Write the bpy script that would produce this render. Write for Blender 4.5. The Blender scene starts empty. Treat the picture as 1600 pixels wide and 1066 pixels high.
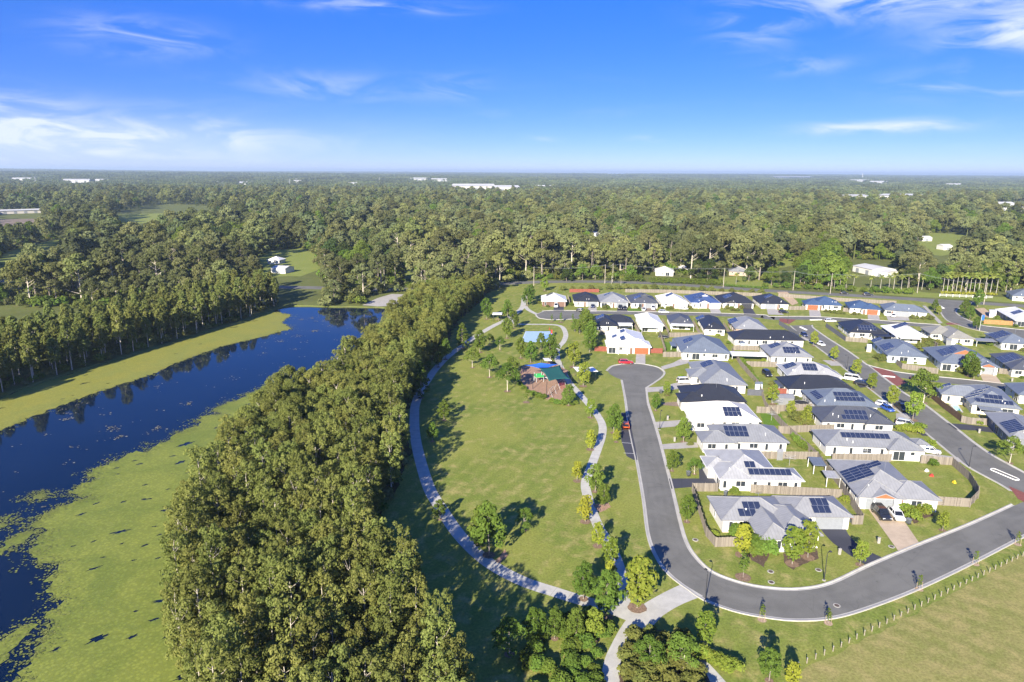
import bpy, bmesh, math, random
import numpy as np
from mathutils import Vector, Matrix
from mathutils.geometry import delaunay_2d_cdt, tessellate_polygon

# ------------------------------------------------------------------ camera, sky, sun, exposure
R = math.radians
scene = bpy.context.scene
COL = scene.collection
CAM_H = 60.0
PITCH = math.atan(263.0 / 1067.0)
cam = bpy.data.cameras.new('camera')
cam.sensor_width = 36.0
cam.lens = 36.0 * 1067.0 / 1600.0
cam.clip_start = 0.5
cam.clip_end = 90000.0
cam_ob = bpy.data.objects.new('camera', cam)
COL.objects.link(cam_ob)
cam_ob.matrix_world = (Matrix.Translation((0, 0, CAM_H)) @ Matrix.Rotation(math.pi / 2 - PITCH, 4, 'X')
                       @ Matrix.Rotation(R(0.36), 4, 'Z'))
scene.camera = cam_ob

SUN_EL = R(24.0)
SHADOW_AZ = R(21.5)            # shadows fall 21.5 degrees to the right of straight ahead
sun = bpy.data.lights.new('sun', 'SUN')
sun.energy = 5.0
sun.angle = R(0.53)
sun.color = (1.0, 0.91, 0.745)
sun_ob = bpy.data.objects.new('sun', sun)
COL.objects.link(sun_ob)
d = Vector((math.sin(SHADOW_AZ) * math.cos(SUN_EL), math.cos(SHADOW_AZ) * math.cos(SUN_EL), -math.sin(SUN_EL)))
sun_ob.rotation_euler = d.to_track_quat('-Z', 'Y').to_euler()
sun_ob.location = (-60, -150, 120)

world = bpy.data.worlds.new('World')
scene.world = world
world.use_nodes = True
wn = world.node_tree
wn.nodes.clear()


class NT:
    """short-hand for building node trees"""
    def __init__(self, tree):
        self.t = tree

    def n(self, kind, **kw):
        nd = self.t.nodes.new(kind)
        for k, v in kw.items():
            if k == 'inp':
                for a, b in v.items():
                    s = nd.inputs[a]
                    if isinstance(b, bpy.types.NodeSocket):
                        self.t.links.new(b, s)
                    else:
                        s.default_value = b
            else:
                setattr(nd, k, v)
        return nd

    def math(self, op, a, b=0.0, c=None, clamp=False):
        m = self.n('ShaderNodeMath', operation=op, use_clamp=clamp)
        for i, x in enumerate((a, b) if c is None else (a, b, c)):
            if isinstance(x, bpy.types.NodeSocket):
                self.t.links.new(x, m.inputs[i])
            else:
                m.inputs[i].default_value = x
        return m.outputs[0]

    def vmath(self, op, a, b=(0, 0, 0)):
        m = self.n('ShaderNodeVectorMath', operation=op)
        for i, x in enumerate((a, b)):
            if isinstance(x, bpy.types.NodeSocket):
                self.t.links.new(x, m.inputs[i])
            else:
                m.inputs[i].default_value = x
        return m.outputs[0]

    def mix(self, fac, a, b, mode='MIX'):
        m = self.n('ShaderNodeMix', data_type='RGBA', blend_type=mode)
        for s, x in ((m.inputs['Factor'], fac), (m.inputs[6], a), (m.inputs[7], b)):
            if isinstance(x, bpy.types.NodeSocket):
                self.t.links.new(x, s)
            elif s.name == 'Factor':
                s.default_value = x
            else:
                s.default_value = (*x, 1.0) if len(x) == 3 else x
        return m.outputs[2]

    def ramp(self, fac, lo, hi, smooth=True):
        m = self.n('ShaderNodeMapRange', interpolation_type='SMOOTHSTEP' if smooth else 'LINEAR', clamp=True)
        self.t.links.new(fac, m.inputs[0])
        m.inputs[1].default_value, m.inputs[2].default_value = lo, hi
        return m.outputs[0]

    def noise(self, vec, scale, detail=4.0, rough=0.55, dist=0.0, dims='3D'):
        m = self.n('ShaderNodeTexNoise', noise_dimensions=dims)
        if vec is not None:
            self.t.links.new(vec, m.inputs['Vector'])
        m.inputs['Scale'].default_value = scale
        m.inputs['Detail'].default_value = detail
        m.inputs['Roughness'].default_value = rough
        m.inputs['Distortion'].default_value = dist
        return m.outputs[0]


W = NT(wn)
tc = W.n('ShaderNodeTexCoord').outputs['Generated']
# the sky of the photograph turns deep blue quickly above the horizon: stretch the elevation fed to the sky model
sep = W.n('ShaderNodeSeparateXYZ', inp={0: tc})
zz = W.math('MULTIPLY', W.math('MAXIMUM', sep.outputs[2], 0.0), 2.3)
zz = W.math('ADD', zz, 0.07)
vec = W.n('ShaderNodeCombineXYZ', inp={0: sep.outputs[0], 1: sep.outputs[1], 2: zz}).outputs[0]
vec = W.vmath('NORMALIZE', vec)
sky = W.n('ShaderNodeTexSky', sky_type='NISHITA', sun_disc=False)
wn.links.new(vec, sky.inputs[0])
sky.sun_elevation = SUN_EL
sky.sun_rotation = R(180.0) + SHADOW_AZ
sky.altitude = 60
sky.air_density = 1.0
sky.dust_density = 0.6
sky.ozone_density = 3.0
hs = W.n('ShaderNodeHueSaturation', inp={'Saturation': 1.28, 'Value': 1.0, 'Hue': 0.508, 'Color': sky.outputs[0]})
tel = W.ramp(sep.outputs[2], 0.0, 0.24, False)
tint = W.mix(tel, (1.34, 0.98, 1.16), (0.98, 1.46, 2.30))
skyb = W.mix(1.0, hs.outputs[0], tint, 'MULTIPLY')
# thin high cloud: wisps on a plane far above, seen in perspective
zc = W.math('ADD', W.math('MAXIMUM', sep.outputs[2], 0.0), 0.035)
px_ = W.math('DIVIDE', sep.outputs[0], zc)
py_ = W.math('DIVIDE', sep.outputs[1], zc)
cp = W.n('ShaderNodeCombineXYZ', inp={0: px_, 1: py_, 2: 0.0}).outputs[0]
azel = W.n('ShaderNodeCombineXYZ', inp={0: W.math('ARCTAN2', sep.outputs[0], sep.outputs[1]), 1: W.math('ARCSINE', sep.outputs[2]), 2: 0.0}).outputs[0]
mp = W.n('ShaderNodeMapping', inp={0: azel, 'Rotation': (0, 0, R(7)), 'Scale': (8.0, 30.0, 1), 'Location': (3.1, 7.4, 0)}).outputs[0]
wisp = W.noise(mp, 1.0, 8.0, 0.58, 1.1)
big = W.noise(W.n('ShaderNodeMapping', inp={0: cp, 'Scale': (0.32, 0.42, 1), 'Location': (1.7, 0.3, 0)}).outputs[0], 0.8, 3.0, 0.5, 0.3)


def blob(az, el, ra, re):
    """soft bank of cloud around a direction (degrees)"""
    azn = W.math('ARCTAN2', sep.outputs[0], sep.outputs[1])
    eln = W.math('ARCSINE', sep.outputs[2])
    a = W.math('DIVIDE', W.math('SUBTRACT', azn, R(az)), R(ra))
    e = W.math('DIVIDE', W.math('SUBTRACT', eln, R(el)), R(re))
    q = W.math('ADD', W.math('MULTIPLY', a, a), W.math('MULTIPLY', e, e))
    return W.math('EXPONENT', W.math('MULTIPLY', q, -1.0))


banks = None
CLOUDS = [(-33, 2.2, 14, 1.5, 1.3), (-27, 8.9, 4.2, 1.1, .62), (-14, 6.3, 6, 0.9, .5), (-4.3, 6.4, 2.2, .7, .5), (31, 12.2, 9, 1.5, 1.7),
          (36, 9.0, 5, 1.2, 1.2), (24.5, 3.2, 3.2, .38, 1.1), (29.5, 3.4, 3, .4, 1.0), (35, 6.0, 6, .9, .7), (10.5, 2.6, 1.5, .25, .7),
          (22, 7.6, 2.6, .5, .5), (18, 10.5, 2.6, 1.7, .45), (-11, 12.0, 6, .5, .6), (-37, 4.6, 4, .8, .8), (2.2, 2.6, 1.4, .22, .55)]
for az, el, ra, re, k in CLOUDS:
    b_ = W.math('MULTIPLY', blob(az, el, ra, re), k)
    banks = b_ if banks is None else W.math('ADD', banks, b_)
cover = W.math('ADD', W.math('MULTIPLY', W.ramp(big, 0.52, 0.78), 0.12), banks)
dens = W.math('MULTIPLY', W.ramp(wisp, 0.38, 0.70), cover, clamp=True)
dens = W.math('ADD', dens, W.math('MULTIPLY', blob(-34, 1.9, 17, 1.7), 0.50), clamp=True)
dens = W.math('MULTIPLY', dens, 0.85, clamp=True)
skyc = W.mix(dens, skyb, (6.4, 6.9, 7.6))
bg = W.n('ShaderNodeBackground', inp={'Color': skyc, 'Strength': 0.055})
W.n('ShaderNodeOutputWorld', inp={0: bg.outputs[0]})

vs = scene.view_settings
vs.view_transform = 'Standard'
vs.look = 'None'
vs.gamma = 1.0
vs.exposure = 1.45
vs.use_curve_mapping = False
scene.cycles.max_bounces = 5
scene.cycles.diffuse_bounces = 2
scene.cycles.glossy_bounces = 2
scene.cycles.transmission_bounces = 3
scene.cycles.volume_bounces = 0
scene.cycles.use_denoising = True

# ------------------------------------------------------------------ helpers
rng = random.Random(7)


def tag(o, label=None, category=None, group=None, kind=None):
    if label:
        o['label'] = label
    if category:
        o['category'] = category
    if group:
        o['group'] = group
    if kind:
        o['kind'] = kind
    return o


def link(o, parent=None):
    COL.objects.link(o)
    if parent is not None:
        o.parent = parent
    return o


def empty(name, loc=(0, 0, 0), rz=0.0, label=None, category=None, group=None):
    o = bpy.data.objects.new(name, None)
    o.empty_display_size = 0.5
    o.location = loc
    o.rotation_euler = (0, 0, rz)
    link(o)
    return tag(o, label, category, group)


class MB:
    """collects polygons and builds ONE mesh object"""
    def __init__(self):
        self.v, self.f, self.m = [], [], []

    def poly(self, pts, mi=0):
        n = len(self.v)
        self.v += [tuple(p) for p in pts]
        self.f.append(tuple(range(n, n + len(pts))))
        self.m.append(mi)

    def box(self, x0, y0, z0, x1, y1, z1, mi=0, M=None):
        c = [(x0, y0, z0), (x1, y0, z0), (x1, y1, z0), (x0, y1, z0), (x0, y0, z1), (x1, y0, z1), (x1, y1, z1), (x0, y1, z1)]
        if M is not None:
            c = [tuple(M @ Vector(p)) for p in c]
        n = len(self.v)
        self.v += c
        for q in ((0, 3, 2, 1), (4, 5, 6, 7), (0, 1, 5, 4), (1, 2, 6, 5), (2, 3, 7, 6), (3, 0, 4, 7)):
            self.f.append(tuple(n + i for i in q))
            self.m.append(mi)
        return self

    def tube(self, pts, r0, r1=None, k=6, mi=0, cap=True):
        r1 = r0 if r1 is None else r1
        pts = [Vector(p) for p in pts]
        n0 = len(self.v)
        for i, p in enumerate(pts):
            a = pts[max(i - 1, 0)]
            b = pts[min(i + 1, len(pts) - 1)]
            t = (b - a).normalized()
            u = t.orthogonal().normalized() if abs(t.z) > .95 else t.cross(Vector((0, 0, 1))).normalized()
            w = t.cross(u)
            r = r0 + (r1 - r0) * i / max(len(pts) - 1, 1)
            for j in range(k):
                an = 2 * math.pi * j / k
                self.v.append(tuple(p + (u * math.cos(an) + w * math.sin(an)) * r))
        for i in range(len(pts) - 1):
            for j in range(k):
                a, b = n0 + i * k + j, n0 + i * k + (j + 1) % k
                self.f.append((a, b, b + k, a + k))
                self.m.append(mi)
        if cap:
            self.f.append(tuple(n0 + (len(pts) - 1) * k + j for j in range(k)))
            self.m.append(mi)
        return self

    def mesh(self, name, mats, smooth=False):
        me = bpy.data.meshes.new(name)
        me.from_pydata(self.v, [], self.f)
        for m in (mats if isinstance(mats, (list, tuple)) else [mats]):
            me.materials.append(m)
        if any(self.m):
            me.polygons.foreach_set('material_index', self.m)
        if smooth:
            me.polygons.foreach_set('use_smooth', [True] * len(me.polygons))
        me.update()
        return me

    def build(self, name, mats, parent=None, smooth=False):
        return link(bpy.data.objects.new(name, self.mesh(name, mats, smooth)), parent)


def inst(name, mesh, parent=None, loc=(0, 0, 0), rz=0.0, sc=None):
    o = bpy.data.objects.new(name, mesh)
    o.location = loc
    o.rotation_euler = (0, 0, rz)
    if sc is not None:
        o.scale = (sc, sc, sc) if isinstance(sc, (int, float)) else sc
    return link(o, parent)


def inpoly(x, y, poly):
    c = False
    j = len(poly) - 1
    for i in range(len(poly)):
        xi, yi = poly[i]
        xj, yj = poly[j]
        if (yi > y) != (yj > y) and x < (xj - xi) * (y - yi) / (yj - yi) + xi:
            c = not c
        j = i
    return c


def inpoly_np(X, Y, poly):
    c = np.zeros(X.shape, bool)
    j = len(poly) - 1
    for i in range(len(poly)):
        xi, yi = poly[i]
        xj, yj = poly[j]
        if yi != yj:
            c ^= ((yi > Y) != (yj > Y)) & (X < (xj - xi) * (Y - yi) / (yj - yi) + xi)
        j = i
    return c


def smooth_line(pts, step=1.5):
    """Catmull-Rom through the points"""
    P_ = [Vector(p[:2]) for p in pts]
    out = []
    for i in range(len(P_) - 1):
        p0, p1, p2, p3 = P_[max(i - 1, 0)], P_[i], P_[i + 1], P_[min(i + 2, len(P_) - 1)]
        n = max(1, int((p2 - p1).length / step))
        for k in range(n):
            t = k / n
            out.append(0.5 * ((2 * p1) + (p2 - p0) * t + (2 * p0 - 5 * p1 + 4 * p2 - p3) * t * t + (3 * p1 - p0 - 3 * p2 + p3) * t ** 3))
    out.append(P_[-1])
    return [(p.x, p.y) for p in out]


def offset_line(line, dist):
    out = []
    for i, p in enumerate(line):
        a = Vector(line[max(i - 1, 0)])
        b = Vector(line[min(i + 1, len(line) - 1)])
        t = (b - a).normalized()
        w = dist[i] if isinstance(dist, (list, tuple)) else dist
        out.append((p[0] - t.y * w, p[1] + t.x * w))
    return out


def sheet(name, poly, z, mat, parent=None, jag=0.0, seg=1.0, holes=()):
    """flat polygon, triangulated; its outline may be roughened"""
    if jag:
        r_ = random.Random(len(poly) * 13 + int(abs(poly[0][0]) * 7))
        q = []
        for i, a in enumerate(poly):
            b = poly[(i + 1) % len(poly)]
            L = math.hypot(b[0] - a[0], b[1] - a[1])
            n = max(1, int(L / seg))
            for k in range(n):
                t = k / n
                q.append((a[0] + (b[0] - a[0]) * t + r_.uniform(-jag, jag), a[1] + (b[1] - a[1]) * t + r_.uniform(-jag, jag)))
        poly = q
    tri = tessellate_polygon([[Vector((p[0], p[1], 0)) for p in q] for q in [poly] + list(holes)])
    poly = list(poly) + [p for q in holes for p in q]
    mb = MB()
    mb.v = [(p[0], p[1], z) for p in poly]
    for t in tri:
        a, b, c = (poly[i] for i in t)
        up = (b[0] - a[0]) * (c[1] - a[1]) - (b[1] - a[1]) * (c[0] - a[0]) > 0
        mb.f.append(tuple(t) if up else tuple(reversed(t)))
        mb.m.append(0)
    return mb.build(name, mat, parent)


def ribbon(name, L, Rr, z, mat, parent=None):
    mb = MB()
    for a, b in zip(L, Rr):
        mb.v += [(b[0], b[1], z), (a[0], a[1], z)]
    for i in range(len(L) - 1):
        mb.f.append((2 * i, 2 * i + 2, 2 * i + 3, 2 * i + 1))
        mb.m.append(0)
    o = mb.build(name, mat, parent)
    uv = o.data.uv_layers.new(name='UVMap')
    for lp in o.data.loops:
        uv.data[lp.index].uv = (float(lp.vertex_index % 2), lp.vertex_index // 2 * .1)
    return o


# ------------------------------------------------------------------ materials
MATS = {}


def mat_new(name):
    m = bpy.data.materials.new(name)
    m.use_nodes = True
    m.node_tree.nodes.clear()
    MATS[name] = m
    t = NT(m.node_tree)
    return m, t


def finish(t, color, rough=0.7, bump=None, bstr=0.3, bdist=0.05, spec=0.3, metal=0.0, extra=None):
    inp = {'Base Color': color if isinstance(color, bpy.types.NodeSocket) else (*color, 1), 'Roughness': rough, 'Specular IOR Level': spec, 'Metallic': metal}
    if extra:
        inp.update(extra)
    b = t.n('ShaderNodeBsdfPrincipled', inp=inp)
    if bump is not None:
        bn = t.n('ShaderNodeBump', inp={'Height': bump, 'Strength': bstr, 'Distance': bdist})
        t.t.links.new(bn.outputs[0], b.inputs['Normal'])
    t.n('ShaderNodeOutputMaterial', inp={0: b.outputs[0]})
    return b


def wpos(t):
    return t.n('ShaderNodeNewGeometry').outputs['Position']


def simple(name, col, rough=0.6, var=0.12, scale=1.5, spec=0.3, metal=0.0, bump=0.0):
    """paint, metal, plastic, render: one colour with slight mottling and dirt"""
    m, t = mat_new(name)
    p = wpos(t)
    n = t.noise(p, scale, 5, 0.6)
    c = t.mix(t.ramp(n, 0.3, 0.7), tuple(x * (1 - var) for x in col), tuple(min(1, x * (1 + var)) for x in col))
    finish(t, c, rough, n if bump else None, bump, 0.02, spec, metal)
    return m

# ------------------------------------------------------------------ measured layout, metres
DATA = {
    'LAKE': [(-132.8, 123.0),(-134.5, 145.9),(-139.5, 176.9),(-138.3, 188.5),(-131.2, 213.4),(-124.8, 230.1),(-118.3, 253.6),(-110.5, 276.9),(-108.8, 292.9),(-102.5, 308.6),(-82.5, 308.4),(-62.0, 307.6),(-56.4, 305.5),(-51.6, 199.9),(-59.6, 167.7),(-61.0, 145.7),(-59.9, 127.2),(-59.0, 111.5),(-60.8, 115.0),(-54.1, 101.7),(-49.6, 91.6),(-47.5, 86.1),(-41.7, 77.5),(-37.1, 71.9),(-32.3, 64.8),(-25.8, 54.3),(-45, 20),(-130, 15)],
    'ALGAE_L': [(-132.8, 123.0),(-134.5, 145.9),(-139.5, 176.9),(-138.3, 188.5),(-131.2, 213.4),(-124.8, 230.1),(-118.3, 253.6),(-110.5, 276.9),(-108.8, 292.9),(-107.4, 298.7),(-96.2, 290.5),(-94.5, 274.9),(-87.1, 263.3),(-89.0, 259.8),(-96.5, 244.9),(-102.8, 235.1),(-109.1, 212.3),(-109.8, 200.8),(-117.4, 178.4),(-121.0, 162.2),(-121.7, 152.5),(-121.6, 130.5),(-116.3, 105.9)],
    'ALGAE_R': [(-70.5, 193.6),(-73.8, 180.4),(-78.1, 168.7),(-73.8, 164.9),(-78.6, 163.9),(-76.9, 155.8),(-79.6, 152.4),(-79.5, 146.1),(-81.1, 140.1),(-83.2, 140.8),(-84.6, 137.3),(-87.1, 129.5),(-83.5, 126.5),(-85.7, 124.8),(-85.5, 120.3),(-80.4, 119.3),(-83.6, 115.2),(-84.7, 108.5),(-80.9, 106.8),(-79.7, 102.2),(-74.2, 96.1),(-71.0, 96.7),(-70.3, 92.0),(-65.2, 86.5),(-64.1, 82.6),(-61.9, 79.7),(-61.3, 75.0),(-60.1, 70.6),(-58.2, 61.6),(-44.3, 51.3),(-25.1, 54.8),(-30.8, 65.4),(-35.6, 72.6),(-40.0, 78.1),(-45.3, 86.8),(-47.6, 92.4),(-51.9, 102.5),(-57.5, 116.0),(-64.2, 132.3),(-63.2, 147.1),(-63.5, 169.0),(-60.0, 185.3)],
    'ALGAE_S': [[(-83.84, 100.56),(-84.92, 105.03),(-81.38, 107.23),(-81.83, 102.17),(-82.31, 99.02)], [(-91.5, 119.43),(-90.57, 121.33),(-88.9, 119.2),(-90.49, 117.61)], [(-90.93, 110.27),(-89.88, 111.68),(-88.05, 108.48),(-89.75, 107.13)], [(-68.32, 76.98),(-66.48, 81.56),(-65.32, 80.9),(-64.06, 73.44),(-65.61, 72.29)]],
    'ROADA_W': [(33.18, 195.51),(31.62, 179.86),(29.58, 162.13),(28.18, 147.36),(27.2, 135.67),(25.41, 118.71),(23.76, 105.06),(23.92, 97.17),(25.18, 92.77),(26.88, 89.81),(28.34, 87.47),(31.6, 85.1),(35.22, 83.77),(39.59, 83.03),(45.12, 83.65),(52.05, 86.35),(61.55, 90.99),(73.97, 97.93),(88.49, 106.48),(109.81, 119.06)],
    'ROADA_E': [(38.49, 188.11),(36.57, 175.61),(35.51, 163.63),(34.31, 150.61),(32.7, 135.72),(31.2, 122.09),(29.77, 110.19),(29.16, 103.05),(29.56, 98.36),(31.12, 94.03),(34.99, 91.03),(39.25, 89.78),(43.51, 89.75),(48.62, 91.35),(57.21, 96.45),(68.2, 102.5),(81.66, 109.71),(94.37, 117.06)],
    'BULB': [(29.85, 204.94),(32.18, 210.07),(34.72, 212.0),(39.54, 213.63),(43.77, 211.83),(46.47, 208.92),(47.13, 203.91),(45.41, 199.08),(42.21, 193.78),(38.49, 188.11)],
    'ROADB_W': [(114.0, 272.65),(112.38, 262.17),(110.73, 248.33),(109.47, 235.81),(108.12, 222.77),(106.04, 206.64),(103.73, 188.24),(102.1, 174.23),(100.75, 161.57),(99.48, 152.52),(98.76, 147.56),(97.8, 140.73),(97.24, 134.62),(97.71, 130.05),(98.24, 126.63),(98.31, 122.94)],
    'ROADB_E': [(122.86, 274.11),(121.2, 269.29),(120.17, 261.83),(118.92, 250.58),(118.14, 239.75),(117.12, 228.46),(115.12, 213.46),(114.19, 206.82),(111.69, 189.62),(110.87, 182.84),(111.07, 175.45),(108.9, 161.26),(107.85, 154.31),(106.72, 147.88),(105.97, 140.16),(106.49, 131.26),(107.28, 115.97)],
    'SIDE_N': [(115.08, 214.22),(118.01, 208.7),(121.78, 204.86),(129.6, 200.9),(137.77, 197.74),(145.64, 194.04),(150.36, 191.64),(161.71, 187.04)],
    'NORTH_N': [(13.49, 299.31),(23.25, 300.9),(62.75, 299.07),(87.31, 297.52),(110.87, 293.86),(111.03, 290.44),(129.32, 291.0),(144.24, 287.26),(156.04, 283.53),(167.09, 279.1),(176.96, 275.53)],
    'NORTH_BULB': [(23.25, 300.9),(13.47, 298.77),(11.17, 294.24),(10.0, 292.81),(10.85, 284.87),(12.79, 282.47),(17.42, 280.67),(27.71, 282.92),(35.08, 288.11)],
    'ROADC_W': [(197.81, 331.59),(201.81, 326.61),(200.58, 318.36),(194.48, 304.35),(186.1, 286.06),(184.73, 275.3),(185.51, 267.62),(187.63, 263.14),(190.19, 256.67),(195.76, 247.56)],
    'ROADC_E': [(226.1, 325.76),(212.86, 317.17),(204.96, 309.92),(200.36, 303.07),(197.39, 296.55),(194.31, 285.0),(193.74, 274.95),(197.94, 271.48),(205.12, 267.02),(213.79, 261.65)],
    'MAIN': [(-322.33, 378.53),(-102.1, 358.57),(-54.2, 356.29),(14.27, 382.92),(72.18, 382.94),(135.65, 358.36),(165.2, 348.64),(192.74, 338.48),(218.78, 328.88),(242.85, 318.96),(265.57, 309.6)],
    'PATH_W': [(5.98, 339.12),(5.34, 318.28),(3.97, 304.17),(-1.42, 283.67),(-7.76, 267.94),(-13.75, 250.11),(-18.08, 233.78),(-20.23, 226.38),(-22.29, 216.7),(-23.98, 205.37),(-24.94, 195.05),(-25.68, 183.26),(-25.53, 171.8),(-24.6, 163.47),(-23.12, 153.32),(-21.07, 142.8),(-18.02, 130.05),(-15.53, 121.19),(-12.71, 114.15),(-9.73, 107.01),(-6.71, 101.31),(-3.64, 96.77),(-0.46, 93.44),(2.83, 90.89),(6.37, 88.99),(8.54, 87.8),(10.76, 86.68),(12.76, 85.65),(14.85, 84.64),(16.77, 83.37)],
    'PATH_E': [(-0.33, 284.36),(1.53, 273.01),(7.79, 271.98),(16.37, 271.5),(20.01, 267.57),(20.58, 254.62),(18.9, 242.94),(16.28, 233.47),(15.2, 221.62),(15.36, 212.69),(16.83, 194.52),(18.69, 183.69),(20.4, 174.24),(21.68, 166.7),(22.3, 158.4),(21.37, 151.04),(19.13, 141.99),(16.68, 132.77),(14.85, 125.44),(14.63, 119.75),(14.91, 112.81),(15.43, 107.32),(16.36, 102.98),(16.94, 97.0),(16.87, 92.17),(16.38, 87.19),(17.05, 82.95)],
    'PATH_IN_L': [(25.94, 91.17),(22.7, 88.97),(18.83, 85.86),(16.7, 83.51),(14.81, 80.46),(13.25, 77.35),(11.95, 74.44),(10.99, 70.62),(9.73, 65.18),(8.59, 58.29)],
    'PATH_IN_R': [(28.2, 88.09),(24.78, 86.22),(21.24, 83.41),(18.98, 80.5),(16.52, 77.38),(14.73, 74.58),(13.74, 72.39),(13.32, 70.64),(12.06, 65.2),(10.92, 58.31)],
    'PATH_S': [(21.75, 79.74),(23.35, 74.89),(24.84, 70.95),(26.51, 65.32)],
    'COURT': [(5.21, 259.19),(14.95, 259.46),(13.66, 241.83),(3.27, 241.56)],
    'BARK': [(3.12, 210.15),(2.16, 193.57),(5.86, 183.31),(9.36, 177.23),(12.51, 174.61),(15.75, 178.44),(16.85, 187.67),(15.74, 195.14),(17.63, 204.67),(13.0, 214.94)],
    'BAY': [(28.29, 166.82),(29.87, 166.85),(29.38, 158.97),(28.09, 144.7),(27.21, 136.87),(26.38, 136.86),(25.19, 138.9),(25.37, 147.32)],
    'NORTHPATH': [(10.56, 292.83),(7.14, 302.78),(5.6, 315.06)],
    'ROADA_E_EXT': [(97.32, 118.64),(120.46, 132.09)],
    'BULB_POLY': [(29.85, 204.94),(32.18, 210.07),(34.72, 212.0),(39.54, 213.63),(43.77, 211.83),(46.47, 208.92),(47.13, 203.91),(45.41, 199.08),(42.21, 193.78),(38.49, 188.11),(36.57, 175.61),(31.62, 179.86),(33.18, 195.51),(31.45, 198.11),(30.17, 201.46)],
    'SIDE_MID': [(112.34, 212.77),(115.49, 206.9),(120.05, 202.29),(128.34, 198.07),(136.55, 194.89),(144.29, 191.25),(149.12, 188.8),(160.55, 184.17)],
    'NORTH_MID': [(14.02, 296.05),(23.23, 297.6),(62.58, 295.77),(86.95, 294.24),(109.93, 290.7),(110.52, 287.18),(129.01, 287.72),(143.35, 284.08),(154.93, 280.42),(165.91, 276.02),(175.84, 272.43)],
    'LAWN': [(-6.8, 62.3),(-21.2, 83.4),(-20.7, 100.1),(-27.0, 118.0),(-29.2, 146.4),(-30.7, 173.3),(-31.7, 203.6),(-30.2, 231.4),(-26.9, 279.7),(-18.6, 324.1),(-11.8, 351.9),(-3.6, 358.2),(0, 380),(60, 385),(140, 358),(260, 312),(300, 300),(300, 150),(200, 60),(60, 40)],
    'FIELD': [(34.6, 72.0),(44.7, 77.4),(55.7, 83.5),(67.0, 90.1),(82.3, 99.3),(103.3, 111.1),(110, 90),(120, 40),(30, 30),(24.9, 62.6)],
    'BELT': [(-44.4, 238.1),(-48.1, 186.2),(-55.5, 156.2),(-56.8, 135.7),(-55.8, 118.5),(-55.0, 103.8),(-55.0, 103.0),(-46.9, 86.4),(-42.5, 75.9),(-38.2, 69.1),(-33.6, 63.3),(-29.5, 57.0),(-24.7, 50.3),(-4.4, 50.4),(-5.2, 61.1),(-6.9, 69.4),(-12.8, 76.2),(-13.0, 82.7),(-19.9, 92.0),(-23.9, 104.6),(-22.2, 117.6),(-22.9, 133.9),(-27.4, 154.8),(-28.5, 189.4),(-25.2, 221.9),(-23.7, 266.7),(-18.1, 304.6),(-14.3, 332.8),(-25.3, 332.4),(-36.7, 322.1),(-44.5, 292.1)],
    'BELT_FLOOR': [(-48.3, 275.8),(-53.2, 215.6),(-64.3, 180.8),(-65.8, 157.2),(-64.6, 137.2),(-63.6, 120.2),(-58.2, 108.9),(-49.6, 91.4),(-45.0, 80.3),(-40.4, 73.1),(-35.5, 67.0),(-31.2, 60.3),(-26.1, 53.2),(-3.9, 53.4),(-4.6, 64.6),(-6.3, 73.4),(-12.5, 80.6),(-12.7, 87.5),(-19.8, 97.4),(-23.9, 110.6),(-21.9, 124.4),(-22.5, 141.7),(-27.0, 163.8),(-27.8, 200.4),(-24.0, 234.8),(-21.9, 282.2),(-15.4, 322.4),(-11.2, 352.2),(-22.8, 351.7),(-35.0, 340.8),(-43.6, 309.1)],
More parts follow.
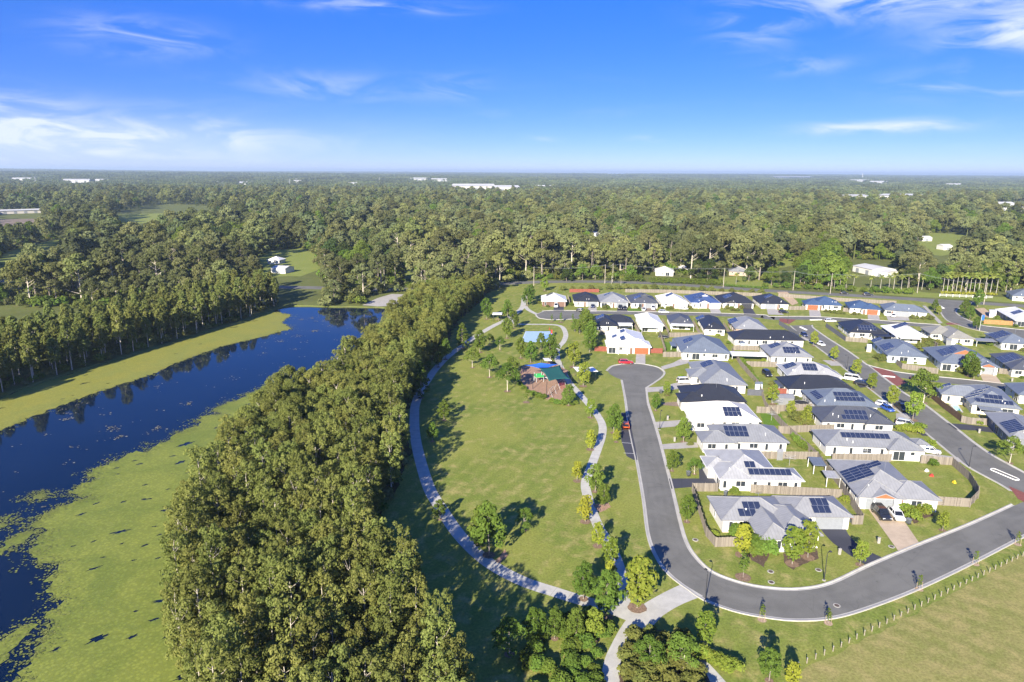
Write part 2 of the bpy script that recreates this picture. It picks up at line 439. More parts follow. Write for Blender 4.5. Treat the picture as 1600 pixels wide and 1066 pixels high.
    'CLEARINGS': [([(-148.6, 398.1),(-178.0, 468.4),(-189.2, 531.1),(-170.3, 550.8),(-140.9, 500.1),(-120.3, 432.4),(-124.5, 399.1)], 'p', 'green clearing around the small white house beyond the lake'),([(-70.0, 423.1),(-67.6, 447.2),(-60.5, 441.2),(-57.1, 407.2),(-63.9, 401.7)], 'p', 'small green gap among the gums beyond the lake'),([(-487.8, 834.5),(-573.7, 1016.7),(-648.1, 1254.0),(-572.1, 1239.4),(-489.0, 1137.7),(-403.2, 915.6),(-432.1, 862.6),(-432.9, 796.8)], 'p', 'sunlit yellow-green paddock in the far woods'),([(-690.5, 887.3),(-717.3, 969.0),(-662.2, 974.9),(-596.4, 896.6),(-554.5, 796.4),(-556.0, 748.0),(-557.7, 697.0)], 'd', 'bare building ground with dark soil at the left'),([(-353.5, 452.9),(-387.8, 538.0),(-417.3, 648.8),(-387.0, 600.7),(-361.5, 521.4),(-323.3, 429.0)], 'p', 'narrow grass strip left of the woods'),([(-205.1, 260.0),(-200.9, 271.9),(-199.0, 282.2),(-194.9, 274.6),(-195.2, 260.3),(-194.0, 245.2)], 'p', 'pale grass strip behind the paperbark bank'),([(179.4, 479.1),(214.9, 510.9),(207.0, 480.5),(173.7, 445.9)], 'p', 'small grass gap right of the gum wood'),([(380.9, 650.7),(449.6, 740.7),(471.5, 726.5),(444.2, 654.8),(378.3, 563.3),(328.7, 525.1),(321.2, 541.8)], 'p', 'grass paddock behind the palm avenue'),([(1100.4, 1558.4),(1266.1, 1727.5),(1158.7, 1503.5),(1007.7, 1371.8)], 'f', 'far straw paddock at the right'),([(116.5, 399.2),(135.1, 410.2),(147.4, 390.7),(153.1, 377.1),(137.5, 363.6),(113.5, 375.5)], 'p', 'lawn behind the hedge beside the tan brick house'),([(180.1, 359.0),(189.8, 371.9),(216.2, 368.6),(216.0, 356.3),(248.1, 344.1),(273.0, 334.2),(262.2, 320.4),(223.3, 336.0),(196.8, 346.0)], 'p', 'grass verge along the far side of the main road'),([(1342.0, 12443.2),(3366.6, 20726.4),(2581.7, 14286.6),(1223.6, 8474.2)], 's', 'pale bare hilltop on the horizon'),([(-72.3, 315.7),(-72.0, 336.3),(-59.0, 344.3),(-46.6, 337.2),(-48.8, 319.7),(-59.2, 309.7)], 'w', 'grassy bank by the rock apron at the lake end')],
    'ROCKS': [(-69.47, 310.96),(-65.9, 329.37),(-61.07, 341.35),(-46.83, 339.07),(-50.39, 318.03),(-55.51, 309.08),(-61.8, 308.1)],
    'HOUSES': [('r1a',(13.45, 310.04),-2.0, [(0, 0, 11.66, 14)], 'white', 'brick', [('W', 3.87, 8.79, 3.87, 4, 2)], [],(6.2, 10.8, 'brown'),'white-roofed brown brick house at the park end of the far row'),('r1b',(28.51, 310.56),-2.0, [(0, 0, 11.76, 17)], 'black', 'white', [], [],(6.2, 10.8, 'grey'),'black-roofed white house second in the far row from the park'),('r1c',(40.28, 308.51),-2.0, [(0, 0, 13.25, 18)], 'grey', 'white', [('W', 4.22, 10.45, 4.22, 3, 2)], [],(7.4, 12.2, 'grey'),'grey-roofed house third in the far row from the park'),('r1d',(54.22, 307.48),-2.0, [(0, 0, 12.7, 18)], 'dark', 'white', [('W', 3.65, 5.86, 3.65, 5, 2)], [(5.2, 9.6, 5.2, 1.2, 'dark')],(6.8, 11.6, 'grey'),'dark grey roof with small gablet, fourth in the far row from the park'),('r1e',(68.09, 307.86),-3.0, [(0, 0, 12.5, 18)], 'white', 'white', [('W', 5.1, 8.98, 5.1, 4, 2)], [],(7, 12, 'white'),'white-roofed white house left of the royal blue roof'),('r1f',(81.95, 308.28),-3.0, [(0, 0, 13.76, 18)], 'royal', 'white', [('W', 4.12, 6.06, 4.12, 6, 2)], [(3.0, 9.0, -0.6, 2.5, 'white'),(5.0, 9.5, 5.0, 1.2, 'white')],(9, 13.4, 'white'),'royal blue roof with white gables in the far row'),('r1g',(96.67, 309.04),-4.0, [(0, 0, 14.53, 18)], 'black', 'white', [('W', 3.74, 7.87, 3.74, 6, 2)], [(1.0, 6.2, -0.4, 3.0, 'black')],(8.6, 13.4, 'black'),'charcoal roof with black front gable right of the royal blue roof'),('r1h',(113.89, 307.98),-6.0, [(0, 0, 12.82, 18)], 'black', 'white', [('W', 4.88, 7.04, 4.88, 4, 2)], [],(2.0, 6.8, 'grey'),'charcoal-roofed house beside the sandy yard'),('r1i',(133.52, 306.62),-13.0, [(3.4, 0.8, 16.02, 14),(0, 0, 8, 9)], 'blue', 'white', [], [],(1.2, 5.8, 'orange'),'blue roof house with orange garage door on its left'),('r1j',(149.9, 298.36),-17.0, [(0, 0.8, 10.34, 14),(5, 0, 12.84, 9)], 'blue', 'white', [], [],(7.2, 11.6, 'orange'),'blue roof house with orange garage door on its right'),('r1k',(163.24, 294.41),-20.0, [(0, 0, 17.0, 10),(0, 0, 9, 14)], 'bluegrey', 'white', [], [],(4.5, 10, 'grey'),'long blue-grey roof at the corner of the connecting road'),('r1l',(205.88, 273.77),-19.0, [(0, 0, 11.01, 24.98)], 'white', 'dark', [('W', 3.55, 10.69, 3.55, 5, 2)], [], None, 'white roof with blue panels behind the orange timber fence'),('r2a',(32.1, 258.8),-2.0, [(0, 0, 9.2, 17),(4, 7, 16, 16.5)], 'black', 'white', [('W', 2.92, 10.85, 2.92, 5, 2)], [], None, 'black-roofed house next to the tall park hedge'),('r2b',(49.76, 259.86),-4.0, [(0, 0, 9.4, 20)], 'white', 'white', [], [], None, 'plain white roof in the second row'),('r2c',(62.5, 264.47),-7.1, [(0, 0, 9.07, 15)], 'dark', 'white', [], [], None, 'dark grey roof with a white awning along its back'),('r2d',(73.33, 254.81),-8.0, [(0, 0, 8.28, 22)], 'black', 'white', [('W', 0.84, 19.08, 0.84, 5, 2)], [], None, 'narrow charcoal roof with two panel blocks in the second row'),('r2e',(85.36, 255.12),-8.0, [(0, 0, 12.06, 18)], 'grey', 'brickpale', [('W', 1.15, 12.23, 1.15, 7, 2)], [], None, 'pale grey roof with long panel strip at the end of the second row'),('r2f',(79.71, 237.85),-3.0, [(0, 0, 24.9, 11)], 'black', 'white', [], [], None, 'long black roof above the trampoline-yard fence near the street bend'),('r3a',(32.28, 226.19),-4.0, [(0.8, 1.0, 14.04, 22),(0, 0, 15.24, 8.5)], 'white', 'white', [('W', 3.41, 10.26, 2.61, 3, 1),('W', 5.65, 3.94, 4.85, 4, 1),('W', 6.41, 13.06, 5.61, 4, 1)], [(3.6, 7.6, -0.7, 2.5, 'white')],(9.6, 14.4, 'orange'),'white house with orange garage door facing the turning circle'),('r3b',(56.18, 219.11),-6.0, [(0, 0, 16.05, 20)], 'bluegrey', 'white', [('W', 3.54, 10.51, 3.54, 5, 2)], [], None, 'wide blue-grey hip roof right of the white turning-circle house'),('r3c',(53.7, 183.66),-4.0, [(0, 0, 12.44, 23),(-2.2, 7, 6, 15)], 'steel', 'white', [('W', 4.05, 15.02, 4.05, 5, 2)], [], None, 'grey ribbed roof with panels beside the white car drive'),('r3d',(43.81, 168.41),-3.0, [(1.6, 1.0, 17.26, 13.5),(0, 0, 7.5, 7)], 'black', 'white', [], [], None, 'long black hip roof in the row beside the street'),('r3e',(42.9, 153.77),-2.0, [(1.0, 0.9, 16.82, 13.5),(0, 0, 7.5, 8)], 'cream', 'white', [('S', 10.58, 3.76, 2.86, 4, 2)], [], None, 'cream-white roof with eight panels in the row beside the street'),('r3f',(42.0, 140.8),-2.0, [(3.6, 0.7, 19.3, 11.0),(0, 0, 7.8, 6.8)], 'grey2', 'white', [('S', 8.31, 3.6, 2.9, 5, 2)], [], None, 'grey roof with ten panels in two rows'),('r3g',(40.4, 122.1),-2.0, [(0.2, 0.2, 12.2, 14.8),(0, 0, 6.8, 8.5),(5.5, -0.1, 16.2, 5.8),(-1.2, 5.4, 4, 11)], 'pale', 'white', [('S', 6.69, 3.68, 3.48, 2, 1),('S', 10.06, 1.81, 1.91, 8, 1)], [], None, 'pale grey roof with one long panel row above the timber fence'),('h1',(36.0, 106.0),0.0, [(0, 0, 12.5, 8.9),(4.5, -6.2, 10.5, 6.5),(8.0, -4.9, 15.2, 6.0),(12.0, 1.3, 23.2, 9.2)], 'grey3', 'white', [('S', 5.9, 2.85, 2.85, 3, 1),('S', 4.78, 1.42, 1.42, 3, 1),('S', 18.3, 4.25, 2.95, 3, 1),('S', 18.14, 2.74, 1.44, 3, 1)], [],(16.8, 21.8, 'grey'),'large grey-roofed house inside the street bend, nearest of all'),('e1',(84.13, 214.6),-5.0, [(0, 0, 13.59, 15)], 'grey', 'white', [('W', 3.41, 8.54, 3.41, 4, 2),('S', 7.29, 3.09, 3.09, 5, 2)], [], None, 'grey roof nearest the street bend with panels on two faces'),('e2',(81.01, 192.23),-6.0, [(0, 0.4, 15.26, 13),(7.5, 0, 15.76, 7.5)], 'pale', 'white', [('W', 2.5, 7.65, 2.5, 4, 2),('S', 7.25, 4.24, 3.84, 4, 2)], [], None, 'light grey roof with two square panel blocks'),('e3',(76.47, 180.21),-3.0, [(0, 0, 18.04, 11)], 'black', 'white', [], [], None, 'plain charcoal roof without panels beside the diagonal street'),('e4',(78.29, 166.31),-5.0, [(0, 0, 15.61, 12.5)], 'bluegrey', 'white', [('S', 8.44, 4.09, 4.09, 6, 1),('S', 9.01, 2.42, 2.42, 7, 1),('W', 1.86, 5.82, 1.86, 6, 1)], [], None, 'blue-grey roof with six panels over seven'),('e5',(74.33, 153.96),-5.0, [(0, 0.5, 16.81, 11),(10, 0, 16.81, 7)], 'dark', 'white', [('S', 8.75, 3.63, 3.13, 5, 1),('S', 8.15, 2.07, 1.57, 6, 1)], [], None, 'dark grey roof with eleven panels beside the silver van'),('e6',(68.6, 139.2),-5.0, [(0, 0.3, 20.5, 9.8),(12.8, -0.9, 20.2, 6),(20, 3, 23, 6.4)], 'grey2', 'white', [('S', 9.34, 3.36, 3.06, 10, 1)], [], None, 'long grey roof with a single row of ten panels'),('e7',(63.8, 115.0),-6.0, [(0, 0.6, 12.2, 17),(0, 0, 8.3, 8),(6, 0.2, 14.6, 8.2)], 'grey3', 'white', [('W', 2.5, 7.94, 2.5, 5, 3),('W', 5.47, 9.13, 5.47, 2, 2)], [(2.3, 6.9, -0.25, 2.6, 'orange')],(1.6, 6.6, 'grey'),'grey roof with orange gable above the drive with two cars'),('i1',(127.11, 250.62),-11.0, [(0, 0, 12.77, 18)], 'black', 'white', [('S', 6.61, 2.81, 2.81, 6, 2)], [], None, 'charcoal roof behind the dark metal fence on the bend'),('i2',(141.11, 244.75),-11.0, [(0, 0, 10.93, 17)], 'white', 'white', [('W', 4.44, 9.73, 4.44, 4, 3)], [], None, 'white roof with one blue panel block on the island'),('i3',(158.96, 242.1),-12.0, [(0, 0, 8.93, 17),(-4, 6, 6, 16.5)], 'beige', 'white', [], [], None, 'beige roof in the middle of the island block'),('i4',(123.36, 217.12),-14.0, [(0, 0, 12.24, 20)], 'bluegrey', 'paleblue', [('W', 1.4, 19.23, 1.4, 4, 2),('W', 1.98, 8.24, 1.98, 7, 2)], [], None, 'blue-grey roof with two long panel blocks on the street side of the island'),('i5',(134.99, 207.0),-16.0, [(0, 0.8, 15.98, 21),(8.6, 0, 16.18, 9)], 'bluegrey', 'white', [('W', 4.36, 9.69, 4.36, 7, 3)], [(4.2, 11.5, 5.5, 3.0, 'orange'),(10.6, 15.2, -0.3, 2.4, 'orange')],(10.6, 15.3, 'grey'),'blue-grey roof with two orange gables and many panels'),('i6',(173.43, 235.2),-14.0, [(0, 0, 10.6, 15)], 'bluegrey', 'white', [('W', 2.42, 8.5, 2.42, 7, 3)], [], None, 'panel-covered blue-grey roof with plain white end wall'),('i7',(152.94, 201.21),-17.0, [(0, 0, 9.62, 19)], 'dark', 'white', [('W', 2.23, 9.93, 2.23, 7, 3)], [], None, 'dark roof full of panels right of the orange gables'),('s1',(118.8, 167.8),-20.5, [(0, 0, 11.2, 17.5),(-5.4, 7, 6, 14.8)], 'bluegrey2', 'cream', [('W', -3.67, 12.68, 1.73, 2, 2),('W', 4.51, 8.75, 4.51, 1, 2),('W', 3.01, 7.0, 3.01, 1, 2),('W', 1.46, 5.35, 1.46, 1, 2),('S', 5.54, 3.45, 3.45, 4, 1),('S', 5.49, 1.71, 1.71, 8, 1)], [], None, 'blue-grey roof of the house with the swimming pool'),('s2',(112.63, 144.66),-18.0, [(0, 0, 8.21, 18)], 'grey', 'dark', [('W', 2.13, 5.67, 2.13, 7, 2)], [], None, 'grey roof with a long panel strip cut by the picture edge'),('x1',(137.03, 176.0),-18.0, [(0, 0, 9.09, 11)], 'bluegrey', 'white', [], [], None, 'blue-grey roof corner at the picture edge behind the pool house')],
    'BANK': [(-141.5, 140.9),(-142.2, 159.1),(-140.3, 178.1),(-138.9, 189.3),(-131.9, 214.7),(-125.6, 231.7),(-119.2, 255.7),(-111.5, 279.7),(-110.3, 297.5),(-106.9, 311.3),(-114.3, 324.2),(-127.2, 334.3),(-140.4, 313.4),(-150.2, 279.8),(-160.0, 255.7),(-165.3, 230.7),(-167.5, 215.4),(-169.2, 187.5),(-168.6, 170.6)],
    'NOTREE': [[(-132.8, 123.0),(-134.5, 145.9),(-139.5, 176.9),(-138.3, 188.5),(-131.2, 213.4),(-124.8, 230.1),(-118.3, 253.6),(-110.5, 276.9),(-108.8, 292.9),(-102.5, 308.6),(-82.5, 308.4),(-62.0, 307.6),(-56.4, 305.5),(-51.6, 199.9),(-59.6, 167.7),(-61.0, 145.7),(-59.9, 127.2),(-59.0, 111.5),(-60.8, 115.0),(-54.1, 101.7),(-49.6, 91.6),(-47.5, 86.1),(-41.7, 77.5),(-37.1, 71.9),(-32.3, 64.8),(-25.8, 54.3),(-45, 20),(-130, 15)], [(-141.5, 140.9),(-142.2, 159.1),(-140.3, 178.1),(-138.9, 189.3),(-131.9, 214.7),(-125.6, 231.7),(-119.2, 255.7),(-111.5, 279.7),(-110.3, 297.5),(-106.9, 311.3),(-114.3, 324.2),(-127.2, 334.3),(-140.4, 313.4),(-150.2, 279.8),(-160.0, 255.7),(-165.3, 230.7),(-167.5, 215.4),(-169.2, 187.5),(-168.6, 170.6)], [(-44.4, 238.1),(-48.1, 186.2),(-55.5, 156.2),(-56.8, 135.7),(-55.8, 118.5),(-55.0, 103.8),(-55.0, 103.0),(-46.9, 86.4),(-42.5, 75.9),(-38.2, 69.1),(-33.6, 63.3),(-29.5, 57.0),(-24.7, 50.3),(-4.4, 50.4),(-5.2, 61.1),(-6.9, 69.4),(-12.8, 76.2),(-13.0, 82.7),(-19.9, 92.0),(-23.9, 104.6),(-22.2, 117.6),(-22.9, 133.9),(-27.4, 154.8),(-28.5, 189.4),(-25.2, 221.9),(-23.7, 266.7),(-18.1, 304.6),(-14.3, 332.8),(-25.3, 332.4),(-36.7, 322.1),(-44.5, 292.1)], [(-6.8, 62.3),(-21.2, 83.4),(-20.7, 100.1),(-27.0, 118.0),(-29.2, 146.4),(-30.7, 173.3),(-31.7, 203.6),(-30.2, 231.4),(-26.9, 279.7),(-18.6, 324.1),(-11.8, 351.9),(-3.6, 358.2),(0, 380),(60, 385),(140, 358),(260, 312),(300, 300),(300, 150),(200, 60),(60, 40)], [(-321.5, 387.5),(-101.4, 367.5),(-56.0, 365.1),(12.4, 391.7),(74.0, 391.8),(138.8, 366.8),(168.2, 357.1),(195.8, 346.9),(222.1, 337.3),(246.3, 327.3),(269.0, 317.9),(262.1, 301.3),(239.4, 310.6),(215.5, 320.5),(189.6, 330.0),(162.2, 340.1),(132.5, 349.9),(70.4, 374.1),(16.1, 374.1),(-52.4, 347.5),(-102.8, 349.6),(-323.1, 369.6)], [(132.6, 359.3),(137.2, 374.2),(185.2, 369.6),(222.0, 366.8),(268.6, 354.3),(295.1, 345.8),(272.1, 317.5),(218.8, 328.9)], [(172.6, 364.9),(184.3, 382.8),(229.8, 380.1),(223.1, 362.7)], [(74.9, 387.7),(84.2, 427.1),(104.5, 428.0),(98.3, 398.4),(143.6, 390.5),(134.1, 363.4),(71.3, 378.3)], [(127.3, 409.8),(141.6, 450.7),(160.9, 451.6),(148.8, 410.8)], [(183.3, 376.0),(243.6, 500.7),(274.0, 491.0),(214.3, 372.9)], [(-182.3, 478.9),(-171.2, 506.5),(-137.8, 417.2),(-150.5, 398.0)], [(-70.5, 307.8),(-72.0, 336.3),(-59.0, 344.3),(-45.0, 337.3),(-47.9, 313.3)], [(-552.8, 743.5),(-524.2, 773.1),(-691.3, 1021.7),(-730.8, 980.9)], [(298.7, 502.8),(307.3, 503.4),(406.0, 664.7),(394.2, 663.9)], [(277.5, 442.1),(284.1, 442.5),(375.4, 584.3),(366.3, 583.8)], [(262.2, 388.3),(266.8, 388.6),(352.4, 513.1),(346.1, 512.8)], [(226.6, 401.6),(230.4, 401.8),(304.4, 530.6),(299.1, 530.3)], [(60.4, 522.3),(67.9, 522.9),(89.9, 690.5),(79.5, 689.7)], [(115.8, 500.6),(122.0, 501.0),(161.3, 661.6),(152.7, 661.0)], [(542.0, 744.7),(559.9, 746.3),(739.9, 985.6),(715.2, 983.3)], [(-147.5, 1720.4),(-40.6, 1745.0),(-50.4, 2305.1),(-198.0, 2271.1)], [(-43.8, 1687.7),(19.3, 1701.7),(27.4, 2247.6),(-59.7, 2228.1)], [(-1479.8, 2300.0),(-1404.2, 2328.2),(-1852.0, 3075.2),(-1956.4, 3036.3)], [(-1392.2, 2332.7),(-1349.6, 2348.6),(-1780.9, 3101.8),(-1839.7, 3079.9)], [(-945.7, 2148.9),(-888.3, 2167.4),(-1171.3, 2862.6),(-1250.5, 2837.1)], [(-880.0, 2170.0),(-811.6, 2192.0),(-1069.7, 2895.2),(-1164.1, 2864.9)], [(-491.0, 3294.8),(-390.4, 3341.1),(-512.6, 4413.4),(-651.3, 4349.5)], [(-364.6, 3142.7),(-276.3, 3180.8),(-362.2, 4201.4),(-484.1, 4148.8)], [(-526.3, 2231.5),(-469.4, 2249.3),(-618.2, 2970.8),(-696.7, 2946.1)], [(-791.3, 2489.4),(-739.2, 2508.3),(-974.6, 3312.8),(-1046.4, 3286.7)], [(2273.0, 6233.5),(2829.3, 6582.8),(3752.8, 8703.2),(2984.9, 8221.0)], [(1856.4, 3859.5),(1993.1, 3915.0),(2636.0, 5171.4),(2447.3, 5094.8)], [(1740.8, 3409.8),(1851.3, 3450.0),(2448.0, 4557.0),(2295.4, 4501.5)], [(623.1, 1352.2),(697.5, 1364.5),(923.3, 1802.1),(820.5, 1785.3)], [(732.8, 1404.0),(846.1, 1423.0),(1120.7, 1879.7),(964.3, 1853.4)], [(1742.3, 2815.1),(1819.3, 2838.3),(2404.8, 3748.7),(2298.5, 3716.7)], [(632.4, 913.3),(677.8, 918.4),(896.3, 1212.8),(833.7, 1205.9)], [(722.3, 1042.3),(757.0, 1046.7),(1000.7, 1382.3),(952.7, 1376.2)], [(270.3, 2875.3),(303.4, 2887.3),(401.6, 3813.1),(356.0, 3796.5)], [(66.0, 2043.7),(116.1, 2057.0),(154.9, 2716.6),(85.7, 2698.3)], [(-5361.5, 10657.6),(-5322.3, 10838.9),(-7027.0, 14318.3),(-7081.1, 14068.1)], [(-1722.2, 2405.5),(-1665.4, 2428.6),(-2197.5, 3207.6),(-2275.9, 3175.8)]],
    'FENCES': [('paling', [(35.19, 122.0),(33.27, 105.2),(33.85, 101.71),(41.64, 102.11)], 'timber fence curving round the back lawn of the nearest house'),('paling', [(35.19, 122.0),(40.23, 122.07)], 'short timber fence between dark drive and nearest house yard'),('paling', [(46.47, 121.6),(54.81, 120.7),(63.13, 119.68)], 'long timber fence behind the nearest house'),('paling', [(66.29, 137.77),(64.92, 124.65),(62.41, 110.24)], 'timber fence stepping down beside the two-car drive'),('paling', [(60.3, 109.48),(62.16, 109.5)], 'short timber return fence beside the nearest garage'),('paling', [(53.89, 137.92),(61.35, 137.86),(66.29, 137.77)], 'timber fence at the back of the pale-roofed house lawn'),('paling', [(69.23, 136.96),(81.88, 136.82)], 'timber fence between the ten-panel roof and orange gable house'),('paling', [(87.81, 136.07),(93.92, 135.17),(92.8, 127.96),(90.38, 121.53),(89.22, 119.77),(85.36, 116.24),(78.65, 117.16)], 'timber fence round the corner lawn with the toys'),('paling', [(76.31, 229.63),(73.65, 211.76),(71.59, 188.79),(67.06, 171.0),(66.09, 156.98),(66.38, 142.74),(66.26, 137.81)], 'timber fence with hedge between the two house columns'),('paling', [(66.65, 168.02),(78.69, 169.72)], 'timber fence crossing behind the eleven-panel roof'),('paling', [(63.71, 153.14),(86.98, 155.63)], 'timber fence above the long ten-panel roof'),('red', [(72.06, 182.92),(77.45, 182.46)], 'red metal fence left of the six-over-seven panel roof'),('red', [(81.07, 182.53),(81.81, 180.85)], 'short red metal fence against the blue-grey roof'),('paling', [(75.27, 211.05),(84.93, 210.53)], 'timber fence behind the white patio roof'),('dark', [(65.88, 181.66),(70.0, 181.18)], 'dark metal fence beside the long black hip roof'),('paling', [(63.39, 167.23),(69.11, 166.61)], 'timber fence above the bright green yard'),('paling', [(63.86, 153.15),(67.07, 152.38)], 'timber fence right of the grey ten-panel house'),('red', [(28.68, 229.32),(32.85, 228.99)], 'red-brown metal fence left of the turning-circle house'),('red', [(47.7, 227.19),(51.7, 226.86)], 'red-brown metal fence right of the turning-circle house'),('paling', [(50.93, 222.23),(57.01, 222.37)], 'timber fence beside the green yard with trampoline'),('paling', [(56.93, 257.33),(53.05, 229.05)], 'timber side fence running up to the trampoline'),('paling', [(32.33, 254.51),(39.56, 253.65)], 'timber fence behind the white turning-circle house'),('paling', [(59.01, 251.04),(72.17, 251.39)], 'timber fence between second row and wide blue-grey roof'),('paling', [(77.82, 232.31),(86.58, 231.64)], 'timber fence below the long black roof'),('red', [(29.67, 349.46),(44.99, 350.03)], 'red-brown timber fence behind the black roof of the far row'),('paling', [(58.68, 350.53),(79.37, 349.35),(104.48, 344.54),(126.0, 340.66)], 'timber back fence of the far row beside the main road'),('paling', [(134.18, 340.04),(159.21, 328.54),(183.23, 321.01)], 'timber fence along the main road behind the blue roofs'),('paling', [(126.25, 305.87),(133.94, 306.12)], 'timber fence between sandy yard and blue roof'),('paling', [(149.38, 302.91),(151.9, 301.54)], 'timber fence between the two blue roofs'),('dark', [(126.96, 270.04),(123.72, 246.17)], 'dark metal fence on the street bend of the island'),('paling', [(123.72, 246.17),(130.65, 243.9)], 'timber fence joining the dark metal fence on the island'),('dark', [(109.53, 274.33),(108.9, 252.38)], 'dark metal fence from the red paving to the long black roof'),('paling', [(125.63, 215.23),(124.39, 209.58),(132.49, 204.05)], 'timber fence in front of the pale blue wall'),('brown', [(117.18, 184.39),(114.58, 172.41),(112.76, 161.79)], 'dark brown fence along the pool'),('brown', [(117.71, 184.98),(120.28, 185.04)], 'short brown fence behind the street gum'),('paling', [(112.47, 161.33),(113.53, 160.0),(119.21, 159.0)], 'timber fence right of the brown pool fence'),('orange', [(196.79, 278.72),(206.83, 275.94)], 'orange timber fence in front of the white roof at the right'),('dark', [(212.11, 310.91),(202.64, 287.87)], 'dark fence beside the corner shrubs'),('paling', [(151.94, 204.82),(155.0, 203.5)], 'short timber fence right of the orange-gable garage'),('paling', [(26.98, 315.09),(27.31, 324.59),(27.64, 334.08)], 'timber side fence between the brown brick and black roofs'),('paling', [(40.45, 314.33),(40.78, 323.82),(41.11, 333.32)], 'timber side fence between the black and grey roofs'),('paling', [(54.05, 312.76),(54.38, 322.25),(54.71, 331.75)], 'timber side fence between the grey and gabletted roofs'),('paling', [(67.72, 312.44),(68.13, 321.93),(68.55, 331.42)], 'timber side fence between the gabletted and white roofs'),('paling', [(81.52, 312.74),(82.02, 322.22),(82.52, 331.71)], 'timber side fence between the white and royal blue roofs'),('paling', [(96.49, 313.29),(97.07, 322.77),(97.65, 332.25)], 'timber side fence between the royal blue and charcoal roofs'),('paling', [(112.96, 312.98),(113.79, 322.45),(114.62, 331.91)], 'timber side fence between the black-gabled and panel-fronted charcoal roofs'),('paling', [(48.61, 253.06),(49.19, 264.04),(49.76, 275.03)], 'timber side fence between the hedge-side black and plain white roofs'),('paling', [(60.24, 255.87),(61.3, 266.81),(62.37, 277.76)], 'timber side fence between the plain white and awning-backed roofs'),('paling', [(71.63, 253.13),(73.07, 264.04),(74.52, 274.94)], 'timber side fence between the awning-backed and narrow charcoal roofs'),('paling', [(82.61, 248.45),(84.14, 259.34),(85.67, 270.23)], 'timber side fence between the narrow charcoal and pale grey roofs'),('paling', [(139.23, 240.58),(141.33, 251.37),(143.43, 262.17)], 'timber side fence between the bend charcoal and island white roofs'),('paling', [(152.25, 236.92),(154.44, 247.7),(156.63, 258.48)], 'timber side fence between the island white and beige roofs')],
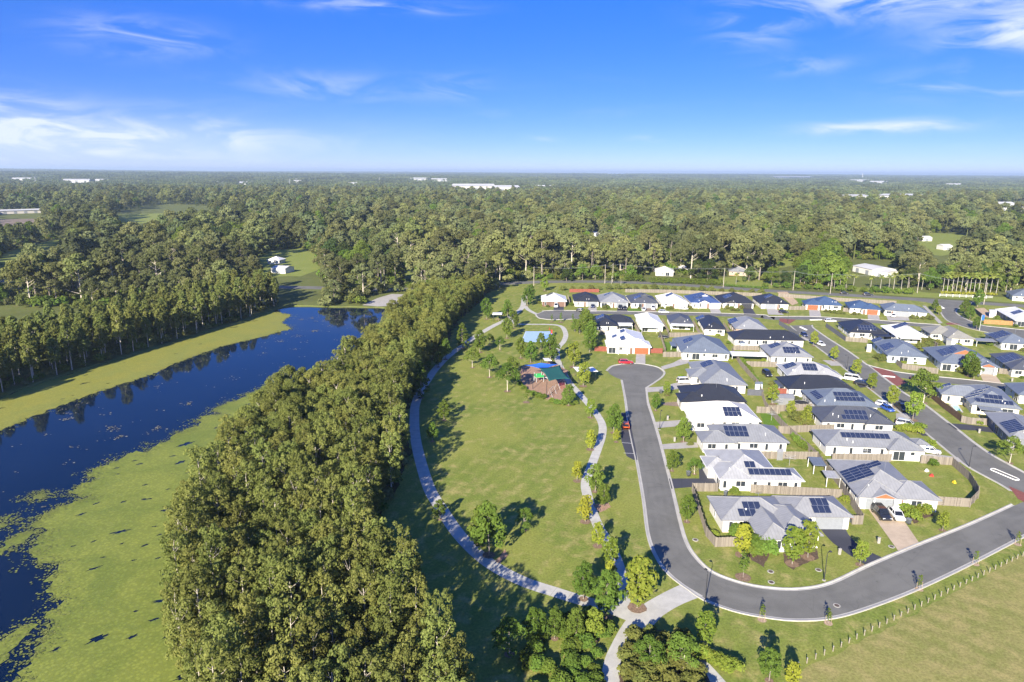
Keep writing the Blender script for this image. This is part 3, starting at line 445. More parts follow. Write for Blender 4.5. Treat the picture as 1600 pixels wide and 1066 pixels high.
    'DRIVES': [('tan', [(66.15, 115.86),(71.16, 115.12),(68.5, 102.93),(63.61, 100.39)], 'tan exposed-aggregate driveway under the two parked cars'),('dark', [(53.99, 108.44),(58.49, 108.33),(57.95, 106.03),(57.92, 103.41),(58.69, 100.67),(60.11, 98.53),(56.21, 96.41),(54.92, 99.66),(53.99, 103.37),(53.9, 106.52)], 'curved dark driveway of the nearest house'),('dark', [(31.96, 127.68),(38.15, 127.77),(39.68, 134.19),(40.88, 134.21),(40.24, 128.85),(41.3, 128.34),(40.95, 124.88),(31.4, 123.05)], 'dark L-shaped driveway of the pale-roofed house'),('conc', [(33.83, 145.51),(39.91, 146.94),(42.68, 146.79),(42.26, 143.96),(37.55, 143.15),(33.57, 142.72)], 'concrete driveway beside the grey ten-panel roof'),('conc', [(35.24, 159.94),(45.25, 162.17),(45.26, 158.34),(35.0, 155.78)], 'concrete driveway beside the cream roof'),('brown', [(40.18, 174.62),(45.87, 175.92),(45.45, 171.49),(40.65, 172.8)], 'brown paved driveway of the long black roof'),('conc', [(38.72, 188.21),(43.53, 189.07),(52.41, 195.87),(55.09, 195.12),(53.65, 189.58),(42.61, 184.72),(38.33, 183.76)], 'concrete driveway with the white car'),('conc', [(42.63, 226.43),(45.78, 226.5),(43.12, 212.35),(40.1, 213.43)], 'pale driveway up to the orange garage door'),('conc', [(47.64, 210.21),(52.3, 214.48),(56.89, 220.52),(59.69, 221.0),(57.56, 214.6),(53.72, 211.65),(47.58, 206.55)], 'curved concrete driveway to the wide blue-grey roof'),('dark', [(19.42, 312.15),(23.89, 312.3),(23.09, 299.62),(18.45, 299.83)], 'dark driveway with the white van in the far row'),('conc', [(35.34, 309.75),(39.05, 309.88),(37.64, 298.63),(33.06, 298.49)], 'driveway of the black roof in the far row'),('dark', [(48.55, 309.22),(52.63, 309.36),(51.56, 299.44),(46.77, 299.65)], 'dark driveway with two dark cars in the far row'),('brown', [(60.79, 309.62),(66.53, 308.85),(64.41, 300.21),(59.07, 300.4)], 'driveway with the white car in the far row'),('conc', [(90.79, 308.69),(95.06, 308.83),(92.68, 296.45),(88.13, 296.66)], 'pale driveway of the royal blue roof'),('dark', [(106.67, 311.13),(110.78, 310.68),(107.16, 294.1),(102.11, 294.98)], 'dark driveway of the charcoal roof with black gable'),('conc', [(117.57, 310.52),(121.55, 310.27),(119.4, 294.13),(112.61, 294.79)], 'pale driveway beside the sandy yard'),('conc', [(135.9, 307.31),(140.68, 307.09),(134.43, 291.16),(129.47, 291.35)], 'pale driveway to the left orange garage door'),('conc', [(157.6, 297.07),(162.07, 296.33),(156.04, 283.53),(151.86, 285.36)], 'pale driveway to the right orange garage door'),('conc', [(165.24, 296.43),(178.17, 303.1),(168.81, 283.91),(159.66, 283.96)], 'grey driveway of the corner house with white pillars'),('tan', [(146.14, 205.05),(150.44, 204.53),(145.53, 193.88),(141.47, 196.19)], 'tan driveway to the orange-gabled garage'),('dark', [(108.48, 160.58),(113.24, 159.66),(118.47, 157.46),(116.41, 153.83),(112.54, 155.6),(107.95, 156.15)], 'dark driveway left of the long panel strip'),('dark', [(97.77, 156.43),(99.94, 156.47),(99.09, 151.87),(97.44, 151.84)], 'short dark driveway at the long ten-panel house'),('conc', [(91.19, 141.11),(94.38, 140.81),(97.85, 139.28),(97.24, 136.3),(94.04, 137.94),(90.06, 139.16)], 'driveway with the white hatchback at the ten-panel house'),('conc', [(103.36, 219.32),(107.7, 218.92),(107.14, 212.62),(103.22, 212.53)], 'driveway beside the light grey roof'),('dark', [(101.92, 193.92),(104.72, 194.78),(104.36, 190.08),(101.04, 189.25)], 'dark driveway beside the plain charcoal roof'),('conc', [(99.66, 167.53),(102.17, 167.58),(100.79, 161.69),(98.14, 161.07),(97.38, 163.34)], 'driveway with the silver wagon'),('conc', [(105.34, 249.84),(110.64, 253.21),(111.26, 247.47),(106.83, 246.1)], 'driveway with the white car near the bend'),('lush', [(63.97, 166.87),(69.28, 167.27),(68.42, 160.27),(67.67, 158.32),(62.12, 158.22)], 'bright green back lawn beside the cream roof'),('lush', [(55.17, 245.99),(57.64, 241.76),(59.34, 234.78),(58.23, 230.06),(53.26, 229.6)], 'bright green yard with the trampoline'),('lush', [(52.78, 306.88),(59.15, 306.71),(58.42, 300.75),(52.1, 300.54)], 'bright green front lawn in the far row'),('lush', [(142.06, 337.37),(148.16, 337.58),(141.31, 321.24),(136.66, 321.08)], 'bright green lawn beside the blue roof house'),('sand', [(139.05, 354.98),(144.6, 355.19),(137.5, 323.17),(131.93, 316.88),(132.78, 320.95)], 'sandy yard under construction in the far row'),('sand', [(214.59, 311.76),(220.47, 313.88),(214.83, 300.63),(207.26, 290.01),(206.74, 293.38)], 'sandy yard behind the orange timber fence'),('sand', [(36.84, 114.48),(37.88, 114.49),(37.05, 106.86),(39.61, 107.05),(39.34, 106.24),(36.39, 106.31)], 'tan patio in the yard of the nearest house'),('bed', [(72.85, 115.76),(77.69, 116.13),(76.57, 112.76),(71.38, 109.78)], 'mulch bed with palms on the two-car house front'),('bed', [(44.88, 101.25),(50.89, 102.32),(49.47, 98.41),(44.04, 95.15),(43.48, 96.95)], 'garden bed under the lime trees of the nearest house'),('bed', [(38.08, 100.68),(42.57, 100.73),(39.88, 95.77),(38.61, 97.58)], 'garden bed round the shrub of the nearest house'),('bark', [(-2.6, 96.79),(-0.9, 100.71),(-0.35, 98.73),(-1.72, 96.48)], 'mulch ring under the big park tree at the path'),('bark', [(15.29, 116.2),(18.28, 117.11),(18.65, 115.38),(16.15, 113.25)], 'mulch bed along the winding path'),('bed', [(16.62, 80.79),(19.62, 80.54),(23.66, 79.49),(23.49, 75.37),(24.38, 70.73),(23.19, 66.49),(12.2, 66.4),(13.87, 73.36)], 'shrub bed beside the park entrance'),('red', [(115.08, 210.62),(117.71, 209.95),(119.37, 206.36),(117.67, 194.52),(112.4, 190.8)], 'red paved threshold of the side street'),('red', [(114.88, 286.87),(120.76, 284.42),(114.09, 275.23),(112.31, 281.43)], 'red paved threshold at the street bend'),('red', [(99.05, 125.27),(100.11, 122.34),(97.44, 117.03),(96.89, 119.61)], 'red paved threshold at the corner by the picture edge'),('red', [(181.2, 279.2),(184.92, 280.88),(186.2, 276.56),(180.13, 276.38)], 'red paved threshold of the connecting road'),('conc', [(194.09, 318.14),(195.63, 318.2),(180.16, 279.48),(177.76, 278.16)], 'concrete footpath beside the connecting road')],
    'POSTS': [(34.65, 72.55),(36.08, 73.33),(37.52, 74.11),(38.96, 74.88),(40.4, 75.63),(41.85, 76.38),(43.28, 77.18),(44.69, 77.98),(46.11, 78.79),(47.53, 79.6),(48.95, 80.4),(50.37, 81.2),(51.8, 82.0),(53.22, 82.8),(54.64, 83.6),(56.06, 84.41),(57.48, 85.21),(58.9, 86.01),(60.32, 86.81),(61.75, 87.6),(63.17, 88.4),(64.6, 89.19),(66.03, 89.98),(67.45, 90.77),(68.88, 91.57),(70.3, 92.36),(71.72, 93.16),(73.15, 93.96),(74.58, 94.74),(76.01, 95.53),(77.44, 96.31),(78.87, 97.1),(80.3, 97.88),(81.73, 98.66),(83.17, 99.43),(84.61, 100.2)],
    'LAMPS': [((28.21, 87.01),95),((47.75, 92.34),35),((97.03, 134.3),20),((106.12, 208.07),150),((114.01, 276.3),90),((35.71, 154.88),60)],
    'STAKED': [(34.89, 82.71),(43.8, 82.1),(60.98, 90.17),(73.87, 97.01),(84.96, 103.1)],
    'PPOLES': [(11.7, 369.34),(51.86, 379.83),(56.85, 384.64),(115.07, 369.04),(149.51, 359.9),(165.07, 350.55),(212.4, 354.24),(-68.02, 359.88),(-150.42, 363.02),(226.05, 322.45)],
    'CARS': [('wagon', 'red',(36.93, 213.57),-0.4, 'red wagon parked at the top of the turning circle'),('hatch', 'orange',(27.73, 156.1),84.7, 'orange hatchback in the park-side bay'),('suv', 'white',(51.13, 193.01),7.4, 'white wagon on the drive of the grey ribbed roof house'),('suv', 'black',(66.96, 112.46),-93.4, 'black four-wheel drive on the tan driveway'),('hatch', 'white',(69.51, 112.08),-96.6, 'white hatchback on the tan driveway'),('van', 'white',(20.16, 309.25),-93.5, 'white van on the dark drive of the far row'),('wagon', 'black',(30.94, 298.85),-16.5, 'black wagon parked in the far turning head'),('hatch', 'navy',(36.98, 308.58),-96.4, 'dark blue car before the black-roofed house'),('suv', 'black',(49.1, 305.63),-99.7, 'black four-wheel drive before the grey far-row house'),('hatch', 'black',(51.24, 304.8),-99.9, 'dark hatchback beside the black four-wheel drive'),('hatch', 'white',(59.34, 302.24),-107.5, 'white car on the lawn edge of the far row'),('suv', 'white',(64.15, 305.21),-102.3, 'white four-wheel drive on the brown far-row drive'),('wagon', 'silver',(67.1, 296.71),-11.0, 'silver wagon parked beside the plain white second-row roof'),('hatch', 'white',(77.91, 305.06),-11.1, 'white hatchback before the white far-row house'),('hatch', 'black',(120.75, 298.39),2.0, 'black car beside the sandy yard drive'),('wagon', 'white',(133.2, 279.86),1.5, 'white wagon behind the island dark fence'),('hatch', 'navy',(111.53, 253.88),-93.7, 'dark blue hatchback parked near the street bend'),('hatch', 'white',(111.55, 239.58),-82.2, 'white hatchback parked along the diagonal street'),('hatch', 'white',(165.82, 291.27),-116.7, 'white car on the corner house drive'),('van', 'white',(102.38, 196.34),-31.2, 'white van beside the light grey roof'),('wagon', 'black',(102.98, 191.74),-37.3, 'black wagon beside the plain charcoal roof'),('hatch', 'blue',(98.51, 169.65),-81.7, 'bright blue hatchback at the six-over-seven panel house'),('hatch', 'white',(99.29, 173.14),-31.7, 'white hatchback behind the bright blue car'),('ute', 'black',(102.84, 170.67),-97.4, 'black utility with tray beside the street tree'),('suv', 'silver',(97.18, 158.28),-31.7, 'silver four-wheel drive at the dark eleven-panel house'),('hatch', 'white',(93.13, 141.68),-26.9, 'white hatchback at the ten-panel house corner'),('wagon', 'white',(144.43, 187.28),-26.7, 'white wagon in the side street near the picture edge'),('hatch', 'black',(122.16, 196.92),-31.7, 'dark car at the mouth of the side street'),('suv', 'black',(78.17, 200.8),-90.0, 'dark trailer-backed car in the hedge yard'),('hatch', 'black',(171.77, 349.26),-14.5, 'dark car driving on the main road'),('wagon', 'black',(182.12, 345.46),-16.3, 'dark wagon following on the main road')],
    'ROADSIDE': [(225.0, 364.8, 0.8),(235.3, 371.5, 0.9),(241.2, 369.6, 0.95),(247.6, 368.8, 0.85),(253.4, 366.9, 0.95),(259.8, 365.1, 1.0),(264.6, 362.2, 0.9),(218.6, 373.0, 0.75),(175.5, 371.4, 0.7),(166.6, 371.0, 0.85),(159.5, 375.1, 0.8),(150.5, 374.8, 0.6),(144.1, 376.7, 0.7),(136.1, 390.2, 0.6),(108.3, 396.3, 0.8),(111.9, 389.2, 0.9),(68.7, 394.7, 0.6),(48.1, 393.9, 0.6),(40.4, 391.1, 0.65),(30.8, 385.9, 0.55)],
    'TREES': [('park_tree', 'round',(-3.5, 98.7),1.4, 'large bright green tree beside the curving path', 'tree'),('park_tree', 'round',(-4.9, 102.0),1.1, 'bright green tree overlapping the larger one beside the curving path', 'tree'),('park_tree', 'loose',(2.3, 106.8),0.7, 'small open-crowned tree alone on the lawn', 'tree'),('park_tree', 'yellow',(13.2, 126.2),1.1, 'yellow-green conical tree left of the winding path, highest of three', 'tree'),('park_tree', 'yellow',(13.2, 109.8),1.3, 'yellow-green conical tree left of the winding path, middle of three', 'tree'),('park_tree', 'yellow',(14.4, 101.7),1.1, 'yellow-green conical tree left of the winding path, lowest of three', 'tree'),('park_tree', 'round',(16.3, 121.6),0.9, 'dense green tree right of the winding path', 'tree'),('park_tree', 'round',(17.2, 115.5),0.7, 'small dark green tree in the mulch bed by the winding path', 'tree'),('park_tree', 'round_lime',(15.7, 95.8),1.1, 'thin lime tree leaning over the winding path', 'tree'),('park_tree', 'yellow',(14.9, 91.0),1.0, 'small yellow-green tree in the shade by the path', 'tree'),('park_tree', 'round',(10.6, 87.2),0.9, 'bright green tree at the path junction', 'tree'),('park_tree', 'round',(13.5, 83.2),1.1, 'full green tree between the two paths', 'tree'),('park_tree', 'round_lime',(11.2, 78.5),1.0, 'lime green tree below the path junction', 'tree'),('park_tree', 'round_lime',(18.0, 85.2),1.8, 'full lime-green tree beside the park entrance path', 'tree'),('park_tree', 'round',(3.2, 77.6),0.8, 'olive green tree in the shrubs left of the entrance path', 'tree'),('park_tree', 'round',(5.9, 78.5),0.7, 'rounded tree in the shrubs left of the entrance path', 'tree'),('park_tree', 'round',(8.7, 78.5),0.7, 'rounded tree close to the entrance path edge', 'tree'),('park_tree', 'loose',(-0.1, 75.4),0.9, 'pale-leaved tree standing in the belt shadow', 'tree'),('park_tree', 'loose',(17.3, 72.9),0.8, 'grey-trunked tree rising from the entrance shrub bed', 'tree'),('park_tree', 'loose',(21.5, 72.6),0.9, 'pale-trunked tree at the right of the entrance shrub bed', 'tree'),('park_tree', 'round_lime',(25.3, 77.4),1.1, 'round lime tree on the verge beside the entrance shrubs', 'tree'),('park_tree', 'round',(31.6, 71.0),0.7, 'small green tree at the bottom edge of the verge', 'tree'),('park_tree', 'yellow',(34.0, 69.9),0.9, 'small yellow-green tree at the bottom edge near the posts', 'tree'),('park_tree', 'pyramid',(-17.3, 231.7),1.0, 'tall conical green tree beside the belt path', 'tree'),('park_tree', 'pyramid',(-24.8, 177.7),1.1, 'tall conical tree overhanging the belt path', 'tree'),('park_tree', 'round',(-21.9, 217.3),1.1, 'round tree on the belt path bend', 'tree'),('park_tree', 'round',(-23.3, 208.1),0.8, 'small round tree below the path bend', 'tree'),('park_tree', 'round',(-10.8, 281.4),1.4, 'green tree left of the path near the picnic roof', 'tree'),('park_tree', 'round',(-2.0, 284.3),1.2, 'broad green tree right of the path near the picnic roof', 'tree'),('park_tree', 'round',(-1.9, 247.4),1.2, 'green tree between path and court', 'tree'),('park_tree', 'round',(0.7, 263.6),1.1, 'green tree behind the court loop path', 'tree'),('park_tree', 'loose',(-8.0, 237.5),0.7, 'small open tree on the northern lawn, leftmost of two', 'tree'),('park_tree', 'loose',(-4.2, 230.3),0.8, 'small open tree on the northern lawn, rightmost of two', 'tree'),('park_tree', 'round',(-11.0, 226.6),1.2, 'dark green tree above the playground garden', 'tree'),('park_tree', 'loose',(-12.5, 207.6),1.1, 'open-crowned tree in the garden left of the playground', 'tree'),('park_tree', 'loose',(-6.7, 197.3),1.2, 'tall open tree in the garden left of the playground', 'tree'),('park_tree', 'loose',(-1.2, 183.8),1.4, 'reddish open tree at the garden tip left of the sails', 'tree'),('park_tree', 'loose',(0.1, 198.8),1.0, 'olive tree just left of the shade sails', 'tree'),('park_tree', 'round',(3.0, 219.4),1.1, 'green tree behind the blue sail', 'tree'),('park_tree', 'round',(6.1, 214.0),1.1, 'dark green tree behind the blue sail near the path', 'tree'),('park_tree', 'round',(10.1, 231.5),0.9, 'dark green tree covering the court corner', 'tree'),('park_tree', 'round',(12.6, 214.9),1.4, 'tall green tree between court and playground', 'tree'),('park_tree', 'round_lime',(19.6, 209.0),1.8, 'lime tree between playground and turning circle', 'tree'),('park_tree', 'round_lime',(20.7, 189.0),1.6, 'lime tree before the picnic shelter', 'tree'),('park_tree', 'round',(15.2, 172.1),0.9, 'dark green tree at the playground corner', 'tree'),('park_tree', 'sapling',(3.9, 174.4),1.3, 'thin leaning sapling on the lawn below the playground', 'tree'),('park_tree', 'round',(-16.8, 160.4),0.8, 'round tree in the shade beside the belt path', 'tree'),('park_tree', 'round',(-18.1, 146.6),0.7, 'small tree in the shade beside the belt path', 'tree'),('park_tree', 'round_lime',(19.9, 162.9),1.1, 'lime tree at the bend of the winding path', 'tree'),('park_tree', 'round',(24.3, 152.5),1.1, 'green tree beside the parking bay', 'tree'),('park_tree', 'yellow',(17.6, 142.3),1.2, 'yellow tree beside the winding path below the bend', 'tree'),('park_tree', 'yellow',(24.1, 146.9),0.8, 'small yellow-green tree below the parking bay', 'tree'),('park_tree', 'round',(-12.6, 110.3),0.6, 'small tree on the shaded side of the path', 'tree'),('park_tree', 'round',(7.0, 311.9),1.3, 'green tree right of the path near the far turning head', 'tree'),('park_tree', 'round',(8.8, 325.1),1.2, 'dark green tree behind the far turning head', 'tree'),('park_tree', 'round_lime',(16.9, 352.9),1.6, 'bushy lime tree beside the white far-row roof', 'tree'),('park_tree', 'sapling',(16.4, 276.5),1.2, 'thin sapling below the far turning head, leftmost', 'tree'),('park_tree', 'sapling',(20.1, 276.0),1.5, 'sapling below the far turning head, middle', 'tree'),('park_tree', 'sapling',(25.2, 277.4),1.2, 'sapling below the far turning head near the hedge', 'tree'),('tall_bush', 'round',(29.7, 264.4),1.2, 'tall dark bush at the head of the park hedge', 'bush'),('tall_bush', 'round',(29.4, 252.3),1.3, 'tall dark bush second in the park hedge', 'bush'),('tall_bush', 'round',(28.4, 239.3),1.3, 'tall dark bush third in the park hedge', 'bush'),('tall_bush', 'round',(26.7, 227.5),1.1, 'tall bush at the near end of the park hedge', 'bush'),('tall_bush', 'round',(26.0, 255.4),0.9, 'broad bush left of the park hedge', 'bush'),('tall_bush', 'round',(24.4, 258.6),0.8, 'olive bush furthest left of the park hedge', 'bush'),('tall_bush', 'round',(29.5, 275.1),0.9, 'bush at the far corner of the park hedge', 'bush'),('street_tree', 'round_lime',(106.9, 218.7),1.1, 'lime street tree beside the bend', 'street tree'),('street_tree', 'round_lime',(105.5, 201.1),1.2, 'lime street tree beside the street lamp', 'street tree'),('street_tree', 'round_lime',(103.4, 187.6),1.1, 'yellow-lime street tree before the white van', 'street tree'),('street_tree', 'round_lime',(101.1, 162.5),1.6, 'broad lime street tree near the silver car', 'street tree'),('street_tree', 'round_lime',(108.6, 238.6),1.2, 'street tree beside the parked white hatchback', 'street tree'),('street_tree', 'round_lime',(101.3, 172.7),1.3, 'lime street tree before the bright blue car', 'street tree'),('street_tree', 'loose',(111.6, 176.0),1.6, 'tall thin street gum beside the pool fence', 'street tree'),('street_tree', 'round',(140.4, 201.8),1.2, 'dark tree before the orange-gabled house', 'street tree'),('street_tree', 'round',(140.0, 198.4),1.0, 'green tree beside the orange-gabled garage', 'street tree'),('street_tree', 'loose',(107.1, 136.4),1.0, 'thin pale street tree at the picture edge', 'street tree'),('street_tree', 'round',(31.2, 110.0),0.8, 'round street tree beside the curved fence', 'street tree'),('street_tree', 'round',(33.4, 131.4),0.7, 'round street tree above the dark L drive', 'street tree'),('street_tree', 'loose',(37.7, 129.9),0.6, 'wispy small tree above the dark L drive', 'street tree'),('street_tree', 'round',(39.6, 147.2),0.9, 'dense green tree beside the ten-panel house', 'street tree'),('street_tree', 'round',(37.5, 168.5),0.7, 'small round tree opposite the parking bay', 'street tree'),('street_tree', 'round',(40.2, 149.9),0.6, 'bushy tree in front of the white garage wall', 'street tree'),('street_tree', 'round_lime',(43.3, 181.2),0.9, 'yellow-green tree before the black hip roof', 'street tree'),('street_tree', 'round_lime',(55.3, 96.6),0.9, 'lime street tree beside the curved dark drive', 'street tree'),('street_tree', 'round_lime',(75.1, 107.6),0.8, 'lime street tree before the corner lawn fence', 'street tree'),('street_tree', 'yellow',(37.4, 99.2),1.4, 'bright yellow tree before the nearest house', 'street tree'),('street_tree', 'round_lime',(44.6, 96.7),1.4, 'large lime tree against the nearest house, left of two', 'street tree'),('street_tree', 'round_lime',(47.9, 98.6),1.4, 'large lime tree against the nearest house, right of two', 'street tree'),('street_tree', 'sapling',(35.6, 92.9),1.6, 'thin pale street sapling on the bend verge', 'street tree'),('street_tree', 'round_lime',(70.1, 174.1),1.2, 'lime banana clump beside the red fence', 'street tree'),('street_tree', 'round_lime',(71.4, 165.2),0.9, 'leafy lime plant beside the eleven-panel roof', 'street tree'),('street_tree', 'round_lime',(72.7, 158.8),1.1, 'banana palm clump against the dark roof', 'street tree'),('street_tree', 'round',(195.9, 286.4),0.9, 'dark corner shrub tree beside the connecting road', 'street tree'),('street_tree', 'round',(200.7, 297.4),1.1, 'dark bushy tree on the connecting road corner', 'street tree'),('street_tree', 'round',(218.6, 315.8),1.3, 'dense tree beside the main road junction', 'street tree'),('street_tree', 'round_lime',(188.9, 297.0),0.9, 'verge tree left of the connecting road', 'street tree'),('street_tree', 'round',(192.4, 305.8),0.8, 'dark verge tree left of the connecting road', 'street tree'),('street_tree', 'round',(186.3, 267.6),0.8, 'tree beside the flag at the connecting road', 'street tree')],
    'SHRUBS': [(1, 1.1, 'olive rounded shrub in the bed right of the entrance path', 'shrubs right of the park entrance', [(21.4, 70.6),(18.5, 73.1),(20.2, 77.3),(14.0, 67.8),(22.2, 72.8),(17.9, 76.5),(23.0, 67.8),(23.4, 72.2),(15.4, 72.7),(17.8, 73.6),(15.6, 70.3),(16.2, 67.7),(22.3, 74.4),(20.1, 69.7),(14.3, 71.6),(21.0, 76.3),(22.2, 75.8),(16.3, 74.8),(22.8, 78.0),(18.6, 74.8),(14.9, 74.3),(17.1, 72.9),(18.6, 77.2),(18.7, 72.3),(18.4, 67.8),(17.3, 69.5),(21.5, 74.2),(22.5, 70.3),(18.7, 79.4),(19.4, 73.2),(21.7, 77.7),(22.8, 76.7),(19.3, 69.9),(16.9, 71.8),(20.4, 68.5),(13.2, 67.6),(16.8, 68.3),(14.8, 70.8),(20.9, 73.1),(20.5, 74.2),(15.4, 75.6),(17.3, 74.6),(16.4, 78.2),(16.4, 79.2),(16.2, 73.7),(15.2, 71.5)]),(0, 1.0, 'dark green shrub in the bed left of the entrance path', 'shrubs left of the park entrance', [(2.8, 68.7),(12.5, 79.1),(10.5, 72.2),(9.7, 77.0),(9.3, 69.9),(7.5, 73.6),(11.1, 83.2),(7.6, 71.6),(7.9, 72.4),(6.8, 81.6),(8.7, 76.3),(5.0, 67.7),(6.1, 69.5),(10.5, 70.2),(13.3, 80.0),(11.3, 81.8),(11.6, 79.9),(11.5, 78.8),(7.8, 75.8),(8.2, 82.1),(8.3, 80.6),(9.2, 82.0),(11.1, 75.1),(4.8, 72.5),(6.0, 70.7),(9.9, 68.5),(3.4, 75.7),(7.4, 78.8),(2.4, 73.1),(4.2, 78.1),(6.9, 68.0),(9.8, 79.2),(3.5, 72.7),(2.4, 74.5),(8.0, 70.9),(3.3, 74.5),(9.4, 73.6),(8.5, 69.6)]),(2, 1.0, 'lime strappy shrub along the short bottom path', 'shrubs along the bottom path', [(23.8, 75.7),(24.3, 75.3),(24.8, 75.0),(25.3, 74.6),(25.7, 74.2),(26.2, 73.8),(26.7, 73.4),(27.2, 73.0),(27.6, 72.7)]),(0, 0.8, 'low green shrub edging the playground bark', 'shrubs round the playground', [(2.3, 189.2),(3.4, 185.6),(4.8, 182.7),(6.1, 180.5),(7.5, 178.8),(10.8, 174.6),(12.1, 173.0),(13.7, 172.6),(15.9, 172.1),(17.0, 173.1),(8.7, 177.8)]),(0, 0.9, 'clipped green shrub in a hedge between the house columns', 'boundary hedge shrubs', [(76.0, 221.2),(75.8, 218.6),(75.5, 216.1),(75.2, 213.5),(74.9, 211.0),(74.7, 208.4),(74.4, 205.9),(74.0, 203.3),(73.7, 200.8),(73.3, 198.3),(73.0, 195.7),(72.6, 193.2),(72.2, 190.6),(66.3, 150.3),(66.2, 149.4),(66.2, 148.5),(66.1, 147.6),(66.1, 146.7),(66.1, 145.8),(66.0, 144.9),(66.0, 144.0),(66.0, 143.1)]),(1, 1.0, 'garden shrub in front of a far-row house', 'far-row garden shrubs', [(43.5, 307.1),(42.1, 305.2),(68.3, 305.1),(69.2, 310.9),(70.9, 305.2),(72.3, 305.3),(81.2, 305.5),(98.4, 307.0),(105.0, 308.2),(99.5, 302.4),(101.7, 302.5),(140.7, 301.0),(142.1, 300.1),(143.5, 298.4),(145.2, 297.6),(147.0, 296.7),(150.8, 295.1),(152.9, 295.2),(172.2, 288.1),(173.8, 287.3),(175.8, 286.6),(178.4, 287.5),(179.1, 285.9)]),(0, 1.5, 'dark rounded shrub beside the nearest house', 'shrubs of the nearest house', [(39.0, 99.5),(40.3, 99.5),(41.7, 100.2),(40.5, 100.7),(38.6, 104.7),(39.6, 105.3)]),(2, 1.1, 'bright shrub in a front garden beside the diagonal street', 'front garden shrubs of the diagonal street', [(72.4, 114.2),(72.6, 113.0),(74.2, 114.2),(74.4, 113.0),(75.7, 114.2),(72.2, 111.5),(99.0, 156.1),(94.6, 146.0),(95.2, 145.1),(96.3, 155.6),(93.9, 155.5),(95.2, 155.0),(96.3, 154.3),(97.2, 153.5)]),(1, 1.4, 'yard shrub behind the island houses', 'island yard shrubs', [(148.4, 237.0),(150.0, 241.8),(153.0, 241.8),(155.3, 241.9),(153.9, 245.5),(144.7, 234.7),(132.1, 216.5),(131.6, 217.5),(140.2, 205.2),(140.9, 204.8),(123.0, 221.3),(123.0, 219.3),(71.7, 160.1),(72.5, 159.5),(73.4, 159.2),(71.0, 161.7)]),(1, 0.8, 'small garden shrub growing against an estate house', 'garden shrubs of the estate', [(16.2, 308.8),(12.7, 317.8),(38.8, 312.0),(57.8, 305.3),(67.5, 320.6),(80.8, 311.3),(96.1, 318.7),(113.9, 319.4),(152.7, 311.2),(165.1, 304.7),(36.7, 257.4),(48.8, 271.4),(73.9, 266.5),(43.2, 180.9),(41.2, 155.6),(40.8, 145.3),(38.5, 134.1),(80.5, 204.1),(75.9, 191.0),(81.8, 164.4),(72.8, 156.3),(130.7, 248.2),(127.5, 260.1),(141.6, 255.2),(155.6, 253.5),(179.5, 232.5),(115.6, 167.2),(140.0, 173.2)]),(0, 0.8, 'small garden shrub growing against an estate house', 'garden shrubs of the estate', [(27.4, 313.5),(43.7, 306.3),(53.0, 316.6),(100.3, 306.8),(133.4, 311.3),(205.6, 272.4),(209.3, 289.0),(49.8, 258.8),(71.1, 261.9),(62.0, 273.5),(93.0, 252.8),(85.4, 262.8),(95.7, 235.5),(78.6, 240.6),(31.1, 233.2),(55.6, 229.1),(49.2, 166.6),(54.8, 139.3),(43.0, 120.9),(94.4, 189.1),(91.5, 177.4),(89.7, 134.9),(67.0, 140.3),(149.9, 241.6),(122.7, 219.0),(173.6, 240.9),(155.4, 199.4),(153.9, 208.0),(118.4, 185.2)]),(2, 0.8, 'small garden shrub growing against an estate house', 'garden shrubs of the estate', [(71.1, 306.4),(122.7, 305.9),(30.7, 261.6),(78.1, 252.5),(71.8, 216.0),(57.6, 181.3),(51.3, 199.0),(44.1, 151.6),(34.5, 104.9),(94.5, 212.1),(82.7, 216.4),(77.8, 177.5),(90.9, 151.0),(63.1, 118.0),(161.5, 239.4),(127.7, 214.7),(138.5, 223.3),(113.5, 142.7),(115.9, 159.7),(137.0, 179.8)]),(1, 1.6, 'bushy shrub along the back fences of the far row', 'shrubs behind the far row', [(26.8, 355.3),(31.7, 356.0),(36.6, 356.6),(41.5, 357.3),(46.3, 358.0),(51.2, 358.6),(56.1, 359.3),(61.0, 359.9),(65.9, 360.6),(70.8, 360.5),(75.7, 359.8),(80.6, 359.1),(85.5, 358.4),(90.3, 357.6),(95.2, 356.9),(100.1, 356.2),(104.8, 354.9),(109.5, 353.3),(114.2, 351.8),(119.0, 350.3),(123.7, 348.8),(128.3, 347.3)]),(0, 1.9, 'shrub on the verge across the main road', 'shrubs across the main road', [(138.1, 369.9),(143.3, 368.5),(148.6, 367.1),(153.8, 365.6),(159.0, 364.2),(164.1, 362.4),(169.2, 360.5),(174.3, 358.7),(179.4, 356.9),(184.7, 355.5),(189.9, 354.2),(195.2, 352.8),(200.5, 351.5),(205.7, 350.1),(-55.1, 362.5),(-46.3, 365.7),(-37.4, 368.9),(-28.6, 372.1),(-19.7, 375.3),(-11.2, 379.2),(-3.1, 384.1),(4.9, 389.0),(12.9, 393.9),(22.1, 395.2),(31.5, 395.6),(40.9, 396.0),(50.3, 396.4),(59.7, 396.8)])],
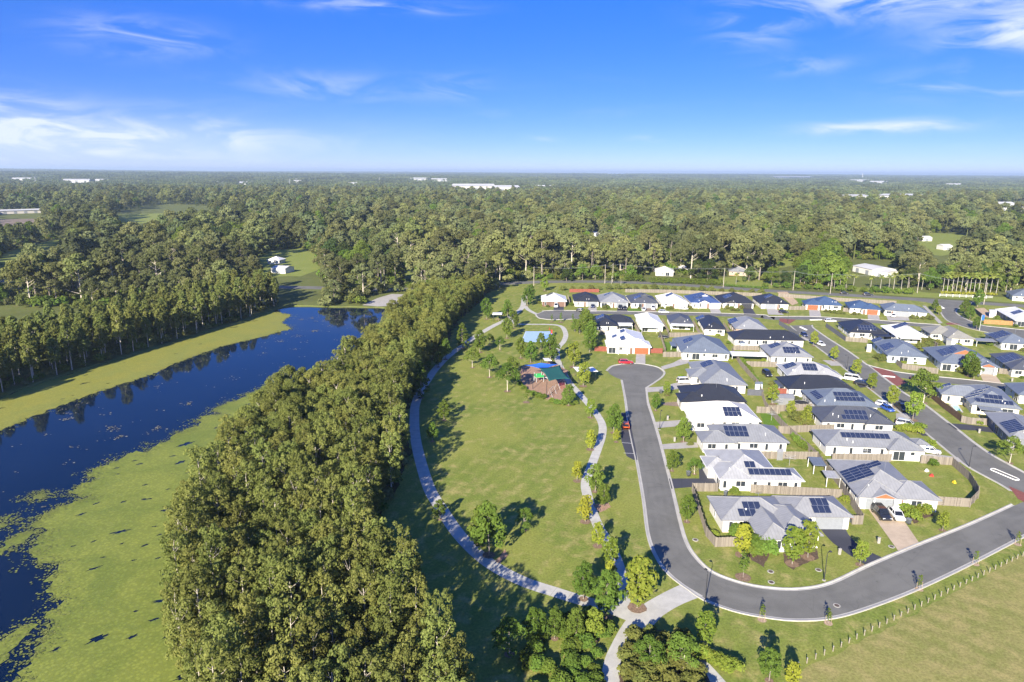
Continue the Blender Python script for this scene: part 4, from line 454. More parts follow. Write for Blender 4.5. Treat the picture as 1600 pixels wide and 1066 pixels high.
    'PALMS': [('tall pale-trunked palm in the avenue behind the yellow hedge', 'avenue of palms', [(229.9, 360.9, 0.9),(231.8, 360.1, 1.0),(234.1, 359.6, 1),(235.9, 359.1, 1.0),(238.0, 358.6, 1),(240.4, 358.0, 1.0),(241.9, 357.3, 1.0),(244.1, 357.0, 1.0),(246.1, 356.5, 1.0),(248.6, 355.6, 1.1),(251.2, 355.1, 1.0),(253.7, 354.2, 1.0)]),('palm in the loose group across the main road', 'palms across the main road', [(176.8, 365.1, 0.7),(182.3, 369.5, 0.8),(184.2, 365.3, 0.8),(194.8, 367.8, 0.7),(197.9, 363.8, 0.8),(202.5, 363.9, 0.8),(205.3, 364.1, 0.9),(209.5, 364.2, 0.8),(214.2, 366.5, 0.8),(220.8, 364.6, 0.8),(174.6, 367.1, 0.6),(55.2, 377.7, 0.6),(59.9, 373.4, 0.5),(125.7, 380.5, 0.6)])],
    'HEDGES': [('green', [(77.56, 380.85),(96.63, 379.33),(116.33, 375.63)], 3.4, 2.2, 'long clipped green hedge across the main road'),('yellow', [(223.29, 351.71),(235.05, 349.26),(249.01, 346.92)], 1.6, 1.4, 'bright yellow hedge under the palm avenue'),('green', [(116.05, 372.32),(137.54, 363.56)], 1.3, 1.2, 'low green hedge beside the tan brick house'),('green', [(63.81, 387.27),(69.75, 389.9),(74.07, 385.34)], 4.0, 3.0, 'dark hedge block left of the long hedge')],
    'SAILS': {'blue': [(3.66, 195.45),(8.66, 196.61),(14.07, 197.44),(9.4, 191.83)], 'green': [(7.71, 191.45),(14.31, 195.34),(16.47, 183.3),(10.18, 179.55)], 'blueb': [(16.56, 183.31),(16.79, 183.93)]},
    'SAILPOSTS': [(2.18, 196.16),(6.03, 186.25),(9.59, 178.32),(16.99, 185.58),(15.25, 199.09),(9.07, 200.31)],
    'SHELTERS': [([(18.62, 199.84),(24.69, 199.97),(25.54, 194.06),(19.39, 193.29)], 2.9, 'white picnic shelter roof beside the playground'),([(9.88, 210.3),(11.73, 210.34),(12.51, 205.98),(10.3, 205.93)], 2.8, 'small white shelter roof behind the sails'),([(-8.16, 282.16),(-4.11, 282.28),(-4.28, 275.92),(-8.25, 275.8)], 3.0, 'white picnic roof beside the belt path')],
    'BUILDINGS': [((86.1, 410.7),(97.2, 408.6),12, 5.0, 'whitehouse', 'white house above the long clipped hedge'),((105.0, 425.2),(111.1, 425.4),8, 4.5, 'whitehouse', 'small pale house right of the hedge house'),((131.6, 414.0),(142.9, 410.5),11, 4.6, 'brickhouse', 'tan brick house with grey roof across the main road'),((217.9, 436.0),(220.3, 416.5),16, 5.0, 'longshed', 'long white ribbed shed behind the palms'),((220.3, 416.5),(225.6, 408.8),12, 4.0, 'longshed', 'second white shed behind the palms'),((246.9, 333.3),(261.1, 326.9),14, 4.6, 'bluehouse', 'blue-grey roofed house beyond the palm avenue'),((-163.7, 453.9),(-154.7, 452.6),9, 5.5, 'whitehouse', 'small white gabled house in the green clearing'),((-146.1, 411.3),(-136.8, 409.1),10, 4.2, 'longshed', 'grey-roofed shed in the green clearing'),((-707.0, 954.9),(-673.7, 989.4),16, 6, 'longshed', 'long pale shed beside the bare building ground'),((383.4, 644.6),(393.4, 645.3),9, 4.6, 'longshed', 'pale roof in the paddock behind the palms, left one'),((356.2, 566.8),(363.9, 567.2),9, 4.6, 'longshed', 'pale roof in the paddock behind the palms, middle one'),((336.4, 497.9),(341.8, 498.1),9, 4.6, 'longshed', 'red-brown shed among trees behind the palm avenue'),((290.7, 514.9),(295.2, 515.1),9, 4.6, 'longshed', 'small pale roof in the right woods'),((77.8, 669.7),(86.6, 670.3),9, 4.6, 'longshed', 'pale roof hidden in the middle woods'),((148.8, 641.8),(156.1, 642.2),9, 4.6, 'longshed', 'small roof in the middle woods'),((-193.9, 485.8),(-189.0, 486.0),9, 4.6, 'longshed', 'white roof at the edge of the left woods'),((696.0, 954.8),(716.8, 956.7),9, 4.6, 'longshed', 'pink-grey roof at the right edge'),((-182.9, 2207.1),(-58.3, 2235.8),60, 24, 'longshed', 'long white warehouse in the far forest, left one'),((-52.5, 2164.5),(21.1, 2180.9),60, 21, 'longshed', 'white warehouse in the far forest, right one'),((-1892.8, 2950.3),(-1804.7, 2983.2),30.8, None, 'far', 'far white shed roofs left of the skyline tower'),((-1782.4, 2991.5),(-1732.8, 3010.1),16.9, None, 'far', 'small far white roof left of the warehouses'),((-1209.0, 2756.1),(-1142.2, 2777.6),23.1, None, 'far', 'far white roof in the left forest'),((-1124.2, 2783.4),(-1044.5, 2809.0),27.0, None, 'far', 'far pale roof in the left forest'),((-623.6, 4226.9),(-506.4, 4280.8),24.6, None, 'far', 'far white town roof near the skyline'),((-462.2, 4031.3),(-359.4, 4075.7),22.3, None, 'far', 'second far white town roof near the skyline'),((-671.5, 2861.9),(-605.1, 2882.7),20.8, None, 'far', 'far white roof above the lake end'),((-1011.4, 3192.7),(-950.8, 3214.7),17.7, None, 'far', 'far pale roof above the white house'),((2946.6, 8012.1),(3594.9, 8419.2),50.1, None, 'far', 'long far white roof near the right skyline'),((2388.0, 4951.2),(2547.3, 5016.0),21.6, None, 'far', 'far pale building below the chimney stack'),((2238.2, 4373.9),(2367.1, 4420.8),20.0, None, 'far', 'far cream building right of the chimney stack'),((803.1, 1734.3),(889.9, 1748.6),38.5, None, 'far', 'white town roofs in the right forest, left group'),((946.1, 1801.1),(1078.2, 1823.3),55.4, None, 'far', 'white town roofs in the right forest, right group'),((2238.2, 3610.5),(2328.0, 3637.4),16.9, None, 'far', 'far white roof at the right'),((813.4, 1171.2),(866.3, 1177.1),34.6, None, 'far', 'grey roofs at the right picture edge'),((928.0, 1336.5),(968.5, 1341.6),23.1, None, 'far', 'pale roofs at the right picture edge'),((348.5, 3687.0),(387.0, 3701.0),8.5, None, 'far', 'single far white roof above the forest'),((87.6, 2620.8),(146.0, 2636.4),18.5, None, 'far', 'far pale roofs right of the warehouses'),((-6871.5, 13674.2),(-6825.7, 13885.5),9.2, None, 'far', 'tiny white silo building on the skyline'),((-2204.7, 3085.3),(-2138.5, 3112.2),23.1, None, 'far', 'far pale roof at the left edge')],
    'STACK': (3185.46, 6409.24),
    'PYLONS': [(-1604.5, 2353.6),(-764.0, 2394.6),(-798.6, 2585.5),(-604.8, 3172.6),(163.6, 4918.3),(327.8, 469.2),(90.1, 467.8),(344.2, 480.2)],
    'MEDIANS': [((101.37, 132.82),(102.74, 128.6)),((126.86, 283.95),(131.45, 284.58)),((116.74, 269.75),(116.98, 265.12)),((114.23, 201.2),(116.8, 200.41)),((203.68, 322.31),(200.41, 312.26)),((218.92, 326.35),(222.3, 326.46))],
    'BAYLINES': [((25.41, 146.61),(27.67, 146.07)),((24.83, 140.6),(27.05, 140.28))],
    'RAILFENCE': [(217.91, 343.94),(241.22, 338.39)],
    'PLAY': [(8.04, 193.69),(14.08, 187.61),(11.12, 180.57)],
    'HOOP': (14.56, 249.84),
    'TRAMP': [(56.74, 249.18),(77.61, 173.7)],
    'SHEDS': [([(71.35, 173.58),(75.49, 173.21),(76.58, 177.32),(73.28, 177.25)], 2.0, 'grey', 'grey garden shed beside the black trampoline'),([(56.76, 235.28),(59.26, 235.0),(60.58, 240.64),(58.1, 240.58)], 2.1, 'blue', 'small blue-roofed cubby in the green yard'),([(207.71, 291.7),(210.92, 291.8),(215.41, 298.87),(212.13, 298.77)], 2.2, 'white', 'white site shed behind the orange timber fence'),([(69.78, 187.1),(71.9, 186.92),(72.42, 189.04),(70.32, 188.99)], 1.6, 'blue', 'low blue-roofed shed beside the dark metal fence'),([(57.25, 137.12),(58.64, 137.14),(59.23, 138.69),(57.9, 138.67)], 1.9, 'grey', 'small grey shed against the pale-roofed house back fence'),([(70.12, 175.19),(72.3, 175.23),(72.97, 177.58),(70.98, 177.55)], 2.0, 'grey', 'grey shed beside the lime banana clump'),([(80.73, 234.18),(82.36, 234.0),(83.1, 237.1),(81.37, 237.06)], 1.9, 'blue', 'blue garden shed below the long black roof'),([(123.77, 230.8),(125.24, 230.4),(126.61, 233.64),(125.21, 233.94)], 2.0, 'white', 'white shed on the island street side'),([(157.55, 240.76),(159.25, 240.21),(161.22, 243.84),(159.5, 244.16)], 2.0, 'grey', 'grey shed behind the beige roof')],
    'POOL': [(118.09, 174.14),(119.93, 174.5),(117.95, 169.7),(116.36, 168.69)],
    'BINS': [((60.38, 110.22),'red', 'wheelie bin with red lid beside the nearest garage'),((70.38, 109.77),'grey', 'grey wheelie bin beside the tan driveway'),((36.19, 129.02),'grey', 'grey wheelie bin above the dark L drive'),((41.15, 120.18),'grey', 'bin beside the fence behind the nearest house'),((41.91, 182.89),'grey', 'bin before the black hip roof'),((143.28, 201.36),'yellow', 'wheelie bin with yellow lid beside the orange-gable garage')],
    'MANHOLES': [((31.16, 103.92),'concrete-ringed manhole on the verge inside the curved fence'),((39.49, 91.72),'concrete-ringed manhole at the bottom of the bend lawn'),((63.3, 102.13),'concrete-ringed manhole beside the tan driveway'),((46.81, 86.06),'round drain cover in the asphalt of the bend'),((40.44, 94.56),'small meter lid below the garden bed'),((48.11, 95.1),'small pit lid left of the street lamp')],
    'TOYS': [((86.63, 131.85),'white toy on the corner lawn', 0),((88.92, 126.43),'yellow toy on the corner lawn', 1),((86.25, 129.52),'red toy on the corner lawn', 2)],
    'LETTERBOX': [((53.5, 99.64),'grey pillar letterbox beside the curved dark drive'),((39.18, 161.73),'white letterbox beside the cream-roof drive'),((112.27, 154.02),'white letterbox beside the dark drive at the right'),((150.31, 196.54),'letterbox before the panel-filled dark roof'),((37.64, 147.48),'letterbox in front of the grey ten-panel house'),((61.72, 103.2),'small letterbox pillar beside the tan driveway')],
    'FLAG': (186.51, 265.93),
    'HOISTS': [((58.98, 134.48),'rotary clothes line on the lawn of the pale-roofed house'),((70.63, 171.96),'rotary clothes line beside the grey shed'),((81.94, 238.82),'rotary clothes line below the long black roof'),((77.15, 138.96),'rotary clothes line behind the orange gable house'),((65.14, 161.62),'rotary clothes line on the bright green back lawn')],
}

# grass and ground -------------------------------------------------
def grass_mat(name, a, b, c, stripe=0.0, stripe_rot=0.0, fine=1.0, cth=(0.5, 0.75)):
    """a: body colour, b: lusher patches, c: dry patches"""
    m, t = mat_new(name)
    p = wpos(t)
    n1 = t.noise(p, 0.055, 4, 0.6)
    n2 = t.noise(p, 0.35, 5, 0.65, 0.4)
    n3 = t.noise(p, 2.6 * fine, 6, 0.75)
    col = t.mix(t.ramp(n1, 0.35, 0.65), a, b)
    dry = t.math('ADD', t.math('MULTIPLY', n2, 0.75), t.math('MULTIPLY', n1, 0.3))
    col = t.mix(t.ramp(dry, *cth), col, c)
    if stripe:
        mp = t.n('ShaderNodeMapping', inp={0: p, 'Rotation': (0, 0, stripe_rot)}).outputs[0]
        wv = t.n('ShaderNodeTexWave', wave_type='BANDS', inp={0: mp, 'Scale': 0.11, 'Distortion': 4.0, 'Detail': 3.0, 'Detail Scale': 0.3})
        k = t.math('MULTIPLY', t.ramp(n1, 0.30, 0.60), stripe)
        col = t.mix(t.math('MULTIPLY', wv.outputs[1], k), col, tuple(x * 0.72 for x in b))
    col = t.mix(t.ramp(n3, 0.25, 0.75), t.mix(1.0, col, (0.62, 0.62, 0.58), 'MULTIPLY'), t.mix(1.0, col, (1.25, 1.25, 1.2), 'MULTIPLY'))
    finish(t, col, 0.95, t.noise(p, 5.0 * fine, 4, 0.8), 0.5, 0.08, 0.1)
    return m


M_LAWN = grass_mat('lawn_grass', (0.222, 0.240, 0.056), (0.158, 0.204, 0.040), (0.365, 0.310, 0.125), 0.34, 0.4, cth=(0.49, 0.75))
M_YARD = grass_mat('yard_grass', (0.215, 0.230, 0.060), (0.165, 0.212, 0.046), (0.300, 0.262, 0.105), fine=1.4)
M_LUSH = grass_mat('lush_grass', (0.105, 0.190, 0.024), (0.120, 0.200, 0.028), (0.150, 0.185, 0.045), fine=1.6, cth=(.6, .9))
M_FIELD = grass_mat('field_grass', (0.250, 0.240, 0.078), (0.205, 0.215, 0.062), (0.330, 0.280, 0.115), 0.32, -0.95, cth=(.42, .7))
M_WILD = grass_mat('wild_grass', (0.105, 0.120, 0.036), (0.125, 0.150, 0.042), (0.165, 0.150, 0.062))
M_PADDOCK = grass_mat('paddock_grass', (0.190, 0.225, 0.050), (0.200, 0.240, 0.055), (0.260, 0.240, 0.080))
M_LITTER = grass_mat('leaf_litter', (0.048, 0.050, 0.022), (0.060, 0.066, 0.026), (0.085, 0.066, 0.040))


def asphalt_mat(name, col, worn=0.35):
    m, t = mat_new(name)
    p = wpos(t)
    n = t.noise(p, 0.18, 4, 0.6, 0.5)
    g = t.noise(p, 9.0, 5, 0.8)
    c = t.mix(t.ramp(n, 0.3, 0.7), tuple(x * (1 - worn * .4) for x in col), tuple(x * (1 + worn) for x in col))
    c = t.mix(t.math('MULTIPLY', t.ramp(g, 0.35, 0.8), 0.35), c, tuple(min(1, x * 1.9) for x in col))
    # paler wheel tracks, darker crown and gutter line, tar patches
    u = t.n('ShaderNodeSeparateXYZ', inp={0: t.n('ShaderNodeUVMap').outputs[0]}).outputs[0]
    trk = t.math('MULTIPLY', t.math('SINE', t.math('MULTIPLY', u, 25.1)), 0.5)
    c = t.mix(t.math('MULTIPLY', t.math('ADD', trk, 0.5), t.math('MULTIPLY', n, 0.30)), c, tuple(x * 1.55 for x in col))
    st_ = t.noise(p, 0.55, 3, 0.5, 1.2)
    c = t.mix(t.math('MULTIPLY', t.ramp(st_, 0.66, 0.74), 0.45), c, tuple(x * 0.5 for x in col))
    vr = t.n('ShaderNodeTexVoronoi', feature='DISTANCE_TO_EDGE', inp={0: t.n('ShaderNodeMapping', inp={0: p, 'Scale': (.16, .16, .16)}).outputs[0], 'Scale': 1.0})
    c = t.mix(t.math('MULTIPLY', t.ramp(vr.outputs[0], 0.010, 0.003), 0.16), c, tuple(x * 0.45 for x in col))
    finish(t, c, 0.9, g, 0.4, 0.02, 0.25)
    return m


M_ASPHALT = asphalt_mat('asphalt', (0.120, 0.118, 0.106), 0.24)
M_BITUMEN = asphalt_mat('dark_driveway', (0.042, 0.044, 0.056), 0.2)


def concrete_mat(name, col, joints=0.0, rot=0.0):
    m, t = mat_new(name)
    p = wpos(t)
    n = t.noise(p, 0.5, 6, 0.7, 0.3)
    g = t.noise(p, 6.0, 4, 0.7)
    c = t.mix(t.ramp(n, 0.3, 0.72), tuple(x * 0.86 for x in col), tuple(x * 1.1 for x in col))
    c = t.mix(t.math('MULTIPLY', t.ramp(g, 0.55, 0.85), 0.25), c, tuple(x * 0.6 for x in col))
    finish(t, c, 0.9, g, 0.3, 0.02, 0.2)
    return m


M_CONC = concrete_mat('concrete_path', (0.43, 0.42, 0.38))
M_KERB = concrete_mat('kerb_concrete', (0.40, 0.385, 0.345))
M_DRIVE = concrete_mat('driveway_concrete', (0.36, 0.34, 0.31))
M_TANDRIVE = concrete_mat('tan_exposed_driveway', (0.44, 0.35, 0.25))
M_PAVERED = simple('red_paving', (0.20, 0.070, 0.055), 0.85, 0.25, 4.0)
M_PAINT = simple('road_paint', (0.80, 0.79, 0.76), 0.7, 0.08, 3)
M_BARK = simple('bark_mulch', (0.32, 0.20, 0.135), 0.95, 0.35, 5.0, bump=0.8)
M_BED = simple('garden_mulch', (0.095, 0.066, 0.046), 0.95, 0.4, 4.0, bump=0.8)
M_SAND = simple('bare_sand', (0.42, 0.31, 0.20), 0.95, 0.2, 1.0)
M_DIRT = simple('bare_soil', (0.19, 0.145, 0.105), 0.95, 0.4, 0.05)
M_COURT = simple('court_blue', (0.30, 0.43, 0.62), 0.8, 0.07, 1.0)
M_COURT2 = simple('court_key_blue', (0.20, 0.36, 0.62), 0.8, 0.05, 1.0)

# water
M_WATER, t = mat_new('lake_water')
p = wpos(t)
w1 = t.noise(p, 0.9, 3, 0.5)
w2 = t.noise(p, 0.06, 3, 0.5)
finish(t, t.mix(t.ramp(w2, .3, .7), (0.002, 0.008, 0.023), (0.003, 0.010, 0.028)), 0.05, w1, 0.16, 0.03, 0.5, extra={'IOR': 1.33})


def algae_mat(name, a, b, c):
    m, t = mat_new(name)
    p = wpos(t)
    n1 = t.noise(p, 0.09, 6, 0.68, 0.8)
    n2 = t.noise(p, 1.1, 6, 0.75)
    vor = t.n('ShaderNodeTexVoronoi', inp={0: p, 'Scale': 1.9})
    col = t.mix(t.ramp(n1, 0.35, 0.65), a, b)
    col = t.mix(t.math('MULTIPLY', t.ramp(vor.outputs[0], 0.15, 0.6), 0.40), col, tuple(x * 0.5 for x in a))
    col = t.mix(t.math('MULTIPLY', t.ramp(n2, 0.55, 0.8), 0.7), col, c)
    finish(t, col, 0.75, n2, 0.8, 0.1, 0.3)
    return m


M_ALGAE_L = algae_mat('water_weed_olive', (0.255, 0.250, 0.040), (0.215, 0.235, 0.045), (0.31, 0.265, 0.06))
M_ALGAE_R = algae_mat('water_weed_green', (0.150, 0.190, 0.028), (0.225, 0.255, 0.040), (0.320, 0.315, 0.058))
m, t = mat_new('lily_pad')
ri = t.n('ShaderNodeNewGeometry').outputs['Random Per Island']
finish(t, t.mix(ri, (0.07, 0.09, 0.022), (0.20, 0.215, 0.045)), 0.55)
M_PAD = m
m, t = mat_new('dead_lily_pad')
ri = t.n('ShaderNodeNewGeometry').outputs['Random Per Island']
finish(t, t.mix(ri, (0.06, 0.055, 0.035), (0.26, 0.24, 0.15)), 0.6)
M_PAD2 = m

# ------------------------------------------------------------------ the ground sheet with the lake basin cut into it
LAKE = DATA['LAKE']


def lake_line(jag=0.5):
    r_ = random.Random(5)
    q = []
    for p in smooth_line(LAKE + [LAKE[0]], 3.0)[:-1]:
        q.append((p[0] + r_.uniform(-jag, jag), p[1] + r_.uniform(-jag, jag)))
    return q


SHORE = lake_line()


def vnoise(x, y, s, seed=0):
    return (math.sin(x / s * 1.7 + seed) * math.cos(y / s * 1.3 + seed * 2.1) + math.sin((x + y) / s * .83 + 1.3 + seed) * .7
            + math.sin((x - 1.6 * y) / s * .61 + 4.1 + seed) * .6) / 2.3


def hill_z(x, y):
    r = math.hypot(x, y)
    if r < 900:
        return 0.0
    k = min(1.0, (r - 900) / 5000.0)
    h = k * k * (14 + 16 * vnoise(x, y, 2300, .4) + 5 * vnoise(x, y, 700, 2.0))
    if r > 7000:
        h += min(1.0, (r - 7000) / 6000) * (20 + 22 * vnoise(x, y, 6000, 1.1))
    return max(h, 0.0)


def build_ground():
    pts = []
    xs = [-26000, -18000, -12000, -8000, -5500, -3800, -2600, -1800, -1200, -800, -500, -300, -200, -150, -100, -50, 0, 50, 100, 150, 200, 300, 500,
          800, 1200, 1800, 2600, 3800, 5500, 8000, 12000, 18000, 26000]
    ys = [-3000, -1200, -500, -200, -80, 0, 50, 100, 150, 200, 250, 300, 350, 400, 500, 650, 800, 1000, 1300, 1700, 2200, 2800, 3500, 4400, 5500, 7000,
          8500, 10500, 13000, 16000, 20000, 26000]
    for x in xs:
        for y in ys:
            if not inpoly(x, y, SHORE):
                pts.append((x, y))
    n0 = len(pts)
    pts += SHORE
    m_ = len(SHORE)
    edges = [(n0 + i, n0 + (i + 1) % m_) for i in range(m_)]
    vco, _, fs, *_ = delaunay_2d_cdt([Vector(p) for p in pts], edges, [], 0, 1e-4)
    mb = MB()
    mb.v = [(v.x, v.y, hill_z(v.x, v.y)) for v in vco]
    for f in fs:
        cx = sum(vco[i].x for i in f) / len(f)
        cy = sum(vco[i].y for i in f) / len(f)
        if not inpoly(cx, cy, SHORE):
            mb.f.append(tuple(f))
            mb.m.append(0)
    # the bank runs down under the water
    inner = offset_line(SHORE + [SHORE[0]], 0)[:-1]
    cxm = sum(p[0] for p in SHORE) / m_
    cym = sum(p[1] for p in SHORE) / m_
    area = sum(SHORE[i][0] * SHORE[(i + 1) % m_][1] - SHORE[(i + 1) % m_][0] * SHORE[i][1] for i in range(m_))
    low = offset_line(SHORE + [SHORE[0]], 2.2 if area > 0 else -2.2)[:-1]
    b0 = len(mb.v)
    mb.v += [(p[0], p[1], 0.0) for p in SHORE] + [(p[0], p[1], -1.6) for p in low]
    for i in range(m_):
        j = (i + 1) % m_
        q = (b0 + i, b0 + j, b0 + m_ + j, b0 + m_ + i)
        mb.f.append(q if area > 0 else q[::-1])
        mb.m.append(0)
    return mb.build('ground', M_WILD)


tag(build_ground(), 'rough grass and scrub ground running out to the horizon', 'ground', kind='structure')
xs_ = [p[0] for p in SHORE]
ys_ = [p[1] for p in SHORE]
lk = offset_line(SHORE + [SHORE[0]], 1.0)[:-1]
area_ = sum(SHORE[i][0] * SHORE[(i + 1) % len(SHORE)][1] - SHORE[(i + 1) % len(SHORE)][0] * SHORE[i][1] for i in range(len(SHORE)))
lk = offset_line(SHORE + [SHORE[0]], -1.2 if area_ > 0 else 1.2)[:-1]
tag(sheet('water', lk, -0.5, M_WATER), 'dark blue still water of the long lake', 'lake', kind='structure')

# floating weed: a ragged mat plus single pads along its edge
def weed(name, poly, mat, label, seed, pads, holes=0):
    hr = random.Random(seed + 50)
    cut, mid = [], []
    xs, ys = [q[0] for q in poly], [q[1] for q in poly]
    for _ in range(holes * 60):
        if len(mid) >= holes:
            break
        x, y = hr.uniform(min(xs), max(xs)), hr.uniform(min(ys), max(ys))
        r0 = hr.choice((.3, .4, .55, .8, 1.2))
        if any(math.hypot(x - a, y - b) < 2.6 * (r0 + c) + .5 for a, b, c in mid):
            continue
        if not all(inpoly(x + 2.8 * (r0 + .35) * math.cos(q * .785), y + 2.8 * (r0 + .35) * math.sin(q * .785), poly) for q in range(8)):
            continue
        mid.append((x, y, r0))
        an = hr.uniform(.3, 1.0)
        ring_ = []
        for q in range(18):
            rr = r0 * hr.uniform(.35, 1.15)
            u, v = 2.1 * rr * math.cos(q * .349), .75 * rr * math.sin(q * .349)
            ring_.append((x + u * math.cos(an) - v * math.sin(an), y + u * math.sin(an) + v * math.cos(an)))
        cut.append(ring_)
    holes = cut
    o = sheet(name, poly, -0.47, mat, jag=0.8, seg=0.9, holes=holes)
    tag(o, label, 'water weed', kind='stuff')
    r_ = random.Random(seed)
    mb = MB()
    edge = []
    for i, a in enumerate(poly):
        b = poly[(i + 1) % len(poly)]
        edge.append((a, b, math.hypot(b[0] - a[0], b[1] - a[1])))
    tot = sum(e[2] for e in edge)
    for k in range(pads):
        s = r_.uniform(0, tot)
        for a, b, L in edge:
            if s < L:
                break
            s -= L
        sp = abs(r_.gauss(0, 1)) * 1.5 + .05
        an = r_.uniform(0, 6.28)
        cx = a[0] + (b[0] - a[0]) * s / L + math.cos(an) * sp
        cy = a[1] + (b[1] - a[1]) * s / L + math.sin(an) * sp
        for _ in range(r_.randint(2, 8)):
            x, y, rr = cx + r_.gauss(0, .7), cy + r_.gauss(0, .4), r_.uniform(.06, .20)
            if not inpoly(x, y, SHORE):
                continue
            z = -0.455 + r_.uniform(0, .03)
            a0 = r_.uniform(0, 6.28)
            mb.poly([(x + rr * math.cos(a0 + q * 1.047), y + rr * math.sin(a0 + q * 1.047), z + r_.uniform(-.01, .02)) for q in range(6)])
    mb.build('lily_pads', M_PAD, o)['kind'] = 'stuff'
    return o


weed('water_weed', DATA['ALGAE_L'], M_ALGAE_L, 'olive green mat of weed along the far tree-lined lake shore', 3, 900, 14)
weed('water_weed', DATA['ALGAE_R'], M_ALGAE_R, 'broad bright green mat of weed beside the near paperbark belt', 4, 1700, 60)
for i, q in enumerate(DATA['ALGAE_S']):
    weed('water_weed', q, M_ALGAE_R, ['narrow green tongue of weed off the ragged edge of the big mat', 'small green weed islet in dark water above the tongue',
         'green weed patch cut by the picture edge', 'loose yellow-green weed patch in the dark water near the bottom corner'][i], 20 + i, 70)

# pads scattered over open water
mb = MB()
r_ = random.Random(31)
for k in range(150):
    while True:
        x, y = r_.uniform(-120, -20), r_.uniform(100, 290)
        if inpoly(x, y, SHORE) and not inpoly(x, y, DATA['ALGAE_L']) and not inpoly(x, y, DATA['ALGAE_R']):
            break
    for _ in range(r_.choice((3, 5, 8, 20)) if k < 70 else 2):
        xx, yy, rr = x + r_.gauss(0, 1.0), y + r_.gauss(0, .8), r_.uniform(.08, .28)
        a0 = r_.uniform(0, 6.28)
        mb.poly([(xx + rr * math.cos(a0 + q * 1.047), yy + rr * math.sin(a0 + q * 1.047), -.47 + r_.uniform(-.01, .03)) for q in range(6)])
tag(mb.build('lily_pads', M_PAD2), 'pale floating lily pads scattered over the open blue water', 'lily pads', kind='stuff')

# ------------------------------------------------------------------ ground covers
tag(sheet('lawn', DATA['LAWN'], 0.012, M_LAWN), 'mown park and verge lawn between tree belt and houses', 'lawn', kind='structure')
tag(sheet('field', DATA['FIELD'], 0.020, M_FIELD, jag=.3, seg=1.5), 'dry straw-coloured field beyond the short post line', 'field', kind='structure')
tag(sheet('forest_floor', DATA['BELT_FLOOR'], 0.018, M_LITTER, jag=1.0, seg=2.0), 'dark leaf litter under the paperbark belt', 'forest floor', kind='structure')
for i, (pl, mt, lb) in enumerate(DATA['CLEARINGS']):
    tag(sheet('clearing', pl, 0.03, {'p': M_PADDOCK, 'd': M_DIRT, 'w': M_WILD, 's': M_SAND, 'f': M_FIELD}[mt], jag=1.0, seg=6.0), lb, 'clearing', kind='structure')


def resample(line, n):
    s = [0.0]
    for a, b in zip(line, line[1:]):
        s.append(s[-1] + math.hypot(b[0] - a[0], b[1] - a[1]))
    out = []
    j = 0
    for k in range(n):
        d_ = s[-1] * k / (n - 1)
        while j < len(s) - 2 and s[j + 1] < d_:
            j += 1
        t_ = (d_ - s[j]) / max(s[j + 1] - s[j], 1e-9)
        out.append((line[j][0] + (line[j + 1][0] - line[j][0]) * t_, line[j][1] + (line[j + 1][1] - line[j][1]) * t_))
    return out


def road(name, Wl, El, z, label, mat=None, n=90):
    a, b = resample(smooth_line(Wl), n), resample(smooth_line(El), n)
    return tag(ribbon(name, b, a, z, mat or M_ASPHALT), label, 'road', kind='structure')


def kerb(line, side, label, wid=0.30, gut=0.32, smooth=True):
    """concrete gutter and upstand kerb along a road edge; side +1: kerb on the left of the line"""
    ln = smooth_line(line, 1.2) if smooth else line
    prof = [(-0.04, 0.021), (gut, 0.026), (gut + .05, 0.125), (gut + wid, 0.135), (gut + wid + .02, -0.02)]
    mb = MB()
    rows = [offset_line(ln, side * o_) for o_, _ in prof]
    n = len(ln)
    for (o_, z_), row in zip(prof, rows):
        mb.v += [(p[0], p[1], z_) for p in row]
    for k in range(len(prof) - 1):
        for i in range(n - 1):
            q = (k * n + i, k * n + i + 1, (k + 1) * n + i + 1, (k + 1) * n + i)
            mb.f.append(q if side > 0 else q[::-1])
            mb.m.append(0)
    return tag(mb.build('kerb', M_KERB), label, 'kerb', kind='structure')


def midline(L, w):
    a = offset_line(smooth_line(L, 1.5), w / 2)
    b = offset_line(smooth_line(L, 1.5), -w / 2)
    return a, b


road('road', DATA['ROADA_W'], DATA['ROADA_E'] + DATA['ROADA_E_EXT'], 0.020, 'grey asphalt street from the turning circle round the bottom bend', n=150)
tag(sheet('road', DATA['BULB_POLY'], 0.0225, M_ASPHALT), 'round asphalt turning circle with the red car', 'road', kind='structure')
road('road', DATA['ROADB_W'], DATA['ROADB_E'], 0.0245, 'grey asphalt street running diagonally past the island block', n=110)
a_, b_ = midline(DATA['SIDE_MID'], 6.2)
tag(ribbon('road', a_, b_, 0.0270, M_ASPHALT), 'short side street between the orange-gabled house and the pool house', 'road', kind='structure')
a_, b_ = midline(DATA['NORTH_MID'], 6.6)
tag(ribbon('road', a_, b_, 0.0200, M_ASPHALT), 'street in front of the far row of houses', 'road', kind='structure')
tag(sheet('road', DATA['NORTH_BULB'], 0.0225, M_ASPHALT), 'asphalt turning head at the park end of the far street', 'road', kind='structure')
road('road', DATA['ROADC_W'], DATA['ROADC_E'], 0.0290, 'connecting road curving in from the main road', n=60)
a_, b_ = midline(DATA['MAIN'], 9.0)
tag(ribbon('road', a_, b_, 0.0330, M_ASPHALT), 'main road crossing behind the estate', 'road', kind='structure')
